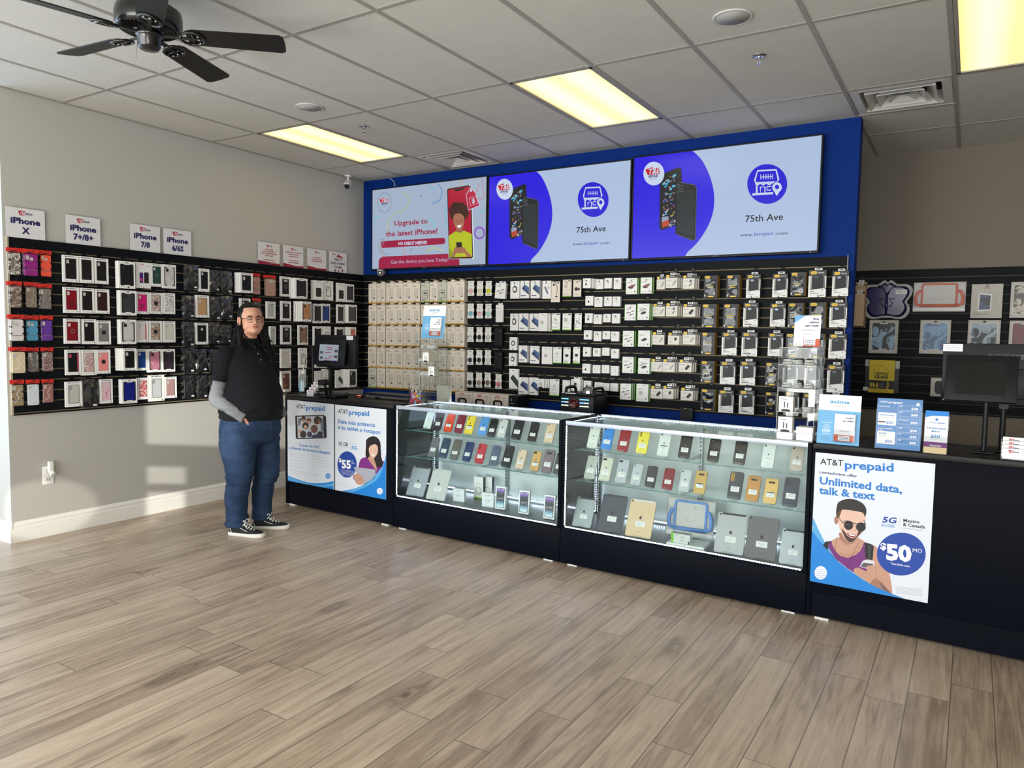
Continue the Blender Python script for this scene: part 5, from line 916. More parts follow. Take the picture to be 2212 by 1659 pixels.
# ---------------------------------------------------------------- rear slatwall
def rear(Z, bx, name, cat, lab, fn, d=.02, off=None, grp='tablet cases on the rear slatwall', hk=True):
    off = off or .03+d; x0, y0, x1, y1 = bx; pv = YB-off
    a = un(*Z((x0+x1)/2, y0), 1, pv); b = un(*Z((x0+x1)/2, y1), 1, pv); l = un(*Z(x0, (y0+y1)/2), 1, pv); r = un(*Z(x1, (y0+y1)/2), 1, pv); w = r.x-l.x; h = a.z-b.z
    t = thing(name, ((l.x+r.x)/2, pv+d, b.z), 0, lab, cat, grp); fn(t, w, h, d)
    if hk: z = 2.0515-max(0, math.floor((2.0515-b.z-h+.03)/.0762))*.0762; hook(Vector(((l.x+r.x)/2, YB, z)), 0, off+.012, 'black metal display hook slotted into the rear slatwall', 'display hooks in the rear slatwall')
def butterfly(t, w, h, d):
    half = [(0, .93), (.06, .985), (.14, .93), (.2, .88), (.3, .88), (.42, .86), (.5, .76), (.49, .62), (.43, .5), (.4, .42), (.45, .33), (.46, .2), (.41, .08), (.33, .01), (.22, .0), (.1, .03), (0, .03)]
    P = smoothp([(x*w, z*h) for x, z in half]+[(-x*w, z*h) for x, z in half[1:-1]][::-1], 3, True); n = len(P); m = MB(); cx, cz = 0, h*.45
    m.add([(a, -.002, b) for a, b in P]+[(a, 0, b) for a, b in P], [tuple(range(n))[::-1], tuple(range(n, 2*n))]+[(i, (i+1) % n, n+(i+1) % n, n+i) for i in range(n)], P_((206, 206, 204), (150, 150, 150), 220, 'v')); m.build('glitter_border', t)
    m = MB(); vi = mat((34, 24, 84), .2, coat=.15); Q = [(a*.88, cz+(b-cz)*.88) for a, b in P]; Q2 = [(a*.78, cz+(b-cz)*.78) for a, b in P]
    m.add([(a, -.003, b) for a, b in Q]+[(a, -d, b) for a, b in Q2], [tuple(range(n, 2*n))[::-1]]+[(i, n+i, n+(i+1) % n, (i+1) % n) for i in range(n)], vi, False)
    m.tube([(0, -d, h*.12), (0, -d-.004, h*.35), (0, -d, h*.66)], [.008, .014, .008], vi, 8)
    for s in (-1, 1): m.tube([(s*x*w, -d, z*h) for x, z in ((.02, .62), (.06, .74), (.13, .82), (.18, .84))], .006, vi, 6); m.tube([(s*x*w, -d, z*h) for x, z in ((.06, .3), (.12, .4), (.05, .52), (.16, .5))], .005, vi, 6)
    m.build('moulded_butterfly', t); m = MB(); m.box(w*.17, -d-.004, h*.62, w*.4, -d-.003, h*.73, PW); m.frame((0, -d-.004, 0)); m.text('iPad Air 11', w*.19, h*.68, .009, INKM, w=w*.18, lay=1); m.text('$39', w*.25, h*.635, .009, INKM, lay=1); m.build('price_tag', t)
def kidcase(c, mirror=False):
    def f(t, w, h, d):
        m = MB(); m.box(-w/2, -.003, 0, w/2, 0, h, mat((196, 192, 188), .6)); m.box(-w/2, -.012, 0, w/2, -.003, h*.13, CARDW, .001, 1); m.build('backing_card', t)
        M_ = mat(c, .4); m = MB(); P = [(x, -.014, z) for x, z in rr(-w*.33, h*.18, w*.33, h*.93, .015, 3)]; m.tube(P, .008, M_, 8, True)
        for s in (-1, 1): m.tube([(s*w*.33, -.014, h*.7), (s*w*.4, -.016, h*.68), (s*w*.45, -.016, h*.5), (s*w*.44, -.016, h*.25), (s*w*.33, -.014, h*.2)], .013, M_, 8)
        m.tube([(-w*.33, -.014, h*.2), (w*.33, -.014, h*.2)], .013, M_, 8); m.build('bumper_frame', t)
        m = MB(); m.box(-w*.32, -.008, h*.2, w*.32, -.004, h*.92, mat((186, 184, 178), .5)); m.frame((0, -.008, 0)); g = mat((150, 146, 140), .6)
        m.stroke(arc(0, h*.62, w*.14, h*.22, 205, 335), .004, g, 1); m.stroke(arc(-w*.08, h*.76, .012, .006, 0, 180), .003, g, 1); m.ell(w*.08, h*.77, .006, .006, g, 1, 10); m.build('screen_cover', t)
        m = MB(); m.box(-w*.49, -.034, .004, w*.49, -.0125, h*.985, FILM, .004, 1); m.build('clear_bag', t)
    return f
def glassbox(t, w, h, d):
    m = MB(); m.box(-w/2, -d, 0, w/2, 0, h, mat((196, 192, 184), .5), .001, 1); m.frame((0, -d, 0)); logo_m(m, 0, h*.92, w*.06); m.rect(-w*.1, h*.865, w*.1, h*.875, RED)
    m.poly([(-w*.28, h*.2), (w*.14, h*.22), (w*.16, h*.7), (-w*.26, h*.74)], CARDW, 1); m.poly([(-w*.24, h*.24), (w*.11, h*.26), (w*.12, h*.66), (-w*.22, h*.7)], P_((60, 80, 120), (20, 24, 36), 14, 'n'), 2); m.stroke([(w*.0, h*.78), (w*.28, h*.74), (w*.28, h*.28), (w*.15, h*.26)], .0015, MG, 2)
    m.text('TEMPERED GLASS', -w*.44, h*.1, h*.03, INKM, w=w*.55); m.rect(-w*.44, h*.15, -w*.1, h*.155, MG); m.rect(-w*.44, h*.03, -w*.05, h*.035, MG); m.build('carton', t)
def winbox(mt):
    def f(t, w, h, d):
        m = MB(); P = [(-w*.36, h*.1), (-w*.16, h*.1), (-w*.13, h*.14), (w*.13, h*.14), (w*.16, h*.1), (w*.36, h*.1), (w*.4, h*.14), (w*.4, h*.87), (w*.36, h*.92), (w*.16, h*.92), (w*.13, h*.88), (-w*.13, h*.88), (-w*.16, h*.92), (-w*.36, h*.92), (-w*.4, h*.87), (-w*.4, h*.14)]
        m.box(-w/2, -d, 0, w/2, 0, h, mat((198, 194, 188), .5), .001, 1); m.frame((0, -d, 0)); logo_m(m, 0, h*.94, w*.06); m.poly([(a*1.04, h*.5+(b-h*.5)*1.03) for a, b in P], CARDW, 1); m.build('carton', t)
        m = MB().frame((0, -d, 0)); m.poly(P, mt, 2); m.build('window_film', t)
    return f
shiny = lambda c1, c2, s=9: P_(c1, c2, s, 'n')
def yelbox(t, w, h, d):
    m = MB(); yb = w*.74; x0 = -w*.37; m.box(-w/2, -d*.5, 0, w/2, 0, h*.97, mat((26, 27, 30), .4), .002, 1); m.box(-w/2, -d*.52, h*.8, -w*.38, -.001, h, mat((190, 188, 184), .4)); m.box(w*.38, -d*.52, h*.75, w/2, -.001, h*.98, mat((190, 188, 184), .4)); m.build('black_case_pack', t)
    m = MB(); Y = mat((232, 206, 40), .5); m.box(x0, -d, 0, x0+yb, -d*.55, h, Y, .001, 1); m.frame((x0, -d, 0)); m.rect(0, h*.12, yb, h*.38, mat((24, 28, 34), .5)); m.stroke([(yb*.22, h*.38), (yb*.22, h*.85), (yb*.5, h*.83), (yb*.78, h*.68), (yb*.78, h*.6)], .0025, INKM, 1)
    m.text('TEMPERED', yb*.24, h*.56, h*.06, INKM, w=yb*.52, bold=.03); m.text('GLASS', yb*.24, h*.44, h*.1, INKM, w=yb*.52, bold=.04); m.text('9H', yb*.03, h*.15, h*.15, Y, w=yb*.34, bold=.03, lay=3); m.text('PRO+', yb*.8, h*.13, h*.06, Y, w=h*.24, rot=pi/2, bold=.03, lay=3); m.rect(yb*.42, h*.15, yb*.6, h*.3, mat((60, 64, 70), .4), 2)
    for k in range(6): m.ell(yb*(.24+.1*k), h*.06, yb*.025, yb*.025, mat((150, 130, 20), .5), 1, 8)
    m.build('screen_protector_box', t); m = MB(); m.box(-w*.53, -d*.7, h*.05, -w*.37, -d*.58, h*.16, CARDW); m.build('paper_tag', t)
def doorbell(t, w, h, d):
    m = MB(); m.box(-w/2, -d, 0, w/2, 0, h, mat((206, 202, 196), .5), .006, 2); m.build('carton', t); m = MB(); m.frame((0, -d, 0)); m.rrect(-w*.24, h*.14, w*.24, h*.84, w*.235, INKM, 1, 6); m.ell(0, h*.3, w*.17, w*.17, mat((40, 42, 46), .2), 2, 18); m.build('doorbell_picture', t)
rear(ZF, (135, 180, 580, 535), 'tablet_case_pack', 'tablet case package', 'purple butterfly shaped tablet case with glitter border on rear slatwall', butterfly, .03)
rear(ZF, (590, 203, 1062, 467), 'tablet_case_pack', 'tablet case package', 'orange handled tablet case in clear bag on rear slatwall', kidcase((216, 88, 36)), .036)
rear(ZF, (1110, 222, 1392, 527), 'tablet_glass_box', 'screen protector box', 'white tablet screen glass box between the orange case and windowed box', glassbox, .015)
rear(ZF, (1462, 202, 1745, 525), 'tablet_case_box', 'tablet case box', 'windowed white tablet case box, upper one cut by the picture edge', winbox(shiny((196, 190, 176), (90, 80, 74), 12)), .02)
rear(ZF, (195, 545, 455, 843), 'tablet_case_box', 'tablet case box', 'windowed white tablet box under the purple butterfly, silver and black film', winbox(shiny((150, 185, 215), (16, 16, 18), 8)), .02)
rear(ZF, (650, 545, 925, 848), 'tablet_case_box', 'tablet case box', 'windowed white tablet box with blue swirled film under the orange case', winbox(shiny((70, 96, 140), (120, 160, 200), 10)), .02)
rear(ZF, (1078, 545, 1370, 843), 'tablet_case_box', 'tablet case box', 'windowed white tablet box with black film, half hidden by register back', winbox(shiny((14, 15, 17), (150, 170, 185), 9)), .02)
rear(ZF, (1448, 550, 1740, 848), 'tablet_case_box', 'tablet case box', 'windowed white tablet box with dark red film at picture edge', winbox(shiny((110, 30, 36), (60, 60, 66), 7)), .02)
rear(ZF, (155, 903, 465, 1197), 'screen_protector_pack', 'screen protector package', 'yellow tempered glass pack reading 9H over a black case pack', yelbox, .035, grp=None)
rear(ZF, (745, 1062, 893, 1232), 'doorbell_box', 'doorbell box', 'white box with a black oval doorbell picture on rear slatwall', doorbell, .03, grp=None)
for k in range(5):   # packs seen edge-on at the near end of the rear slatwall
    t = thing('phone_case_pack', (4.765, YB-.05-.03*k, 1.62+.012*(k % 3)), 0, 'tan pack seen edge-on in the gap beside the blue wall, %s from the wall' % ORD[k], 'phone case package', 'tan packs in the gap beside the blue wall')
    m = MB(); m.box(-.045, -.02, 0, .045, 0, .4-.03*k, mat([(190, 160, 120), (120, 90, 70), (180, 150, 110), (90, 60, 60), (200, 170, 130)][k], .5), .002, 1); m.build('carton', t); tabm(t, .1, .4-.03*k)
hook(Vector((4.765, YB, 2.0515)), 0, .25, 'black metal display hook slotted into the rear slatwall', 'display hooks in the rear slatwall')
# ---------------------------------------------------------------- apple-shaped mark used on phones and tablets
def apple(m, cx, cz, s, mt, lay=2):
    P = smoothp([(0, .62), (.35, .72), (.62, .55), (.42, .38), (.4, .05), (.66, -.15), (.5, -.62), (.25, -.85), (0, -.74), (-.25, -.85), (-.55, -.55), (-.68, 0), (-.55, .5), (-.3, .7)], 3, True)
    m.poly([(cx+x*s, cz+z*s) for x, z in P], mt, lay); m.poly([(cx+x*s, cz+z*s) for x, z in smoothp([(.02, .85), (.1, 1.12), (.38, 1.3), (.3, 1.0)], 3, True)], mt, lay)
LBL = mat((236, 236, 234), .5)
def phone(s, d, z, h, c, lab, grp, o=None, lean=24, rz=0, w=None):
    """phone leaning on a clear stand; (s, d, z) is the foot of its front face in the counter's frame"""
    o = o or {}; w = w or h*.49; R_ = rz+CANG
    t = thing('smartphone', cf(s, d, z+.013), 0, lab, 'smartphone', grp, rot=(-radians(lean), 0, R_))
    mt = o.get('m') or mat(c, .25, o.get('me', 0), coat=.2, spec=.4); m = MB(); slab(m, w, h, .008, w*.16, mt, 0, .008); m.frame((0, 0, 0)); lc = o.get('lc') or (mat((20, 20, 22), .3) if sum(c) > 330 else mat((90, 92, 98), .3)); apple(m, 0, h*.56, w*.085, lc) if o.get('ap', 1) else m.text('SAMSUNG', -w*.15, h*.4, w*.04, lc, w=w*.3)
    m.text('iPhone', -w*.1, h*.2, w*.05, lc, w=w*.2, lay=1) if o.get('ap', 1) else None; m.build('body', t)
    m = MB(); cam_ = o.get('cam', 1); lens = mat((12, 12, 14), .1); X = Matrix.Rotation(pi/2, 4, 'X')
    def L_(x, zz, r): m.lathe([(r, 0), (r, .0015), (r*.6, .0018), (0, .0012)], lens, n=14, X=Matrix.Translation((x, 0, zz)) @ X)
    if cam_ == 1: L_(-w*.33, h-w*.17, w*.07); m.ell(-w*.2, h-w*.17, w*.025, w*.025, LBL, 1, 8)
    elif cam_ == 2: slab(m, w*.28, w*.46, .0015, w*.1, mt, h-w*.58, -.0, -w*.28); L_(-w*.28, h-w*.22, w*.085); L_(-w*.28, h-w*.44, w*.085)
    elif cam_ == 3: slab(m, w*.46, w*.46, .002, w*.12, mt, h-w*.54, -.0, -w*.22); L_(-w*.32, h-w*.2, w*.08); L_(-w*.32, h-w*.42, w*.08); L_(-w*.12, h-w*.31, w*.08)
    elif cam_ == 4: slab(m, w*.5, w*.16, .001, w*.07, lens if sum(c) < 300 else mat((60, 56, 50), .2), h-w*.42, -.0); L_(-w*.12, h-w*.34, w*.05); L_(w*.12, h-w*.34, w*.05)
    elif cam_ == 5: slab(m, w*.36, w*.17, .0012, w*.08, lens, h-w*.27, 0, -w*.25); L_(-w*.34, h-w*.185, w*.06); L_(-w*.17, h-w*.185, w*.06)
    elif cam_ == 6: slab(m, w*.24, w*.62, .0015, w*.08, o.get('cm') or mt, h-w*.72, 0, -w*.28); [L_(-w*.28, h-w*(.22+.18*q), w*.06) for q in range(3)]
    m.build('camera', t)
    m = MB(); y = -.0016; m.box(-w*.3, y-.0004, h*.26, w*.32, y, h*.45, LBL); m.frame((0, y-.0005, 0)); lay = 0
    m.rect(-w*.16, h*.405, w*.2, h*.42, MG, 1); lines(m, -w*.2, h*.37, w*.42, 2, MG, .007); (m.rect(-w*.3, h*.42, w*.32, h*.45, INKM, 1) if o.get('bk') else None); m.build('price_label', t)
    if o.get('st', 1): stand(s, d, z, w, h, lean, R_, lab)
def stand(s, d, z, w, h, lean, R_, lab, big=1):
    if 'st' not in _D:
        m = MB(); W_, T = 1, .03; f = lambda P: m.add([(sx*.5, y, zz) for sx in (-1, 1) for y, zz in P], [tuple(range(len(P))), tuple(range(2*len(P)-1, len(P)-1, -1))]+[(i, len(P)+i, len(P)+(i+1) % len(P), (i+1) % len(P)) for i in range(len(P))], ACRY)
        f([(-.012, .0), (.34, .0), (.34, .002), (-.01, .002)]); f([(-.014, 0), (-.012, 0), (-.012, .028), (-.014, .028)]); f([(.0117, .004), (.0137, .004), (.318, .66), (.316, .66)]); f([(.316, .66), (.318, .66), (.342, 0), (.34, 0)]); _D['st'] = m
    m = MB(); m.v = list(_D['st'].v); m.f = _D['st'].f; m.m = _D['st'].m; m.sm = _D['st'].sm; m.ml = _D['st'].ml; k = h*.9
    m.v = [Vector((v.x*w*.62, v.y if v.y < .012 else .0117+(v.y-.0117)*k, v.z if v.z < .03 else v.z*k)) for v in m.v]; n_ = lab.split(',')[0]
    m.build('acrylic_stand', None, cf(s, d, z+.0004), (0, 0, R_), label='clear acrylic stand behind the '+n_, cat='display stand', group='clear acrylic phone stands')
def shelf_phones(Z, s0, rows, casename, zs, nm):
    for r, row in enumerate(rows):
        for k, q in enumerate(row):
            x, y, h, c, name, o = (list(q)+[{}])[:6]; S_, D_ = unz(*Z(x, y), zs[r]+.012); D_ = max(D_, .112)
            phone(S_, D_, zs[r], h, c, f'{name} smartphone with label, {ORD[k]} on {nm[r]} shelf, {casename}', 'smartphones on the '+nm[r]+' shelf of the '+casename, o)
BLK = (20, 21, 23); WHT = (226, 232, 230)
shelf_phones(Z3, 1.262, [
    [(432, 352, .148, (222, 236, 232), 'white', dict(lc=INKM)), (545, 372, .146, (60, 40, 44), 'dark grey', dict(cam=2)), (660, 392, .15, (230, 78, 40), 'orange', dict(bk=1)), (790, 405, .15, (130, 34, 50), 'maroon'), (905, 418, .15, (240, 214, 60), 'yellow', dict(cam=2, bk=1)), (1058, 436, .148, (92, 156, 222), 'blue'), (1170, 447, .138, BLK, 'black and silver', dict(me=0)), (1285, 458, .138, (206, 208, 204), 'pale silver', dict()), (1445, 482, .16, BLK, 'tall black'), (1615, 506, .142, BLK, 'black', dict(bk=1)), (1808, 527, .142, (226, 200, 168), 'gold')],
    [(487, 674, .15, (110, 112, 112), 'grey', dict(cam=3)), (612, 692, .158, (36, 60, 84), 'dark blue', dict(cam=3)), (740, 710, .158, (100, 96, 86), 'graphite', dict(cam=3, bk=1)), (885, 730, .15, (24, 44, 100), 'navy', dict(cam=2)), (1025, 757, .15, (190, 36, 50), 'red', dict(cam=2)), (1195, 777, .15, (84, 96, 118), 'slate blue', dict(cam=3)), (1340, 800, .16, BLK, 'black', dict(bk=1)), (1487, 824, .142, (226, 200, 176), 'pale gold'), (1670, 842, .142, (222, 180, 120), 'bright gold', dict(me=.5, bk=1, cam=5)), (1800, 866, .166, (132, 116, 128), 'mauve grey', dict(cam=4, ap=0, me=.4)), (1935, 885, .15, (60, 70, 72), 'dark green')]],
    'case by the corner counter', ZS, ['upper', 'lower'])
shelf_phones(Z4, 2.756, [
    [(287, 352, .15, (218, 226, 216), 'white', dict()), (412, 364, .15, (60, 140, 220), 'blue'), (548, 382, .15, (150, 20, 34), 'red'), (702, 402, .15, (240, 224, 80), 'yellow', dict(cam=2)), (882, 424, .15, WHT, 'white', dict(bk=1)), (1075, 441, .15, BLK, 'black twin-lens', dict(cam=2)), (1312, 474, .142, BLK, 'black'), (1535, 500, .145, BLK, 'black'), (1777, 529, .142, WHT, 'white'), (2030, 554, .142, (196, 180, 166), 'tan')],
    [(275, 612, .158, (186, 194, 184), 'silver', dict(cam=3)), (390, 634, .158, (214, 214, 196), 'cream', dict(cam=5)), (525, 655, .158, (186, 192, 198), 'silver twin-lens', dict(cam=5)), (650, 674, .138, (190, 198, 204), 'silver'), (773, 692, .138, (50, 50, 56), 'dark grey'), (918, 714, .138, (130, 16, 34), 'red'), (1062, 734, .138, (196, 202, 206), 'silver'), (1197, 750, .146, (216, 180, 110), 'gold', dict(cam=4, ap=0, me=.6, bk=1)), (1490, 797, .165, (48, 54, 68), 'navy gold-lens', dict(cam=6, ap=0, cm=mat((214, 170, 90), .25, .6))), (1650, 815, .155, (190, 140, 78), 'bronze', dict(cam=4, ap=0, me=.7)), (1800, 838, .15, (224, 188, 116), 'gold', dict(cam=4, ap=0, me=.6, bk=1)), (1972, 863, .17, (52, 58, 74), 'dark navy', dict(cam=6, ap=0))]],
    'case by the long counter', ZS, ['upper', 'lower'])
def tablet(Z, c0, c1, top, c, lab, o=None, zz=.2445, bl=26):
    """c0, c1: bottom corners in region pixels; top: left top corner (for the height)"""
    o = o or {}; a = Vector(unz(*Z(*c0), zz+.014)); b = Vector(unz(*Z(*c1), zz+.014)); w = max((b-a).length, .12) if not o.get('w') else o['w']
    h = o.get('h', w*1.42); mid = (a+b)/2 if not o.get('w') else a+Vector((w/2, 0)); rz = o.get('rz', math.atan2((b-a).y, (b-a).x)); D_ = min(max(mid.y, .05), .3); lean = bl
    t = thing('tablet_computer', cf(mid.x, D_, zz+.012), 0, lab, 'tablet', 'tablets on the case floors', rot=(-radians(lean), 0, rz+CANG))
    mt = mat(c, .3, .25, spec=.4); m = MB(); slab(m, w, h, .006, .012, mt, 0, .006); m.frame((0, 0, 0)); apple(m, 0, h*.52, w*.075, INKM, 1); m.text('iPad', -w*.05, h*.12, .006, INKM, w=w*.1, lay=1); m.build('body', t)
    m = MB(); m.lathe([(.005, 0), (.005, .001), (0, .001)], INKM, n=12, X=Matrix.Translation((-w/2+.013, 0, h-.013)) @ Matrix.Rotation(pi/2, 4, 'X')); m.build('camera', t)
    if o.get('band', 1): m = MB(); m.box(-w*.36, -.0006, h-.013, w*.44, -.0001, h-.001, o.get('bm') or mat((50, 52, 56), .4)); m.build('antenna_strip', t)
    m = MB(); m.box(-w*.16, -.001, h*.28, w*.2, -.0002, h*.42, LBL); m.frame((0, -.0012, 0)); lines(m, -w*.1, h*.385, w*.24, 3, MG, .008); m.build('price_label', t)
    stand(mid.x, D_, zz, w*.6, h*.55, lean, rz+CANG, lab)
tablet(Z3, (200, 1110), (395, 1150), 0, (170, 176, 184), 'silver tablet with dark top strip, first inside case by corner counter', dict(h=.235, w=.165, rz=.1))
tablet(Z3, (430, 1155), (625, 1195), 0, (208, 210, 206), 'white-silver tablet beside the boxed earphones in case by corner counter', dict(h=.24, w=.17, band=0, rz=.1))
tablet(Z4, (140, 1003), (290, 1028), 0, (168, 178, 182), 'small silver tablet with dark strip, first inside case by long counter', dict(h=.2, w=.135, rz=.06))
tablet(Z4, (348, 1045), (548, 1070), 0, (86, 88, 98), 'dark grey tablet beside the gold tablet in the glass case', dict(h=.245, w=.17, rz=.08))
tablet(Z4, (592, 1085), (800, 1128), 0, (226, 200, 164), 'gold tablet beside the blue bagged tablet case', dict(h=.24, w=.17, bm=mat((220, 216, 212), .4), rz=.08))
tablet(Z4, (1345, 1225), (1585, 1275), 0, (186, 188, 194), 'large silver tablet with dark strip after the blue bagged case', dict(h=.24, w=.17, rz=.08))
tablet(Z4, (1602, 1275), (1862, 1325), 0, (116, 114, 118), 'space grey tablet between two silver tablets', dict(h=.245, w=.172, band=0, rz=.08))
tablet(Z4, (1895, 1330), (2083, 1362), 0, (190, 196, 204), 'small silver tablet at the end of case by long counter', dict(h=.2, w=.135, rz=.06))
def ctop(Z, x, y, z): a = unz(*Z(x, y), z); return a
def cbox(name, cat, lab, Z, x, y, w, h, d, fn, rz=0, zz=.2445, grp=None, dy=0, rot=None):
    """(x, y): pixel of the bottom centre of the front face"""
    S_, D_ = unz(*Z(x, y), zz); D_ = max(D_, .03 if rot is None else .05); t = thing(name, cf(S_, D_+dy, zz+(.004 if rot else 0)), 0, lab, cat, grp, rot=rot or (0, 0, rz+CANG)); fn(t, w, h, d); return t
def airbox(t, w, h, d):
    m = MB(); m.box(-w/2, 0, 0, w/2, d, h, mat((236, 238, 240), .4), .001, 1); m.frame((0, 0, 0)); m.rect(-w*.25, h*.84, w*.25, h*.87, MG); m.rect(-w*.1, h*.77, w*.12, h*.79, MG)
    for s in (-1, 1): m.ell(s*w*.12, h*.5, w*.07, w*.06, LG, 1, 12); m.stroke([(s*w*.12, h*.5), (s*w*.1, h*.34)], w*.04, LG, 1)
    m.build('carton', t)
cbox('earphone_box', 'earphone box', 'small white square earphone box beside the white-silver tablet', Z3, 805, 1198, .098, .098, .03, airbox, .1)
cbox('earphone_box', 'earphone box', 'small white square earphone box in front of the green-footed boxes', Z3, 1140, 1262, .098, .105, .03, airbox, .1)
for k, (x, a, lb) in enumerate(((998, 'cable', 'green-footed white box with coiled cable picture, inside the glass case'), (1100, 'adapter', 'green-footed white box with charger picture, behind small earphone box'))):
    def fn(t, w, h, d, a=a):
        m = MB(); m.box(-w/2, 0, 0, w/2, d, h, CARDW); m.box(w/2-.0002, .0002, 0, w/2+.0006, d, h, INKM); m.frame((0, -.0002, 0)); m.rect(-w/2, 0, w/2, h*.06, GRN); lines(m, -w*.3, h*.7, w*.5, 2)
        m.stroke([(w*.3*cos(q/3), h*.38+w*.3*sin(q/3)) for q in range(19)], .004, MG, 1); m.stroke([(w*.3, h*.38), (w*.1, h*.16)], .004, MG, 1); m.build('carton', t)
        m = MB(); m.tube([(-w*.2, d/2, h), (-w*.12, d/2, h+.012), (w*.12, d/2, h+.012), (w*.2, d/2, h)], .002, INKM); m.build('hang_loop', t)
    cbox('cable_box', 'cable box', lb, Z3, x, 1172, .085, .17, .03, fn, .06, grp='green-footed boxes in the case', dy=.04)
def iphbox(t, w, h, d):
    m = MB(); m.box(-w/2, 0, 0, w/2, d, h, mat((240, 240, 240), .35), .0015, 1); m.build('carton', t)
    m = MB().frame((0, 0, 0)); X0, Z0, X1, Z1_ = -w*.4, h*.07, w*.4, h*.93; m.rrect(X0, Z0, X1, Z1_, w*.1, INKM, 1)
    k = 14; cols = [(190, 150, 220), (150, 110, 190), (90, 70, 130), (50, 50, 66), (34, 36, 44), (34, 36, 44), (48, 52, 62), (40, 44, 54), (50, 58, 70), (80, 100, 120), (120, 160, 180), (160, 200, 214), (200, 226, 234), (214, 232, 238)]
    for q in range(k): z1 = Z1_-.003-(Z1_-Z0-.006)*q/k; z0 = Z1_-.003-(Z1_-Z0-.006)*(q+1)/k; e = .006 if q in (0, k-1) else .003; m.rect(X0+e, z0, X1-e, z1, mat(cols[q], .3), 2)
    m.rrect(-w*.12, h*.875, w*.12, h*.9, w*.02, INKM, 3); m.stroke(arc(0, h*.62, w*.38, h*.15, 215, 325), .0012, CARDW, 3); m.stroke(arc(0, h*.34, w*.38, h*.15, 35, 145), .0012, CARDW, 3); m.build('cover_picture', t)
for k, (x, y, h) in enumerate(((1280, 1298, .165), (1552, 1352, .165), (1845, 1412, .165))):
    cbox('phone_box', 'smartphone box', 'white smartphone box with purple screen picture, %s of three, on case floor' % ORD[k], Z3, x, y-6, .083, h, .026, iphbox, .08, grp='white smartphone boxes', rot=(-radians(6), 0, .08+CANG))
    a, b = unz(*Z3(x, y-6), .2445); stand(a, b+.052, .2445, .07, .12, 20, .08+CANG, 'white smartphone box, %s of three' % ORD[k])
cbox('tablet_case_pack', 'tablet case package', 'blue handled tablet case in clear bag standing in the glass case', Z4, 1115, 1125, .30, .235, .04, lambda t, w, h, d: kidcase((50, 130, 214))(t, w, h, d), .1, rot=(-radians(12), 0, .10+CANG), dy=.05)
def flatbox(t, w, h, d): m = MB(); m.box(-w/2, 0, 0, w/2, d, h, mat((238, 240, 240), .4), .001, 1); m.build('carton', t)
cbox('tablet_box', 'tablet box', 'flat white box lying on case floor before the blue bagged case', Z4, 1075, 1222, .23, .022, .15, flatbox, .07, dy=.004)
def gbox(t, w, h, d):
    m = MB(); m.box(-w/2, 0, 0, w/2, d, h, mat((206, 210, 206), .5), .001, 1); m.frame((0, 0, 0)); m.rect(-w*.5, 0, -w*.36, h, GRN); m.rect(-w*.5, h*.93, w*.5, h, INKM); m.rect(w*.4, 0, w*.48, h*.3, INKM); m.poly([(w*.02, h*.5), (w*.2, h*.55), (w*.2, h*.8), (w*.02, h*.76)], LG, 1); m.stroke([(w*.0, h*.2), (w*.12, h*.4), (w*.05, h*.55)], .004, MG, 1); lines(m, -w*.3, h*.8, w*.2, 2); m.build('carton', t)
cbox('charger_box', 'charger box', 'small charger box with green end lying on the flat white box', Z4, 1065, 1160, .118, .062, .04, gbox, .02, zz=.267)
# ---------------------------------------------------------------- posters on the counters
from mathutils import noise
from mathutils.bvhtree import BVHTree
AB = mat((22, 130, 214), .5); AB2 = mat((90, 170, 226), .5); AB3 = mat((40, 150, 222), .5); TXT = mat((22, 120, 200), .5); DB = mat((20, 66, 160), .5); PB = mat((222, 228, 238), .5); K_ = mat((16, 17, 22), .5); SK = mat((196, 150, 128), .5); SK2 = mat((166, 118, 98), .5); SK3 = mat((224, 186, 166), .5); HR = mat((26, 20, 20), .5); PUR = mat((116, 42, 120), .5); TAT = mat((90, 84, 96), .5)
def globe(S, x, y, r, bg_, fgm, lay=4):
    S.E(x, y, r, r*1.08, fgm, lay, 24)
    for k, f in enumerate((-.62, -.3, .02, .36, .68)): S.S([(x-r*(1-f*f)**.5*.98+r*.15*(k % 2), y+f*r), (x, y+f*r+r*.16), (x+r*(1-f*f)**.5*.98, y+f*r+r*.02)], .0018, bg_, lay+1)
def poster(Z, c, name, lab, draw, z01, s01):
    s0, s1 = s01; z0, z1 = z01; t = thing('advert_poster', cf(s0, -.0015, z0), CANG, lab, 'poster'); w = s1-s0; h = z1-z0
    m = Sheet(); m.box(0, 0, 0, w, .001, h, PB); m.frame((0, 0, 0)); m.setmap(Z, lambda x, y: unc(x, y, -.0015), s0, z0); m.lay = .00025; draw(m, w, h); m.build('printed_sheet', t)
def clipb(P, w, h): return [(min(max(a, 0), w), min(max(b, 0), h)) for a, b in P]
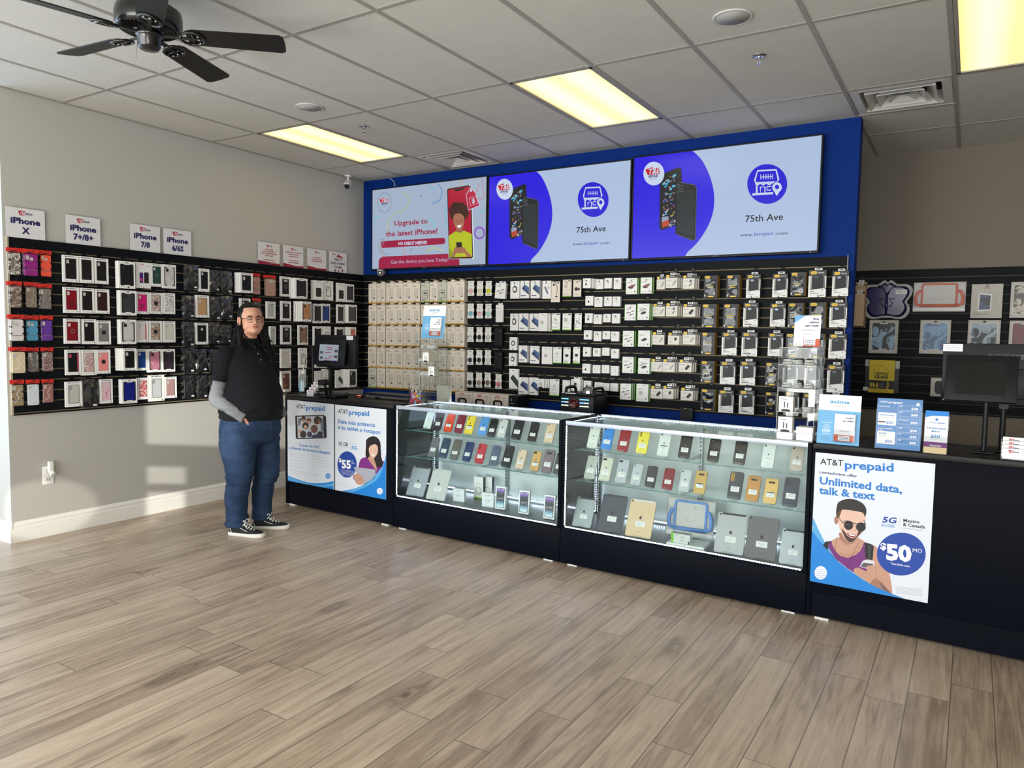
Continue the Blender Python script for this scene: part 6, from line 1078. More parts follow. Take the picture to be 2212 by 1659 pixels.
def dr_big(S, w, h):
    S.poly(clipb([S.p(*q) for q in [(80, 735), (110, 810), (190, 970), (300, 1120), (300, 1200), (60, 1100), (70, 860)]], w, h), AB2, 1)
    S.T('AT&T', 146, 198, 376, 216, 60, K_, .012); S.T('prepaid', 392, 240, 878, 270, 80, TXT, .025); S.T('Limited-time offer', 140, 286, 514, 328, 24, PNAV, .02)
    S.T('Unlimited data,', 140, 392, 962, 486, 72, TXT, .028); S.T('talk & text', 134, 488, 690, 552, 72, TXT, .028)
    # man: backpack straps, body, arms
    S.P(smoothp([(262, 960), (300, 935), (345, 925), (520, 930), (600, 975), (690, 1010), (760, 1090), (825, 1240), (862, 1490), (760, 1455), (640, 1380), (420, 1230), (215, 1055), (200, 1000)], 4, True), SK, 2)
    S.P([(228, 970), (262, 962), (300, 1060), (345, 1110), (420, 1130), (500, 1100), (545, 1060), (585, 975), (608, 985), (612, 1170), (640, 1380), (420, 1235), (300, 1140), (218, 1050), (215, 1000)], PUR, 3)
    S.P(smoothp([(262, 965), (300, 1060), (350, 1105), (420, 1125), (500, 1095), (545, 1055), (580, 975), (520, 935), (340, 930)], 3, True), SK, 4)
    S.P([(590, 975), (650, 990), (680, 1015), (668, 1150), (600, 1140), (592, 1060)], K_, 5); S.P([(170, 1005), (200, 968), (272, 960), (228, 990), (222, 1052), (190, 1030)], K_, 5); S.P([(628, 1000), (650, 1005), (645, 1140), (625, 1135)], mat((60, 66, 72), .5), 6)
    S.P([(330, 880), (345, 945), (400, 1000), (470, 990), (520, 940), (545, 850)], SK2, 5)
    S.P(smoothp([(322, 700), (330, 640), (380, 620), (480, 640), (575, 680), (600, 720), (585, 780), (588, 830), (560, 880), (520, 930), (470, 975), (420, 965), (375, 915), (345, 850), (330, 790)], 4, True), SK3, 6)
    S.P(smoothp([(372, 880), (400, 940), (440, 972), (480, 965), (530, 905), (560, 870), (540, 840), (520, 880), (500, 925), (450, 930), (400, 880), (360, 835)], 3, True), mat((70, 48, 44), .5), 7); S.P([(400, 872), (440, 880), (505, 890), (500, 925), (450, 930), (415, 905)], SK3, 8)
    S.E(306, 755, 20, 40, SK2, 6)
    S.P(smoothp([(305, 700), (312, 620), (330, 575), (400, 545), (480, 545), (560, 580), (600, 630), (605, 680), (590, 720), (570, 680), (480, 660), (400, 650), (360, 655), (345, 700), (330, 730)], 4, True), HR, 7); S.P([(310, 690), (345, 650), (360, 660), (345, 700), (325, 740)], mat((92, 60, 40), .5), 8)
    S.E(430, 805, 46, 46, K_, 9); S.E(552, 822, 48, 46, K_, 9); S.S([(372, 772), (470, 778), (500, 790), (600, 790)], .004, K_, 9); S.S([(318, 712), (380, 790)], .003, K_, 9); S.S([(580, 750), (600, 800)], .003, K_, 9); S.S([(380, 762), (420, 760)], .003, HR, 9); S.E(420, 795, 18, 12, mat((70, 72, 80), .2), 10)
    S.S([(500, 800), (505, 850), (470, 865)], .0022, SK2, 9); S.P(smoothp([(412, 880), (455, 893), (500, 895), (490, 925), (450, 920), (425, 905)], 3, True), mat((140, 60, 60), .5), 9); S.P([(425, 887), (460, 897), (498, 897), (488, 912), (450, 910)], PW, 10)
    S.S(smoothp([(320, 930), (300, 1000), (295, 1080)], 3), .0012, K_, 7); S.S(smoothp([(540, 960), (470, 1090), (410, 1240)], 3), .0012, K_, 7)
    S.S(smoothp([(295, 1080), (320, 1110), (350, 1080), (360, 1115), (380, 1085), (395, 1115), (415, 1090), (430, 1115), (445, 1090), (470, 1110), (500, 1060), (505, 1100)], 3), .0012, TAT, 6); S.S([(505, 1030), (545, 1022)], .0015, TAT, 6)
    S.P([(570, 1160), (600, 1146), (684, 1160), (690, 1180), (660, 1250), (540, 1215)], mat((214, 216, 222), .4), 8); S.P([(580, 1176), (676, 1188), (650, 1240), (548, 1212)], mat((90, 88, 92), .4), 9)
    S.P(smoothp([(480, 1245), (520, 1225), (560, 1240), (610, 1260), (605, 1215), (650, 1205), (690, 1215), (705, 1280), (690, 1330), (640, 1390), (590, 1350), (500, 1290)], 3, True), SK, 10)
    for a, b in (((520, 1240), (610, 1262)), ((510, 1268), (610, 1290)), ((530, 1298), (610, 1318)), ((610, 1225), (680, 1240))): S.S([a, b], .0012, SK2, 11)
    S.P([(640, 1390), (690, 1330), (760, 1370), (862, 1490), (740, 1450)], SK2, 10)
    for k in range(9): S.S([(735+k*12, 1370+k*11), (775+k*8, 1440+k*5)], .002, TAT, 11)
    S.poly(clipb([S.p(*q) for q in [(60, 860)]+smoothp([(75, 870), (140, 960), (300, 1140), (450, 1260), (640, 1385), (820, 1470), (990, 1535)], 3)+[(40, 1380), (20, 1300)]], w, h), AB, 12)
    S.P(smoothp([(75, 735), (120, 830), (190, 975), (300, 1130), (140, 960), (78, 872)], 2, True), AB2, 4)
    globe(S, 153, 1277, 62, AB, PW, 13)
    S.T('5G', 762, 775, 900, 786, 56, DB, .03, 3, .25); S.T('ACCESS', 752, 815, 886, 828, 26, mat((60, 130, 200), .5), .012); S.S([(940, 720), (932, 850)], .0007, MG, 2); S.T('Mexico', 974, 770, 1135, 788, 32, K_, .02); S.T('& Canada', 970, 810, 1190, 838, 32, K_, .02); S.T('(Up to 4G LTE speeds)', 966, 836, 1156, 862, 13, MG)
    S.E(954, 1092, 243, 214, DB, 3, 48); S.T('$', 745, 1040, 805, 1048, 62, PW, .04, 5); S.T('50', 805, 1140, 1060, 1165, 146, PW, .05, 5); S.T('MO', 1068, 1070, 1162, 1080, 38, PW, 0, 5); S.T('Taxes & fees extra.', 848, 1192, 1040, 1222, 18, PW, .02, 5)
    for k in range(6): S.S([(895+k*2, 1412+k*13), (1166, 1446+k*13)], .0012, MG, 2)
    S.S([(1115, 1550), (1158, 1556)], .0009, MG, 2)
poster(Z8, None, '', 'large white poster with man in sunglasses and blue fifty-dollar circle', dr_big, (.204, .908), (4.321, 4.879))
def dr_left(S, w, h):
    S.P(smoothp([(205, 372), (215, 420), (205, 470), (180, 520), (165, 600), (94, 600), (94, 364)], 2), mat((205, 208, 214), .5), 1)
    S.T('AT&T', 176, 442, 260, 450, 36, K_, .01); S.T('prepaid', 268, 460, 445, 470, 46, TXT, .022)
    S.P([(165, 515), (435, 508), (455, 525), (462, 715), (450, 728), (185, 735), (170, 725)], K_, 2); S.P([(182, 524), (428, 518), (436, 718), (190, 728)], mat((196, 200, 206), .4), 3)
    cols = ((60, 46, 44), (200, 158, 136), (70, 60, 86), (110, 76, 60), (150, 160, 176), (36, 30, 34)); R = random.Random(2)
    for x, y, r, c in ((245, 545, 22, 0), (245, 560, 14, 1), (295, 560, 24, 3), (295, 580, 15, 1), (375, 560, 36, 0), (378, 575, 26, 1), (262, 610, 30, 5), (262, 622, 17, 1), (345, 640, 34, 3), (348, 655, 22, 3), (400, 690, 26, 5), (300, 690, 24, 2), (240, 690, 30, 0), (208, 660, 16, 1)): S.E(x, y, r, r*1.15, mat(cols[c], .5), 4+(r < 24), 14)
    S.P([(192, 540), (225, 540), (215, 600), (192, 620)], mat((120, 130, 150), .5), 3); S.P([(405, 530), (428, 545), (434, 690), (405, 640)], mat((110, 118, 136), .5), 4); S.P([(320, 700), (420, 680), (432, 716), (320, 722)], mat((60, 50, 80), .5), 6); S.S([(362, 598), (394, 598)], .003, PW, 7)
    S.S([(192, 665), (215, 650), (240, 655)], .004, SK, 7)
    S.T('El poder de AT&T.', 205, 800, 400, 824, 22, TXT, .02); S.T('La libertad del servicio prepagado.', 106, 826, 498, 878, 24, TXT, .02)
    for x0, y0, ws in ((120, 872, (125, 85, 110, 95, 125)), (322, 896, (105, 115, 152, 160))):
        for k, q in enumerate(ws): y = y0+k*(29 if x0 < 200 else 28); S.S([(x0+12, y+2), (x0+12+q, y+2+q*.12)], .0028, LG, 2); (S.S([(x0-2, y-2), (x0+1, y+4), (x0+8, y-12)], .0013, K_, 3) if k != 3 or x0 > 200 else None)
    S.S([(112, 1025), (365, 1072)], .0012, MG, 2); 
    for k in range(3): S.S([(112, 1035+k*9), (380, 1076+k*9)], .001, LG, 2)
    globe(S, 474, 1085, 25, PB, AB)
    S.poly(clipb([S.p(*q) for q in smoothp([(94, 1080), (180, 1112), (300, 1148), (420, 1150), (526, 1132)], 4)+[(526, 1215), (520, 1225), (90, 1140)]], w, h), AB, 2); S.poly(clipb([S.p(*q) for q in smoothp([(94, 1090), (200, 1125), (320, 1165), (430, 1170), (526, 1150)], 3)+[(526, 1180), (400, 1185), (250, 1160), (94, 1118)]], w, h), AB2, 3)
poster(Z6, None, '', 'white Spanish poster with a phone showing friends on the corner counter', dr_left, (.21, .918), (.019, .6))
def dr_mid(S, w, h):
    S.T('AT&T', 570, 488, 662, 498, 38, K_, .01); S.T('prepaid', 670, 506, 863, 518, 48, TXT, .022); S.T('Dale más potencia', 568, 585, 918, 622, 36, TXT, .02); S.T('a tu tablet o hotspot', 568, 638, 968, 690, 36, TXT, .02)
    S.T('50 GB', 573, 795, 663, 803, 34, K_, .012); S.S([(573, 803), (665, 816)], .0018, MG, 2); S.S([(682, 762), (680, 835)], .0007, MG, 2); S.S([(702, 782), (745, 787)], .002, AB2, 2); S.T('5G', 692, 830, 746, 836, 32, AB3, .025, 3, .25)
    S.E(654, 975, 91, 124, DB, 2, 40); S.T('$', 577, 950, 602, 952, 36, PW, .04, 4); S.T('55', 604, 1006, 692, 1014, 74, PW, .045, 4); S.T('AL', 698, 948, 714, 950, 14, PW, 0, 4); S.T('MES', 698, 968, 728, 972, 12, PW, 0, 4)
    for k in range(5): S.S([(588+k*4, 1024+k*11), (725-k*4, 1040+k*11)], .0016, PW, 4)
    S.P(smoothp([(832, 800), (838, 740), (880, 712), (930, 716), (965, 760), (972, 840), (975, 900), (965, 960), (985, 985), (940, 1000), (885, 920), (832, 905)], 4, True), HR, 3)
    S.P(smoothp([(768, 960), (790, 920), (840, 905), (890, 925), (960, 945), (1005, 945), (1015, 990), (960, 1080), (880, 1140), (790, 1100), (720, 1120), (716, 1075), (745, 1060)], 4, True), mat((126, 40, 130), .5), 2); S.P([(862, 900), (905, 910), (930, 985), (935, 1040), (900, 990), (850, 920)], SK, 4)
    S.P(smoothp([(860, 820), (870, 790), (905, 780), (940, 800), (945, 850), (930, 890), (900, 918), (875, 900), (862, 860)], 4, True), SK3, 5); S.P(smoothp([(856, 830), (858, 780), (890, 760), (930, 770), (905, 785), (872, 800)], 3, True), HR, 6)
    S.P([(885, 878), (922, 882), (908, 896), (892, 893)], PW, 7); S.S([(885, 877), (895, 894), (908, 897), (922, 882)], .0012, mat((160, 60, 70), .5), 8); S.S([(872, 832), (886, 832)], .002, HR, 7); S.S([(910, 838), (926, 840)], .002, HR, 7)
    S.P(smoothp([(962, 880), (985, 930), (990, 980), (960, 1000), (950, 940)], 3, True), HR, 6)
    S.P([(718, 998), (910, 1020), (922, 1032), (925, 1090), (830, 1162), (810, 1165), (722, 1015)], mat((170, 174, 190), .35), 8); S.P(smoothp([(722, 1080), (760, 1060), (800, 1095), (815, 1130), (790, 1165), (750, 1160), (725, 1120)], 3, True), SK, 9)
    for k in range(4): S.S([(740+k*8, 1140-k*12), (790+k*5, 1110-k*12)], .0014, SK2, 10)
    for k in range(5): S.S([(558, 1135+k*10), (660+k*6, 1152+k*10)], .001, LG, 2)
    P = [(1022, 880)]+smoothp([(1022, 905), (985, 1010), (930, 1080), (840, 1150), (730, 1200), (600, 1225)], 4)+[(1010, 1310), (1020, 1305)]
    S.poly(clipb([S.p(*q) for q in P], w, h), AB, 7) ; S.poly(clipb([S.p(*q) for q in smoothp([(1022, 905), (960, 1090), (860, 1170), (720, 1232)], 3)+[(640, 1228), (760, 1195), (880, 1120), (985, 1000)]], w, h), AB2, 8)
    globe(S, 964, 1226, 29, AB, PW, 9)
poster(Z6, None, '', 'white Spanish poster with woman in purple holding a tablet on corner counter', dr_mid, (.208, .916), (.611, 1.184))
# ---------------------------------------------------------------- things on the counters and cases
ZTOP = .9565
def box_tower(s, d, label, z1):
    t = thing('acrylic_display_tower', cf(s, d, .9557), CANG, label, 'display tower'); w = .198; H_ = 1.466-.9557; T = .003
    for x in (0, w-T): m = MB(); m.box(x, 0, 0, x+T, .2, H_, ACRY); m.build('side_panel', t)
    m = MB(); m.box(T, .197, 0, w-T, .2, H_, ACRY); m.build('back_panel', t)
    for z in [H_-T]+[q-.9557 for q in z1]+[.0]:
        m = MB(); m.box(T, 0, z, w-T, .197, z+T, ACRY); m.box(T, -.0006, z, w-T, 0, z+T, mat((170, 178, 176), .2)); m.box(w, .08, z+.004, w+.012, .16, z+.045, ACRY) if z > .05 else None; m.build('shelf', t)
    return t
T1Z = (1.385, 1.28, 1.17); T2Z = (1.368, 1.24, 1.11)
box_tower(1.252, .25, 'clear acrylic display tower behind the candy jar with an advert on top', T1Z)
box_tower(4.104, .02, 'clear acrylic display tower full of cables beside the long counter', T2Z)
def coil(s, d, z, r, lab, c=(206, 208, 206)):
    m = MB(); R = random.Random(int(s*997)); M_ = mat(c, .35)
    for k in range(4):
        a = R.uniform(-.1, .1); m.tube([((r-.002*k)*cos(q*pi/9), (r-.002*k)*.7*sin(q*pi/9), .004+k*.0065+a*.03*sin(q*pi/9)) for q in range(18)], .0028, M_, 6, True)
    m.box(r*.6, -.006, 0, r*1.05, .006, .009, M_, .001, 1); tag(m.build('coiled_cable', None, cf(s, d, z), (0, 0, R.uniform(0, 3))), lab, 'cable', 'coiled white cables in the acrylic towers')
TN = 'behind the candy jar'; 
for k, (x, z) in enumerate(((1.30, 0), (1.36, 0), (1.41, 0))): coil(x, .3, T1Z[0]+.0035, .03, 'white coiled cable on the top shelf of tower behind candy jar, %s' % ORD[k])
for k, (x, z) in enumerate(((1.285, 1), (1.295, 2), (1.345, 2))): coil(x, .3, T1Z[z]+.0035, .03, ['white coiled cable beside the boxes, middle shelf behind candy jar', 'white coiled cable at outer end of low shelf behind candy jar', 'white coiled cable next to the boxes on low shelf behind candy jar'][k])
for k in range(3): coil(4.14+.058*k, .08, T2Z[0]+.0035, .029, 'white coiled cable on the top shelf of tower by long counter, %s' % ORD[k])
for k in range(3): coil(4.14+.058*k, .08, T2Z[1]+.0035, .029, 'white coiled cable on middle shelf of tower by long counter, %s' % ORD[k])
coil(4.255, .08, T2Z[2]+.0035, .03, 'white coiled cable beside the plug picture boxes, low shelf by long counter')
def cablebox(t, w, h, d):
    m = MB(); m.box(-w/2, 0, 0, w/2, d, h, mat((222, 214, 196), .5)); m.box(-w/2, -.0003, 0, w/2, 0, h, CARDW); m.frame((0, -.0004, 0)); art_on(m, 'mcable', w, h); m.rect(-w*.42, h*.8, w*.1, h*.84, MG); m.build('carton', t)
def tb(s, d, z, w, h, lab, n, ns=0): 
    for k in range(n): t = thing('cable_box', cf(s+.013*k*ns, d+.0155*k*(1-.9*bool(ns)), z), CANG+(0), lab if k == 0 else 'white cable box edge behind the front one, '+lab.split(' on ')[-1].split(', ')[-1].replace('tower ', ''), 'cable box', 'cable boxes in the acrylic towers'); cablebox(t, w, h, .014)
tb(1.345, .27, T1Z[1]+.0035, .062, .075, 'white cable box on middle tower shelf behind the candy jar', 5); tb(1.405, .27, T1Z[2]+.0035, .06, .075, 'white cable box on low tower shelf behind the candy jar', 4)
tb(4.150, .03, T2Z[2]+.0035, .075, .082, 'white cable box with black plugs, upper one in tower by counter', 3); tb(4.150, .03, .9557+.045, .075, .082, 'white cable box with black plugs, lower one in tower by counter', 3)
for k, (s, d, z, w, h, dd, lb) in enumerate(((4.150, .026, .959, .085, .04, .06, 'low white box under the cable boxes in acrylic tower'), (4.252, .03, .959, .085, .04, .075, 'white adapter box on the floor of acrylic tower by counter'), (4.252, .03, .9995, .088, .034, .08, 'second white adapter box resting on the first in acrylic tower'))):
    t = thing('adapter_box', cf(s, d, z), CANG, lb, 'adapter box', 'white adapter boxes in the tower'); m = MB(); m.box(-w/2, 0, 0, w/2, dd, h, mat((238, 238, 236), .4), .002, 1); m.build('carton', t)
t = thing('storage_box', cf(1.335, .463, ZTOP), CANG, 'cream carton standing behind the candy jar and acrylic tower', 'carton'); m = MB(); m.box(-.035, 0, 0, .09, .04, .13, mat((226, 218, 200), .55), .002, 1); m.build('carton', t)
# acima signs
AC = mat((60, 160, 205), .5); OR = mat((206, 92, 58), .5); LB = mat((110, 176, 222), .5)
def booklet(m, x0, z0, w, h, l1, l2, l3):
    m.poly([(x0, z0), (x0+w, z0), (x0+w, z0+h), (x0+w*.35, z0+h), (x0, z0+h*.82)], PW, 3)
    for k, s in enumerate((l1, l2, l3)):
        if s: m.text(s, x0+w*.93, z0+h*(.84-.115*k), h*.06, PNAV, al='r', bold=.03, lay=4)
    m.text('acima', x0+w*.5, z0+h*.36, h*.06, MG, w=w*.45, al='c', lay=4); m.rect(x0, z0, x0+w, z0+h*.24, OR, 4); m.rect(x0+w*.22, z0+h*.03, x0+w*.78, z0+h*.21, PW, 5)
    for q in range(3): m.rect(x0+w*.26, z0+h*(.16-.05*q), x0+w*.74, z0+h*(.175-.05*q), PNAV, 6)
def acima(t, w, h, book, side):
    m = MB(); m.box(0, 0, 0, w, .003, h, PW); m.frame((0, 0, 0)); m.lay = .0003; m.rect(0, 0, w, h*.68, LB, 1); m.text('acima', w*.5, h*.83, h*.07, AC, w=w*.46, al='c', bold=.03); m.text('Leasing', w*.5, h*.765, h*.032, MG, w=w*.22, al='c')
    for k, s in enumerate(side): m.text(s, w*.22, h*(.42-.045*k), h*.022 if '$' not in s else h*.04, PW, al='c', bold=.02, lay=2)
    for k in range(5): m.rect(w*.08, h*(.06+.02*k), w*.34, h*(.066+.02*k), mat((80, 140, 190), .5), 2)
    m.build('advert_board', t)
    b = MB(); b.box(w*.42, -.02, h*.07, w*.9, -.003, h*.62, PW, .001, 1); b.frame((0, -.0202, 0)); b.lay = .0003; booklet(b, w*.42, h*.07, w*.48, h*.55, *book); b.build('booklet', t)
    b = MB(); b.box(w*.4, -.024, h*.05, w*.92, -.022, h*.3, ACRY); b.box(w*.4, -.022, h*.05, w*.92, -.001, h*.055, ACRY); b.build('booklet_pocket', t)
    b = MB(); b.box(w*.1, .003, .002, w*.9, .012, .005, ACRY); b.build('easel_foot', t)
t = thing('advert_stand', cf(1.235, .34, 1.4712), 0, 'light blue advert board with English booklet, on top of acrylic tower', 'advert stand', rot=(-radians(8), 0, CANG+.05)); acima(t, .222, .262, ('Shop', 'without', 'using credit'), ('Lease now', 'and get', 'approved for up to', '$4,000', 'in purchasing power'))
t = thing('advert_stand', cf(4.318, .022, ZTOP+.001), 0, 'light blue advert board with Spanish booklet on the long counter', 'advert stand', rot=(-radians(6), 0, CANG)); acima(t, .208, .262, ('Compra', 'sin crédito', ''), ('Compra más', 'o recibe', 'aprobación', 'de hasta', '$4,000', 'sin interés'))
t = thing('advert_card', cf(4.157, .11, 1.4712), 0, 'white card reading shop without using credit on top of cable tower', 'advert card', rot=(-radians(5), 0, CANG))
m = MB(); w, h = .138, .172; m.box(0, 0, 0, w, .002, h, PW); m.frame((0, 0, 0)); m.lay = .0003; m.poly([(0, h*.75), (0, h), (w*.42, h)], LB, 1)
for k, s in enumerate(('Shop', 'without', 'using credit')): m.text(s, w*.92, h*(.86-.11*k), h*.062, PNAV, al='r', bold=.035)
m.rect(w*.25, h*.535, w*.8, h*.545, MG); m.rect(w*.3, h*.505, w*.78, h*.515, MG); m.text('acima', w*.5, h*.37, h*.05, MG, w=w*.32, al='c'); m.rect(w*.38, 0, w, h*.25, OR, 1); m.rect(w*.4, h*.04, w*.83, h*.25, PW, 2)
for q, s in enumerate(('Text "MNC48"', 'to 22462 to', 'apply now.')): m.text(s, w*.43, h*(.18-.06*q), h*.032, PNAV, w=w*.36, bold=.02, lay=3)
for q in range(8): m.rect(w*.06, h*(.04+.018*q), w*.3, h*(.045+.018*q), LG, 2)
m.build('card', t); m = MB(); m.box(w*.2, .002, .001, w*.8, .012, .003, ACRY); m.build('card_foot', t)
# plan price holder, brochure holder, business cards on the long counter
PBL = mat((66, 130, 194), .45)
t = thing('price_list_holder', cf(4.603, .022, ZTOP), 0, 'blue phone plan price list in a clear holder on the long counter', 'price list holder', rot=(-radians(5), 0, CANG))
w, h = .204, .26; m = MB(); m.box(0, 0, .004, w, .002, h, PBL); m.frame((0, 0, 0)); m.lay = .0003
m.text('AT&T', w*.05, h*.91, h*.035, PW, w=w*.19, bold=.02); m.text('prepaid', w*.25, h*.91, h*.035, PW, w=w*.3, bold=.035); m.ell(w*.9, h*.91, w*.04, w*.04, PW, 2)
m.text('PHONE PLANS', w*.04, h*.83, h*.02, PW, w=w*.24, bold=.03); m.text('TABLET & HOTSPOT', w*.04, h*.39, h*.02, PW, w=w*.34, bold=.03); m.text('PLANS', w*.04, h*.35, h*.02, PW, w=w*.12, bold=.03)
for z0, tt, pr in ((.47, 'Unlimited', '50'), (.1, '50GB', '55')):
    m.rrect(w*.03, h*z0, w*.44, h*(z0+.25), .005, PW, 1); m.text(tt, w*.07, h*(z0+.185), h*.035, PBL, w=w*(.32 if pr == '50' else .17), bold=.02); m.text('$'+pr, w*.22, h*(z0+.03), h*.05, PBL, bold=.02, w=w*.16); m.rect(w*.07, h*(z0+.15), w*.22, h*(z0+.157), MG, 2)
m.rect(w*.03, h*.52, w*.2, h*.545, mat((90, 30, 60), .5), 2)
for k, (a, b) in enumerate((('5GB', '30'), ('16GB', '40'), ('Unlimited MAX', '65'), ('100GB', '90'), ('15GB', '35'), ('20GB', '25'))):
    z = h*(.78-.118*k-(.03 if k > 1 else 0)-(.04 if k > 2 else 0)); m.stroke(rr(w*.47, z, w*.96, z+h*.1, .004, 3), .0007, PW, 1, True); m.text(a, w*.5, z+h*.07, h*.018, PW, bold=.03); m.text('$'+b, w*.76, z+h*.02, h*.042, PW, bold=.035, w=w*.15); m.rect(w*.5, z+h*.045, w*.64, z+h*.05, mat((30, 70, 130), .5), 2)
m.build('price_list', t); m = MB(); m.box(-.002, -.003, 0, w+.002, -.0015, h+.002, FILM); m.box(-.002, .0025, 0, w+.002, .004, h+.002, ACRY); m.box(0, .004, 0, w, .06, .003, ACRY); m.build('clear_holder', t)
t = thing('brochure_holder', cf(4.822, .012, ZTOP), 0, 'white brochures reading Unlimited MAX in a clear holder beside blue price list', 'brochure holder', rot=(-radians(8), 0, CANG))
w, h = .1, .212; m = MB(); m.box(0, 0, .004, w, .016, h, PW); m.frame((0, 0, 0)); m.lay = .0003; m.poly([(0, h*.84), (w*.3, h*.88), (w, h*.89), (w, h), (0, h)], AB, 1); m.ell(w*.5, h*.8, .006, .006, AB, 1); m.text('AT&T', w*.16, h*.71, h*.028, K_, w=w*.22); m.text('prepaid', w*.4, h*.71, h*.028, TXT, w=w*.44, bold=.03)
m.text('Unlimited', w*.5, h*.575, h*.04, PBL, w=w*.8, al='c', bold=.03); m.text('MAX', w*.5, h*.5, h*.04, PBL, w=w*.38, al='c', bold=.03); m.text('$50', w*.48, h*.37, h*.07, PBL, w=w*.42, al='c', bold=.03); m.rect(w*.25, h*.33, w*.72, h*.335, MG); m.rect(0, h*.15, w, h*.27, PUR, 1); m.text('GRATIS', w*.5, h*.17, h*.03, PW, w=w*.5, al='c', bold=.03, lay=3); m.rect(0, 0, w, h*.15, mat((236, 206, 160), .5), 1)
m.build('brochures', t); m = MB(); m.box(-.003, -.004, 0, w+.003, -.002, h*.4, ACRY); m.box(-.003, .018, 0, w+.003, .02, h*.9, ACRY); m.box(-.003, -.002, 0, w+.003, .018, .003, ACRY); m.build('clear_holder', t)
def cardrack(s, d, lab, w, n, dz, dy, hh):
    t = thing('business_card_holder', cf(s, d, ZTOP), CANG, lab, 'card holder'); m = MB()
    for k in range(n): m.box(0, k*dy-.006, .002+k*dz, w, k*dy-.004, hh*.6+k*dz, ACRY); m.box(0, k*dy-.004, .002+k*dz, w, k*dy+dy-.007, .004+k*dz, ACRY)
    for x in (-.003, w): V = [(x+a, y, z) for a in (0, .003) for y, z in ((-.008, 0), (n*dy, 0), (n*dy, hh*.6+n*dz), (n*dy-dy, hh*.6+n*dz-.01), (-.008, hh*.5))]; m.add(V, [(0, 1, 2, 3, 4), (9, 8, 7, 6, 5), (0, 5, 6, 1), (1, 6, 7, 2), (2, 7, 8, 3), (3, 8, 9, 4), (4, 9, 5, 0)], ACRY)
    m.build('clear_rack', t)
    for k in range(n):
        c = thing('business_cards', cf(s+.003, d+k*dy, ZTOP+.005+k*dz), CANG, 'white business cards in tier %s from the front of ' % ORD[k]+('the rack beside sanitizer bottle' if s < 1 else 'the rack on the long counter'), 'business cards', 'business cards in tiered racks'); m = MB(); m.box(0, 0, 0, w-.006, .008, hh, PW); m.frame((0, 0, 0)); mini_logo(m, (w-.006)*.5, hh*.72, w*.42); m.rect(w*.1, hh*.3, w*.8, hh*.33, MG) if k == 0 else None; m.build('card_stack', c)
cardrack(.222, .035, 'clear tiered card rack beside the sanitizer bottle', .088, 4, .022, .024, .05); cardrack(5.146, .02, 'clear tiered card rack on the long counter at picture edge', .092, 4, .016, .02, .05)
# sanitizer bottle
s_, d_ = unz(*ZM(328, 1488), ZTOP); t = thing('sanitizer_bottle', cf(s_+.005, d_+.036, ZTOP), CANG, 'clear pump bottle of hand sanitizer at the end of corner counter', 'sanitizer bottle')
m = MB(); m.lathe([(.034, 0), (.038, .004), (.038, .135), (.036, .155), (.028, .172), (.016, .182), (.014, .19)], glassmat('bottle_plastic', (.86, .90, .92), 1.0, .06), n=28); m.build('bottle', t)
m = MB(); m.lathe([(.033, .003), (.0365, .006), (.0365, .13), (.034, .15), (0, .152)], glassmat('gel', (.90, .93, .94), .3, .1), n=24); m.build('gel', t)
m = MB()
for a in range(8): a0, a1 = radians(-150+a*15), radians(-135+a*15); r = .0387; m.add([(r*cos(a0), r*sin(a0), .04), (r*cos(a1), r*sin(a1), .04), (r*cos(a1), r*sin(a1), .12), (r*cos(a0), r*sin(a0), .12)], [(0, 1, 2, 3)], mat((120, 176, 206), .4) if a < 5 else mat((190, 210, 220), .4), True)
m.build('label', t); m = MB(); m.lathe([(.015, .19), (.017, .192), (.017, .212), (.01, .216), (.004, .218), (.004, .25), (.011, .251), (.011, .262), (0, .264)], WHITE, n=18); m.tube([(0, 0, .257), (-.03, -.012, .257), (-.036, -.014, .25)], .004, WHITE); m.build('pump', t)
# register screens
SCR = mat((20, 22, 27), .45, spec=.25); GLS = mat((8, 9, 11), .08, spec=.6)
def register(s, d, z0, w, h, lean, scr, lab, w2=None, brand=False):
    t = thing('customer_screen', cf(s, d, z0), 0, lab, 'tablet screen', rot=(-radians(lean), 0, CANG)); m = MB(); b = .17
    m.box(0, 0, 0, w, .018, h, SCR, .003, 2); m.frame((0, 0, 0)); m.rect(w*.15, h*.14, w*.84, h*.86, GLS, 1); m.build('enclosure', t)
    if scr:
        m = MB(); m.frame((0, -.0008, 0)); E_ = em((150, 160, 168)); m.rect(w*.19, h*.17, w*.8, h*.82, E_, 1); R_ = em((150, 30, 50))
        for a, bb, ww in ((.42, .7, .18), (.44, .62, .16), (.38, .5, .18), (.5, .34, .14), (.38, .26, .2)): m.stroke([(w*(a+ww*q/7), h*(bb+(.012 if q % 2 else -.008))) for q in range(8)], h*.03, R_, 2)
        for a, bb in ((.22, .45), (.68, .52), (.22, .24), (.68, .3)): m.rect(w*a, h*bb, w*(a+.1), h*(bb+.1), em((70, 70, 76)), 2)
        m.rect(w*.35, h*.17, w*.6, h*.2, em((90, 40, 60)), 2); m.rect(w*.62, h*.17, w*.78, h*.2, em((90, 60, 150)), 2); m.build('lit_screen', t)
    else: m = MB(); m.ell(0, 0, .003, .003, CHROME); m.cyl((w*.85, -.002, h*.5), (w*.85, .0, h*.5), .004, SCR); m.cyl((w*.1, -.002, h*.5), (w*.1, .0, h*.5), .004, SCR); m.build('lock_screw', t)
a = unc(*ZM(520, 1018), .2); b = unc(*ZM(985, 1040), .2); c = unc(*ZM(540, 645), .2)
register(a[0], .2, a[1], b[0]-a[0], (c[1]-a[1])*1.0, 6, True, 'black customer screen on the corner counter showing white policy page')
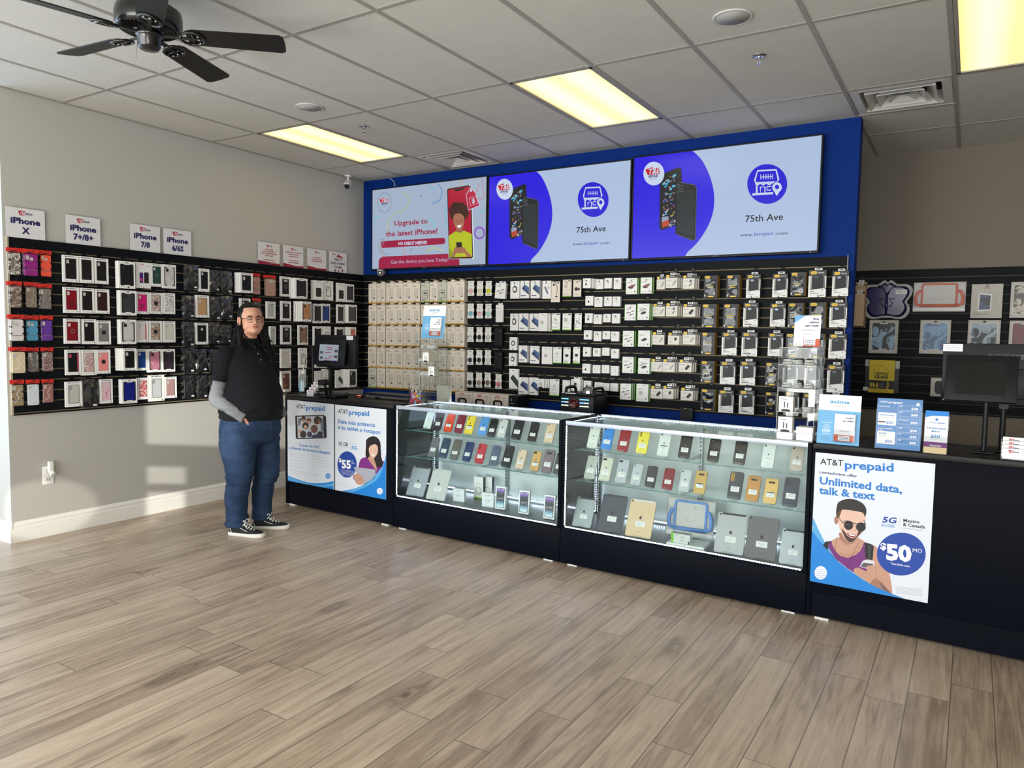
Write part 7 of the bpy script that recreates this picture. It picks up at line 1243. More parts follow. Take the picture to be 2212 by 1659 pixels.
def monitor(s, d, z0, w, h, lab, px, lb, brandx):
    t = thing('monitor', cf(s, d, z0), CANG, lab, 'monitor'); m = MB(); m.box(0, 0, 0, w, .035, h, SCR, .004, 2); m.box(w*.25, -.012, h*.1, w*.75, 0, h*.6, SCR, .004, 2); m.build('back_shell', t)
    m = MB(); m.box(w*.01, .035, h*.02, w*.99, .04, h*.98, BLACK); m.build('screen_face', t); m = MB(); m.frame((0, 0, 0)); m.text('SCEPTRE', w*brandx, h*.755, h*.075, mat((64, 68, 74), .4), w=w*.42, bold=.02); m.build('raised_lettering', t)
    m = MB(); m.box(lb*w, -.001, h*.86, (lb+.16)*w, 0, h*.985, PW); m.frame((0, -.001, 0)); [m.rect(lb*w+.01, h*(.95-.025*k), (lb+.15)*w-.005, h*(.955-.025*k), MG, 1) for k in range(3)]; m.build('paper_label', t)
    m = MB(); m.box(px-.02, .0, -.02, px+.02, .03, h*.4, BLACK); m.cyl((px, .015, ZTOP-z0+.011), (px, .015, 0), .014, BLACK); m.box(px-.09, -.06, ZTOP-z0, px+.09, .11, ZTOP-z0+.01, BLACK, .003, 2); m.build('stand', t)
a = unc(*ZM(575, 1050), .26); b = unc(*ZM(1160, 1050), .26); c = unc(*ZM(575, 572), .26)
monitor(a[0], .26, a[1], b[0]-a[0], c[1]-a[1], 'monitor seen from behind on the corner counter with white label', .16, .78, .45)
t = thing('screen_pole', cf(.072, .235, ZTOP), CANG, 'black clamp pole holding the customer screen on corner counter', 'screen stand')
m = MB(); m.cyl((0, 0, .008), (0, 0, .42), .011, BLACK); m.build('pole', t); m = MB(); m.box(-.04, -.04, 0, .04, .04, .008, BLACK, .002); m.build('base', t)
m = MB(); m.box(-.022, -.02, .33, .022, .02, .42, BLACK, .004, 2); m.cyl((0, 0, .385), (.03, 0, .385), .01, BLACK); m.build('clamp_arm', t)
m = MB(); m.tube(smoothp([(-.01, -.012, .36), (-.05, -.03, .31), (-.055, -.03, .26), (-.02, -.014, .23), (0, -.013, .3)], 5), .0025, BLACK); m.build('cable', t)
# long counter screens
a = unc(2037.9, 862.6, .2); b = unc(2190.5, 879.5, .2); c = unc(2046, 766, .2)
register(a[0], .2, a[1], b[0]-a[0]+.01, (c[1]-a[1])*1.06, 20, False, 'black tilted tablet enclosure with dark glass on the long counter')
a = unc(2045, 872, .33); c = unc(2051, 741, .33); monitor(a[0]-.03, .33, a[1]+.01, .55, c[1]-a[1]-.01, 'monitor seen from behind on the long counter with white label', .28, .0, .36)
a = unc(2115, 880, .24); t = thing('screen_pole', cf(a[0]+.03, .215, ZTOP), CANG, 'black stand under the tilted tablet enclosure on the long counter', 'screen stand'); m = MB(); m.cyl((0, 0, .008), (0, .02, a[1]-ZTOP+.03), .012, BLACK); m.build('pole', t); m = MB(); m.box(-.05, -.05, 0, .05, .05, .008, BLACK, .002); m.build('base', t)
# clutter on the corner counter
t = thing('barcode_scanner', cf(.40, .085, ZTOP), CANG+.3, 'black barcode scanner on its stand behind the card rack', 'barcode scanner'); m = MB(); m.box(-.04, -.05, 0, .04, .05, .018, BLACK, .006, 2); m.build('base', t); m = MB(); m.tube([(0, .02, .015), (0, .01, .07), (0, -.02, .12)], .012, BLACK, 8); m.build('neck', t); m = MB(); m.box(-.035, -.07, .105, .035, .03, .15, BLACK, .012, 3); m.build('scan_head', t)
t = thing('card_terminal', cf(.52, .12, ZTOP), CANG, 'black card payment terminal among the cables on the corner counter', 'card terminal'); m = MB(); m.box(-.04, -.08, 0, .04, .08, .03, BLACK, .008, 2); m.build('body', t); m = MB(); m.frame((0, -.06, .0302), (1, 0, 0), (0, 1, 0)); m.rect(-.03, .07, .03, .12, mat((60, 62, 66), .2)); [m.rrect(-.028+.02*i, .0+.016*j, -.014+.02*i, .01+.016*j, .002, GREY) for i in range(3) for j in range(4)]; m.build('keypad', t)
R = random.Random(9)
for k in range(2):
    P = [(.42+.25*q/9+R.uniform(-.03, .03), .235+.05*k+R.uniform(-.03, .03), ZTOP+.004+R.uniform(0, .03)*(0 < q < 9)) for q in range(10)]; m = MB(); m.tube([cf(*p) for p in smoothp(P, 5)], .0028, BLACK); tag(m.build('power_cable'), ['black cable looping over the corner counter near the terminal', 'black cable curled behind the card terminal on corner counter'][k], 'cable')
t = thing('flat_tray', cf(.62, .30, ZTOP), CANG, 'thin black raised tray on short feet across the corner counter', 'tray'); m = MB(); m.box(0, 0, .028, .62, .17, .04, BLACK, .003); m.build('tray_board', t)
for x, y in ((.04, .03), (.58, .03), (.04, .14), (.58, .14)): m = MB(); m.box(x-.012, y-.012, 0, x+.012, y+.012, .028, GREY); m.build('foot', t)
t = thing('keychain_light', cf(.56, .34, ZTOP), CANG, 'small glowing pink-red gadget on the corner counter beside the tray', 'gadget light'); m = MB(); m.box(-.05, -.015, 0, .03, .015, .016, BLACK, .004, 2); m.build('body', t); m = MB(); m.box(-.045, -.0165, .004, .02, -.0152, .013, mat((255, 120, 110), .4, 0, 1.2)); m.build('lamp', t)
# candy jar with lollipops
JS, JD = 1.352, .155; t = thing('candy_jar', cf(JS, JD, ZTOP), CANG, 'clear cylinder jar of lollipops on the glass case', 'candy jar')
m = MB(); G2 = glassmat('jar', (.95, .96, .96), .8, .03); m.lathe([(.058, 0), (.062, .003), (.062, .138), (.0605, .138), (.0605, .006), (0, .005)], G2, n=32); m.build('jar', t)
LC = [((206, 40, 50), 'red'), ((236, 196, 40), 'yellow'), ((110, 90, 180), 'purple'), ((150, 170, 220), 'pale blue'), ((170, 50, 90), 'raspberry'), ((120, 60, 110), 'plum'), ((214, 214, 230), 'white'), ((230, 120, 60), 'orange'), ((150, 190, 60), 'green')]
cnt = {}; k = 0; R = random.Random(4)
for zi in range(5):
    for q in range(6):
        a = q*pi/3+zi*.5; r0 = .038 if q else .0; c, n_ = LC[(R.randrange(3) if zi < 2 and q < 3 else R.randrange(9))]; x, y, z = r0*cos(a), r0*sin(a), .016+zi*.017
        t = thing('lollipop', cf(JS+x, JD+y, ZTOP+z), 0, n_+' lollipop in the clear candy jar', 'lollipop', 'lollipops in the candy jar, '+n_)
        m = MB(); m.ball((0, 0, 0), .0115, mat(c, .25), 10, 7); m.build('wrapped_candy', t)
        dx, dy = R.uniform(-.3, .3), R.uniform(-.3, .3); L_ = R.uniform(.05, .065) if zi < 3 else .06; e = Vector((dx, dy, 1)).normalized()*L_; lim = Vector((x+e.x, y+e.y)); 
        if lim.length > .055 and z+e.z < .14: e.x, e.y = -x*.4, -y*.4
        m = MB(); m.cyl((0, 0, .008), e, .0018, mat((236, 230, 220), .5), n=5); m.build('stick', t)
# ---------------------------------------------------------------- along the blue wall
t = thing('back_counter', (.9, -.47, 0), 0, 'low black back counter against the blue wall, hidden behind glass cases', 'counter'); m = MB(); m.box(0, .01, 0, 3.4, .44, .76, M_LAM); m.build('cabinet', t); m = MB(); m.box(-.005, 0, .7605, 3.405, .448, .785, M_CTOP, .002); m.build('worktop', t)
for k in range(3):
    x = 1.515+.198*k; t = thing('speaker_box', (x, -.36, .7855), 0, 'white carton with red mark and black handle, %s of three below the phone grips' % ORD[k], 'carton', 'white cartons with handles'); w, h = .194, .175
    m = MB(); m.box(0, 0, 0, w, .16, h, mat((226, 214, 204), .5), .002, 1); m.frame((0, 0, 0)); Rm = mat((176, 30, 50), .5)
    m.stroke(smoothp([(w*.32, h*.78), (w*.3, h*.88), (w*.38, h*.94), (w*.43, h*.87), (w*.43, h*.8), (w*.43, h*.88), (w*.5, h*.94), (w*.54, h*.87), (w*.53, h*.78)], 3), .006, Rm, 1); m.text('Diesel', w*.7, h*.84, h*.05, INKM, w=w*.2, bold=.02); m.rect(w*.7, h*.74, w*.9, h*.755, MG); m.rect(w*.72, h*.68, w*.88, h*.695, MG); m.build('carton', t)
    m = MB(); m.tube([(w*.25, -.006, h*.44), (w*.25, -.01, h*.63), (w*.3, -.012, h*.68), (w*.62, -.012, h*.68), (w*.67, -.01, h*.63), (w*.67, -.006, h*.44)], .008, BLACK, 8); m.build('carry_handle', t)
t = thing('speaker_box', (2.111, -.35, .7855), 0, 'black carton at the end of the three white cartons', 'carton'); m = MB(); m.box(0, 0, 0, .09, .2, .178, BLACK, .002, 1); m.frame((0, 0, 0)); m.text('6', .02, .13, .018, PW); m.rect(.015, .1, .05, .108, MG); m.build('carton', t)
t = thing('party_speaker', (2.69, -.455, .7855), 0, 'black party speaker with glowing side bars and mirrored dome', 'speaker'); X0 = .315; ZT_ = .222
m = MB(); m.box(0, 0, 0, X0, .30, ZT_, BLACK, .012, 3); m.box(.01, .03, ZT_, X0-.01, .28, ZT_+.018, BLACK, .006, 2); m.box(.03, .028, ZT_+.012, .13, .03, ZT_+.018, mat((220, 220, 216), .4)); m.build('cabinet', t)
for y in (.04,): pass
for xx in (.01, X0-.045):
    m = MB(); m.tube(smoothp([(xx+.017, .05, ZT_), (xx+.017, .055, ZT_+.045), (xx+.017, .08, ZT_+.06), (xx+.017, .2, ZT_+.06), (xx+.017, .225, ZT_+.045), (xx+.017, .24, ZT_)], 4), .013, BLACK, 8); m.build('handle', t)
m = MB(); m.lathe([(.058, 0), (.056, .02), (.047, .04), (.03, .054), (.012, .06), (0, .061)], mat((190, 190, 192), .12, 1), c=(.205, .13, ZT_+.018), n=12, smooth=False); m.build('mirror_dome', t)
m = MB(); X = Matrix.Translation((.133, 0, .156)) @ Matrix.Rotation(pi/2, 4, 'X'); RD = mat((84, 10, 16), .25, coat=.5); m.lathe([(.042, 0), (.042, .012), (.037, .016), (.034, .012), (.02, .006), (.008, .007), (0, .008)], RD, n=32, X=X); m.build('volume_dial', t)
for sx, x0, x1 in ((0, .012, .078), (1, .185, .268)):
    for k, cc in enumerate((((120, 200, 255), (110, 220, 255)), ((120, 190, 255), (190, 220, 255)), ((200, 215, 200), (230, 235, 200)))): m = MB(); m.box(x0, -.004, .188-.028*k, (x0+x1)/2, .001, .197-.028*k, mat(cc[0], .4, 0, 1.6)); m.box((x0+x1)/2, -.004, .188-.028*k, x1, .001, .197-.028*k, mat(cc[1], .4, 0, 1.6)); m.build('light_bar', t)
# security cameras
def seccam(loc, rz, lab, tilt, ceil_=True):
    t = thing('security_camera', loc, rz, lab, 'security camera'); m = MB(); m.cyl((0, 0, 0), (0, -.012, 0) if not ceil_ else (0, 0, -.012), .035, WHITE, n=20); m.build('mount_plate', t)
    m = MB(); m.tube([(0, -.012, 0), (0, -.04, 0), (0, -.06, -.005)] if not ceil_ else [(0, 0, -.012), (0, 0, -.05), (0, -.012, -.075)], .01, WHITE, 8); m.build('bracket', t)
    X = Matrix.Translation((0, -.09, -.012) if not ceil_ else (0, -.02, -.095)) @ Matrix.Rotation(tilt, 4, 'X'); m = MB(X); m.cyl((0, .05, 0), (0, -.06, 0), .031, WHITE, n=20); m.box(-.03, -.078, .024, .03, .05, .032, WHITE, .003, 2); m.build('housing', t)
    m = MB(X); m.cyl((0, -.06, 0), (0, -.063, 0), .029, BLACK, n=20); m.cyl((0, -.063, 0), (0, -.065, 0), .013, mat((70, 70, 74), .2), n=14); m.cyl((0, -.065, 0), (0, -.0665, 0), .008, GLS, n=12); m.build('lens', t)
seccam((.10, -.33, H-.007), radians(35), 'white bullet security camera hanging from the ceiling in the corner', radians(28)); seccam((.29, -.001, 2.148), radians(28), 'white bullet security camera on the blue wall below the television', radians(8), False)
m = MB(); m.tube(smoothp([(.37, -.002, 3.118), (.42, -.008, 3.09), (.445, -.01, 3.06), (.45, -.006, 3.02)], 5), .003, WHITE); tag(m.build('white_cable'), 'thin white cable coming down the blue wall above the first television', 'cable')
# ---------------------------------------------------------------- the man
def remesh(m, vox, name, parent, smooth=6, disp=None, mt=None, fac=.5):
    o = m.build('tmp'); md = o.modifiers.new('r', 'REMESH'); md.mode = 'VOXEL'; md.voxel_size = vox; md.use_smooth_shade = True
    s = o.modifiers.new('s', 'SMOOTH'); s.iterations = smooth; s.factor = fac
    me = bpy.data.meshes.new_from_object(o.evaluated_get(bpy.context.evaluated_depsgraph_get())); old = o.data; bpy.data.objects.remove(o); bpy.data.meshes.remove(old)
    if disp:
        N = [v.normal.copy() for v in me.vertices]
        for v, n in zip(me.vertices, N): v.co += n*disp(v.co)
    me.materials.clear(); me.materials.append(mt); me.polygons.foreach_set('use_smooth', [True]*len(me.polygons)); me.name = name
    for p in me.polygons: p.material_index = 0
    q = bpy.data.objects.new(name, me); C.objects.link(q); q.parent = parent; return q
def loft(m, S, mt, n=24, X=None):
    """S: (x, y, z, rx, ry[, angle]) rings"""
    V = []; F = []
    for s in S:
        x, y, z, rx, ry = s[:5]; a = s[5] if len(s) > 5 else 0
        for k in range(n): t = 2*pi*k/n; p, q = rx*cos(t), ry*sin(t); V.append((x+p*cos(a)-q*sin(a), y+p*sin(a)+q*cos(a), z))
    for i in range(len(S)-1):
        for k in range(n): F.append((i*n+k, i*n+(k+1) % n, (i+1)*n+(k+1) % n, (i+1)*n+k))
    F += [tuple(range(n))[::-1], tuple(range((len(S)-1)*n, len(S)*n))]; return m.add(V, F, mt, True, X)
def fabric(name, c1, c2, sc, r=.85, weave=0):
    M, b, N, L, nt = nodemat(name); tc = N('ShaderNodeTexCoord'); n = N('ShaderNodeTexNoise', Scale=sc, Detail=4, Roughness=.6); L(tc.outputs['Object'], n.inputs[0]); cr = ramp(N, [(.35, c1), (.65, c2)]); L(n.outputs[0], cr.inputs[0]); L(cr.outputs[0], b.inputs['Base Color']); b.inputs['Roughness'].default_value = r; b.inputs['Specular IOR Level'].default_value = .25
    n2 = N('ShaderNodeTexNoise', Scale=700, Detail=1); L(tc.outputs['Object'], n2.inputs[0]); bp = N('ShaderNodeBump', Strength=.25, Distance=.001); L(n2.outputs[0], bp.inputs['Height']); L(bp.outputs[0], b.inputs['Normal']); return M
M_SKIN, _b, _N, _L, _nt = nodemat('skin'); _b.inputs['Roughness'].default_value = .5; _tc = _N('ShaderNodeTexCoord'); _n = _N('ShaderNodeTexNoise', Scale=22, Detail=3); _L(_tc.outputs['Object'], _n.inputs[0]); _cr = ramp(_N, [(.35, (196, 140, 116)), (.65, (212, 160, 134))]); _L(_n.outputs[0], _cr.inputs[0]); _L(_cr.outputs[0], _b.inputs['Base Color']); _b.inputs['Subsurface Weight'].default_value = .08; _b.inputs['Subsurface Radius'].default_value = (.02, .008, .004)
M_JEAN = fabric('denim', (28, 44, 70), (42, 62, 92), 6); M_POLO = fabric('black_polo', (12, 14, 18), (17, 19, 24), 30); M_SLV = fabric('grey_jersey', (112, 114, 118), (122, 124, 128), 60); M_HAIR = mat((11, 10, 10), .45, spec=.25)
PM = thing('person', (1.06, -2.33, 0), 0, 'long-haired man in glasses, black polo over grey sleeves and jeans, hands in pockets', 'person')
def fold(co, amp, fx, fz, seed=0): return amp*(noise.noise(Vector((co.x*fx+seed, co.y*fx, co.z*fz)))+.5*noise.noise(Vector((co.x*fx*2.1, co.y*fx*2.1+seed, co.z*fz*2.1))))
HY = radians(-24); HC = Vector((.035, 0, 1.622)); PM.scale = (1, 1, .978); HX = Matrix.Translation(HC) @ Matrix.Rotation(HY, 4, 'Z') @ Matrix.Rotation(radians(2), 4, 'X') @ Matrix.Scale(1.0, 4)
KM = Matrix.Diagonal((.89, .86, 1, 1))
# body: head, neck, trunk under the clothes, arms to the hands, one surface
m = MB(); sk = M_SKIN
def hb(c, r, sc=(1, 1, 1), n=20, h=14): V = MB(); V.ball(c, r, sk, n, h, sc); m.add([tuple(v) for v in V.v], V.f, sk, True, HX)
hb((-.012, 0, .038), .1, (.98, .80, .88)); hb((.028, 0, -.018), .076, (.92, .93, 1.12)); hb((.042, 0, -.074), .05, (.95, 1.15, .74)); hb((.038, .036, -.046), .040, (1, .9, .98)); hb((.038, -.036, -.046), .040, (1, .9, .98)); hb((.02, 0, -.09), .055, (.9, 1.05, .5))
hb((.058, .036, -.026), .030, (.8, 1, .85)); hb((.058, -.036, -.026), .030, (.8, 1, .85)); hb((.055, 0, .026), .052, (.72, 1.12, .5)); hb((.078, 0, -.082), .02, (.9, 1.2, .8))
hb((.099, 0, .0), .011, (.9, .75, 1.9)); hb((.108, 0, -.021), .0135, (1.05, 1.0, .85)); hb((.100, .0125, -.024), .009, (1, .9, .8)); hb((.100, -.0125, -.024), .009, (1, .9, .8)); hb((.090, 0, -.051), .017, (.7, 1.5, .62))
for s in (1, -1):
    V = MB(); V.tube([(-.01+.020*cos(q)+.0, s*(.083+.006*sin(q/2)), -.008+.032*sin(q)) for q in [2*pi*i/12 for i in range(12)]], .0062, sk, 8, True); V.ball((-.008, s*.079, -.008), .018, sk, 10, 8, (1, .4, 1.5)); V.ball((.0, s*.082, -.034), .009, sk, 8, 6); m.add([tuple(v) for v in V.v], V.f, sk, True, HX)
loft(m, [(-.02, 0, 1.40, .075, .09), (-.01, 0, 1.45, .066, .072), (.0, 0, 1.50, .064, .066), (.008, 0, 1.56, .062, .062)], sk)
loft(m, [(0, 0, .95, .16, .17), (0, 0, 1.1, .17, .18), (-.02, 0, 1.3, .11, .17), (-.02, 0, 1.41, .07, .11)], sk)
ARM = {-1: [(-.025, -.215, 1.355), (-.055, -.285, 1.03), (.188, -.196, .905), (.125, -.112, .82)], 1: [(-.02, .215, 1.355), (-.05, .285, 1.03), (.17, .215, .905), (.11, .13, .82)]}
m0 = m; m = MB(KM)
for s, A in ARM.items():
    m.tube([A[0], A[1], A[2]], [.05, .036, .026], sk, 12)
    w_ = Vector(A[2]); e = (Vector(A[3])-w_); e.normalize(); side = Vector((0, s, 0)).cross(e).normalized(); V = MB(); V.ball((0, 0, 0), 1, sk, 12, 8); pc = w_+e*.045; up = side.cross(e)
    T = Matrix(((e.x*.052, side.x*.04, up.x*.017, pc.x), (e.y*.052, side.y*.04, up.y*.017, pc.y), (e.z*.052, side.z*.04, up.z*.017, pc.z), (0, 0, 0, 1))); m.add([tuple(v) for v in V.v], V.f, sk, True, T)
    for f in range(4): b_ = w_+e*.085+side*(.027-.018*f); L_ = (.06, .07, .066, .05)[f]; m.tube([b_, b_+e*L_*.5+up*.002, b_+e*L_*.95-up*.008], [.0088, .0082, .007], sk, 8)
    tb_ = w_+e*.03+side*.032; m.tube([tb_, tb_+e*.03+side*.018, tb_+e*.058+side*.022], [.011, .0095, .008], sk, 8)
m0.add([tuple(v) for v in m.v], m.f, sk); m = m0
body = remesh(m, .0042, 'body', PM, 5, mt=M_SKIN)
bv = BVHTree.FromPolygons([v.co for v in body.data.vertices], [p.vertices for p in body.data.polygons])
def hsnap(y, z, off=.0006):
    """point on the face at local (y, z) of the head"""
    o = HX @ Vector((.25, y, z)); d = (HX.to_3x3() @ Vector((-1, 0, 0))).normalized(); h = bv.ray_cast(o, d); return (h[0]-d*off) if h[0] else HX @ Vector((.1, y, z))
# brows, eyes, lips
for s in (1, -1):
    P = [hsnap(s*a, b, .0008) for a, b in ((.014, .022), (.022, .0275), (.032, .029), (.042, .026), (.050, .019))]; q = MB(); q.tube(P, [.0026, .0046, .0044, .0034, .0014], M_HAIR, 6); q.build('eyebrow', PM)
    c = hsnap(s*.030, .005, -.0098); e = MB(); e.ball(c, .0108, mat((226, 222, 216), .25), 14, 10); d = (HX.to_3x3() @ Vector((1, s*.02, -.02))).normalized(); 
    e.cyl(c+d*.0098, c+d*.0111, .0046, mat((40, 26, 20), .15), n=14); e.build('eye', PM)
    q = MB(); q.tube([hsnap(s*a, b, .0016) for a, b in ((.018, .003), (.023, .0075), (.030, .0090), (.037, .0075), (.043, .0035))], .0032, mat((120, 76, 62), .5), 6); q.tube([hsnap(s*a, b, .0008) for a, b in ((.019, .001), (.025, -.0015), (.031, -.002), (.037, -.0008), (.042, .002))], .0026, mat((176, 122, 102), .5), 6); q.build('eyelid', PM)
q = MB(); q.tube([hsnap(a, b, .0002) for a, b in ((-.029, -.043), (-.02, -.0475), (-.01, -.049), (0, -.0495), (.01, -.049), (.02, -.0475), (.029, -.043))], .0012, mat((96, 46, 42), .5), 6)
q.tube([hsnap(a, b, -.0004) for a, b in ((-.025, -.045), (-.012, -.0458), (0, -.0462), (.012, -.0458), (.025, -.045))], [.001, .0026, .0024, .0026, .001], mat((176, 106, 96), .45), 6); q.tube([hsnap(a, b, -.0004) for a, b in ((-.022, -.049), (-.01, -.0535), (0, -.0545), (.01, -.0535), (.022, -.049))], [.001, .003, .0036, .003, .001], mat((180, 108, 98), .45), 6); q.build('lips', PM)
q = MB(); 
for s in (1, -1): q.ball(hsnap(s*.0075, -.0295, -.0008), .0024, mat((92, 50, 42), .6), 8, 6)
q.build('nostrils', PM)
# glasses
q = MB(); G_ = mat((52, 26, 28), .3); 
def gp(y, z, x=.104): return HX @ Vector((x-abs(y)*.22, y, z))
for s in (1, -1):
    R_ = [(s*(.031+.0235*cos(a)*(1.0 if sin(a) < 0 else 1.03)), .0015+.0195*(sin(a) if sin(a) < .5 else .5+(sin(a)-.5)*.75)) for a in [2*pi*i/24 for i in range(24)]]
    q.tube([gp(*p) for p in R_], .0013, G_, 6, True); q.tube([gp(s*.054, .009), HX @ Vector((.085, s*.064, .012)), HX @ Vector((.03, s*.083, .012)), HX @ Vector((-.005, s*.088, .008)), HX @ Vector((-.02, s*.088, -.004))], .0014, G_, 6)
q.tube([gp(-.0085, .008), gp(0, .0105), gp(.0085, .008)], .0013, G_, 6); gl = q.build('glasses', PM)
for s in (1, -1): q = MB(); P = [gp(s*(.031+.0225*cos(a)), .0015+.0165*sin(a), .1035) for a in [2*pi*i/20 for i in range(20)]]; q.add(P, [tuple(range(20))], glassmat('lens', (.97, .97, .97), .5) if s == 1 else glassmat('lens', (.97, .97, .97), .5)); q.build('lens', gl)
# hair: swept back over the skull, long waves on both shoulders
m = MB(); V = MB(); V.ball((-.028, 0, .040), .104, M_HAIR, 22, 16, (.94, .86, .93)); V.ball((-.055, 0, -.03), .078, M_HAIR, 16, 12, (.8, 1.02, 1.1)); V.ball((.009, 0, .092), .056, M_HAIR, 16, 12, (1.0, 1.08, .5))
for s in (1, -1): V.ball((-.008, s*.066, .038), .036, M_HAIR, 12, 8, (.95, .5, 1.25)); V.ball((-.035, s*.07, -.05), .04, M_HAIR, 12, 8, (.8, .6, 1.6)); V.ball((-.045, s*.078, -.115), .036, M_HAIR, 12, 8, (.9, .7, 1.7))
m.add([tuple(v) for v in V.v], V.f, M_HAIR, True, HX); hair = remesh(m, .006, 'hair', PM, 4, lambda co: .0025*noise.noise(Vector((co.x*30, co.y*160, co.z*30))), M_HAIR)
R = random.Random(12); q = MB()
for s in (1, -1):
    for k in range(105):
        u = R.random(); p0 = HX @ Vector((-.055+.05*u, s*R.uniform(.058, .08), R.uniform(-.03, .03))); L_ = R.uniform(.20, .33) if s < 0 else R.uniform(.22, .38); ph = R.uniform(0, 6); am = R.uniform(.004, .011); sp = R.uniform(-.02, .05); P = []
        for i in range(24):
            f = i/23; P.append((p0.x+(.02+.07*f)*f*(1 if u > .3 else -.6)+am*sin(ph+f*15)*f**.5, p0.y+s*(.015+sp*.9*f)*min(1, f*3)+am*cos(ph+f*14)*f**.5, p0.z-L_*f))
        q.tube(P, [.0036*(1-.8*(i/23)**2)+.0004 for i in range(24)], M_HAIR, 4)
q.build('hair_waves', PM)
# undershirt sleeves
for s, A in ARM.items():
    m = MB(KM); a, b, c, d = [Vector(v) for v in A]; mid = a.lerp(b, .5); cuff = c+(d-c).normalized()*.012
    P = smoothp([tuple(mid), tuple(a.lerp(b, .8)), tuple(b+Vector((-.006, 0, 0))), tuple(b.lerp(c, .3)), tuple(b.lerp(c, .7)), tuple(cuff)], 6); n = len(P); m.tube(P, [.060-(.018)*i/(n-1)+(.003 if i > n-4 else 0) for i in range(n)], M_SLV, 18)
    remesh(m, .006, 'undershirt_sleeve', PM, 3, lambda co: fold(co, .006, 9, 34, s), M_SLV)
# polo shirt
m = MB(); S_ = [(.02, 0, .872, .234, .218), (.021, 0, .90, .238, .221), (.026, 0, .96, .241, .225), (.03, 0, 1.03, .236, .222), (.024, 0, 1.12, .218, .212), (.008, 0, 1.22, .186, .2), (-.006, 0, 1.30, .16, .196), (-.014, 0, 1.36, .136, .188), (-.016, 0, 1.405, .104, .148), (-.014, 0, 1.435, .08, .10), (-.006, 0, 1.462, .072, .072), (0, 0, 1.478, .068, .067)]
loft(m, S_, M_POLO, 32)
m.M = KM
for s, A in ARM.items(): a, b = Vector(A[0]), Vector(A[1]); m.ball(a+Vector((0, -s*.01, 0)), .077, M_POLO, 14, 10); m.tube([a+Vector((0, -s*.05, .015)), a, a.lerp(b, .3), a.lerp(b, .6)], [.07, .078, .076, .078], M_POLO, 18)
polo = remesh(m, .0065, 'polo_shirt', PM, 3, lambda co: fold(co, .010, 6, 9, 3)+.006*noise.noise(Vector((co.x*6+co.z*9, co.y*6-co.z*7, co.z*24)))+(.006*noise.noise(Vector((co.x*4, co.y*4, co.z*46))) if co.z < 1.0 else 0), M_POLO)
q = MB(KM); q.tube([(.075*cos(a)+.0, .078*sin(a), 1.482+.008*cos(a+pi)) for a in [2*pi*i/20 for i in range(20)]], .009, M_POLO, 8, True)
for s in (1, -1): q.add([(.072, s*.006, 1.468), (.055, s*.055, 1.482), (.098, s*.07, 1.43), (.118, s*.02, 1.42), (.078, s*.008, 1.462), (.06, s*.06, 1.476), (.1, s*.073, 1.424), (.121, s*.022, 1.414)], [(0, 1, 2, 3), (7, 6, 5, 4), (0, 4, 5, 1), (1, 5, 6, 2), (2, 6, 7, 3), (3, 7, 4, 0)], M_POLO)
q.build('collar', PM); pv = BVHTree.FromPolygons([v.co for v in polo.data.vertices], [p.vertices for p in polo.data.polygons])
def snapf(bvh, y, z, off=.001, x0=.6, dx=-1):
    h = bvh.ray_cast(Vector((x0, y, z)), Vector((dx, 0, 0))); return (h[0]-Vector((dx, 0, 0))*off) if h[0] else Vector((x0*.3, y, z))
q = MB(); [q.tube([snapf(pv, y, z) for z in (1.42, 1.38, 1.34, 1.30)], .0013, mat((28, 29, 34), .7), 5) for y in (-.013, .013)]; q.build('placket', PM)
for z in (1.415, 1.37, 1.325): q = MB(); q.ball(snapf(pv, 0, z), .0045, mat((176, 182, 190), .3), 10, 6, (.5, 1, 1)); q.build('button', PM)
q = MB(); c = snapf(pv, .09, 1.31, .0015); [q.tube([c+Vector((-.002*abs(k), .008*k, .006-.0)), c+Vector((-.004, .008*k+.004, -.004))], .0011, mat((120, 130, 150), .5), 5) for k in range(-2, 3)]; q.build('chest_embroidery', PM)
# jeans
m = MB(); loft(m, [(.02, 0, .945, .195, .19), (.02, 0, .88, .222, .208), (.014, 0, .80, .228, .216), (.006, 0, .73, .21, .212), (0, 0, .68, .15, .17)], M_JEAN, 32)
LEG = {-1: [(0.01, -.10, .74, .165, .118), (.01, -.104, .64, .152, .112), (.022, -.108, .54, .128, .102), (.036, -.112, .46, .108, .094), (.028, -.116, .40, .098, .088), (.004, -.118, .3, .09, .082), (-.002, -.118, .2, .084, .078), (.004, -.118, .11, .08, .073), (.008, -.118, .06, .086, .078)],
       1: [(0.01, .10, .74, .165, .118), (.022, .104, .64, .15, .112), (.044, .104, .54, .126, .1), (.066, .102, .46, .104, .092), (.054, .102, .40, .094, .086), (.018, .104, .3, .086, .08), (.006, .106, .2, .08, .076), (.004, .108, .11, .076, .07), (.006, .108, .07, .082, .074)]}
for s in LEG: loft(m, LEG[s], M_JEAN, 24)
jean = remesh(m, .0065, 'jeans', PM, 3, lambda co: fold(co, .008, 7, 10, 7)+.013*noise.noise(Vector((co.x*7+co.z*6, co.y*7, co.z*36)))*(max(0, 1-abs(co.z-.10)/.14)+max(0, 1-abs(co.z-.43)/.12)+.6*max(0, 1-abs(co.z-.72)/.1)+.12), M_JEAN)
jv = BVHTree.FromPolygons([v.co for v in jean.data.vertices], [p.vertices for p in jean.data.polygons]); ST = mat((64, 80, 108), .7); DK = mat((18, 30, 54), .8)
def snapd(p, n, off=.0012):
    d = Vector(n).normalized(); h = jv.ray_cast(Vector(p)+d*.4, -d); return (h[0]+d*off) if h[0] else Vector(p)
q = MB()
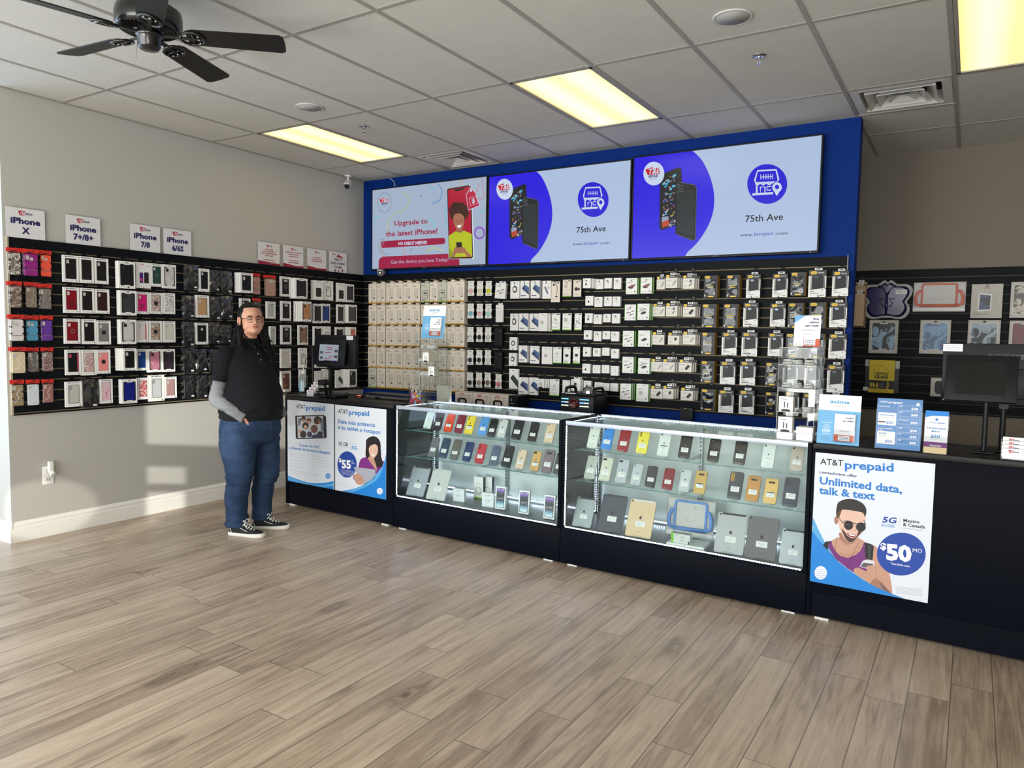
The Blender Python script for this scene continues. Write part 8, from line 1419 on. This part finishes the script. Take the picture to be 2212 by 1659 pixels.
for s in (1, -1): q.tube([snapd((0, 0, z), (cos(a), s*sin(a), 0)) for a, z in ((.5, .9), (.6, .862), (.82, .842), (1.15, .834), (1.45, .828))], .0022, ST, 5)
q.tube([snapd((0, .0, z), (1, 0, 0)) for z in (.9, .86, .82, .78)], .002, ST, 5); q.tube([snapd((0, .0, z), (1, .22*max(0, min(1, (z-.79)*20)), 0)) for z in (.9, .86, .82, .8, .785)], .0016, ST, 5)
q.tube([snapd((0, -.1, z), (-.05, -1, 0)) for z in [.88-.04*k for k in range(20)]], .0011, ST, 5); q.build('seam_stitching', PM)
q = MB(); P = [snapd((0, -.06, z), (-1, -a, 0), .002) for a, z in ((.75, .86), (1.5, .855), (1.35, .75), (1.05, .73), (.75, .75))]; q.tube(P+[P[0]], .0022, ST, 5); q.build('back_pocket', PM)
# shoes
def shoe(s, c, ang):
    X = Matrix.Translation(c) @ Matrix.Rotation(ang, 4, 'Z'); sh = thing('sneaker', (0, 0, 0)); sh.parent = PM; sh.name = 'sneaker'
    O_ = smoothp([(-.135, 0), (-.128, -.028), (-.09, -.036), (-.03, -.034), (.04, -.044), (.1, -.045), (.14, -.028), (.15, 0), (.14, .026), (.1, .042), (.04, .04), (-.03, .032), (-.09, .034), (-.128, .026)], 3, True); n = len(O_)
    m = MB(X); V = [(x*1.0, y*1.0, 0) for x, y in O_]+[(x*1.03, y*1.04, .012) for x, y in O_]+[(x*1.02, y*1.03, .027+.008*max(0, (x-.05)/.1)) for x, y in O_]
    m.add(V, [tuple(range(n))[::-1], tuple(range(2*n, 3*n))]+[(r*n+i, r*n+(i+1) % n, (r+1)*n+(i+1) % n, (r+1)*n+i) for r in (0, 1) for i in range(n)], mat((220, 218, 212), .5), True); m.build('rubber_sole', sh)
    m = MB(X); R_ = [(-.118, .0, .026, .010, .02)]; prof = [(-.128, .026, .0, .001), (-.125, .05, .024, .012), (-.105, .085, .03, .034), (-.075, .098, .032, .046), (-.04, .096, .033, .05), (-.01, .086, .034, .045), (.03, .07, .037, .036), (.07, .056, .038, .03), (.11, .046, .036, .022), (.138, .036, .022, .012), (.147, .028, .006, .002)]
    V = []; nn = 14
    for x, zt, hw, _ in prof:
        for k in range(nn): a = pi*k/(nn-1); V.append((x, -hw*cos(a)*(1 if sin(a) < .5 else 1), .024+(zt-.024)*max(0, sin(a))**.75))
    F = [(i*nn+k, i*nn+k+1, (i+1)*nn+k+1, (i+1)*nn+k) for i in range(len(prof)-1) for k in range(nn-1)]; m.add(V, F, mat((16, 17, 22), .8), True); m.build('canvas_upper', sh)
    m = MB(X); WL = mat((228, 228, 226), .6)
    for k in range(5): x = -.012+.019*k; z = .092-.0095*k; m.tube([(x, -.022, z-.008), (x+.006, 0, z+.004), (x+.012, .022, z-.008)], .0028, WL, 5); m.tube([(x, .022, z-.008), (x+.006, 0, z+.006), (x+.012, -.022, z-.008)], .0028, WL, 5)
    for s2 in (1, -1): m.tube(smoothp([(-.012, 0, .098), (-.01, s2*.02, .118), (.006, s2*.03, .124), (.012, s2*.016, .108), (-.008, 0, .1)], 4), .0024, WL, 5); m.tube([(-.012, 0, .098), (.02, s2*.03, .082), (.035, s2*.036, .066)], .0022, WL, 5)
    m.build('laces', sh); m = MB(X)
    for s2 in (1, -1): m.tube([(-.03, s2*.0325, .068), (.0, s2*.0345, .055), (.035, s2*.037, .047)], .0022, WL, 5); m.tube([(-.118, s2*.0255, .062), (-.108, s2*.029, .045), (-.1, s2*.0315, .028)], .0024, WL, 5)
    m.build('white_piping', sh)
shoe(-1, (.105, -.118, .001), radians(18)); shoe(1, (.08, .115, .001), radians(36))
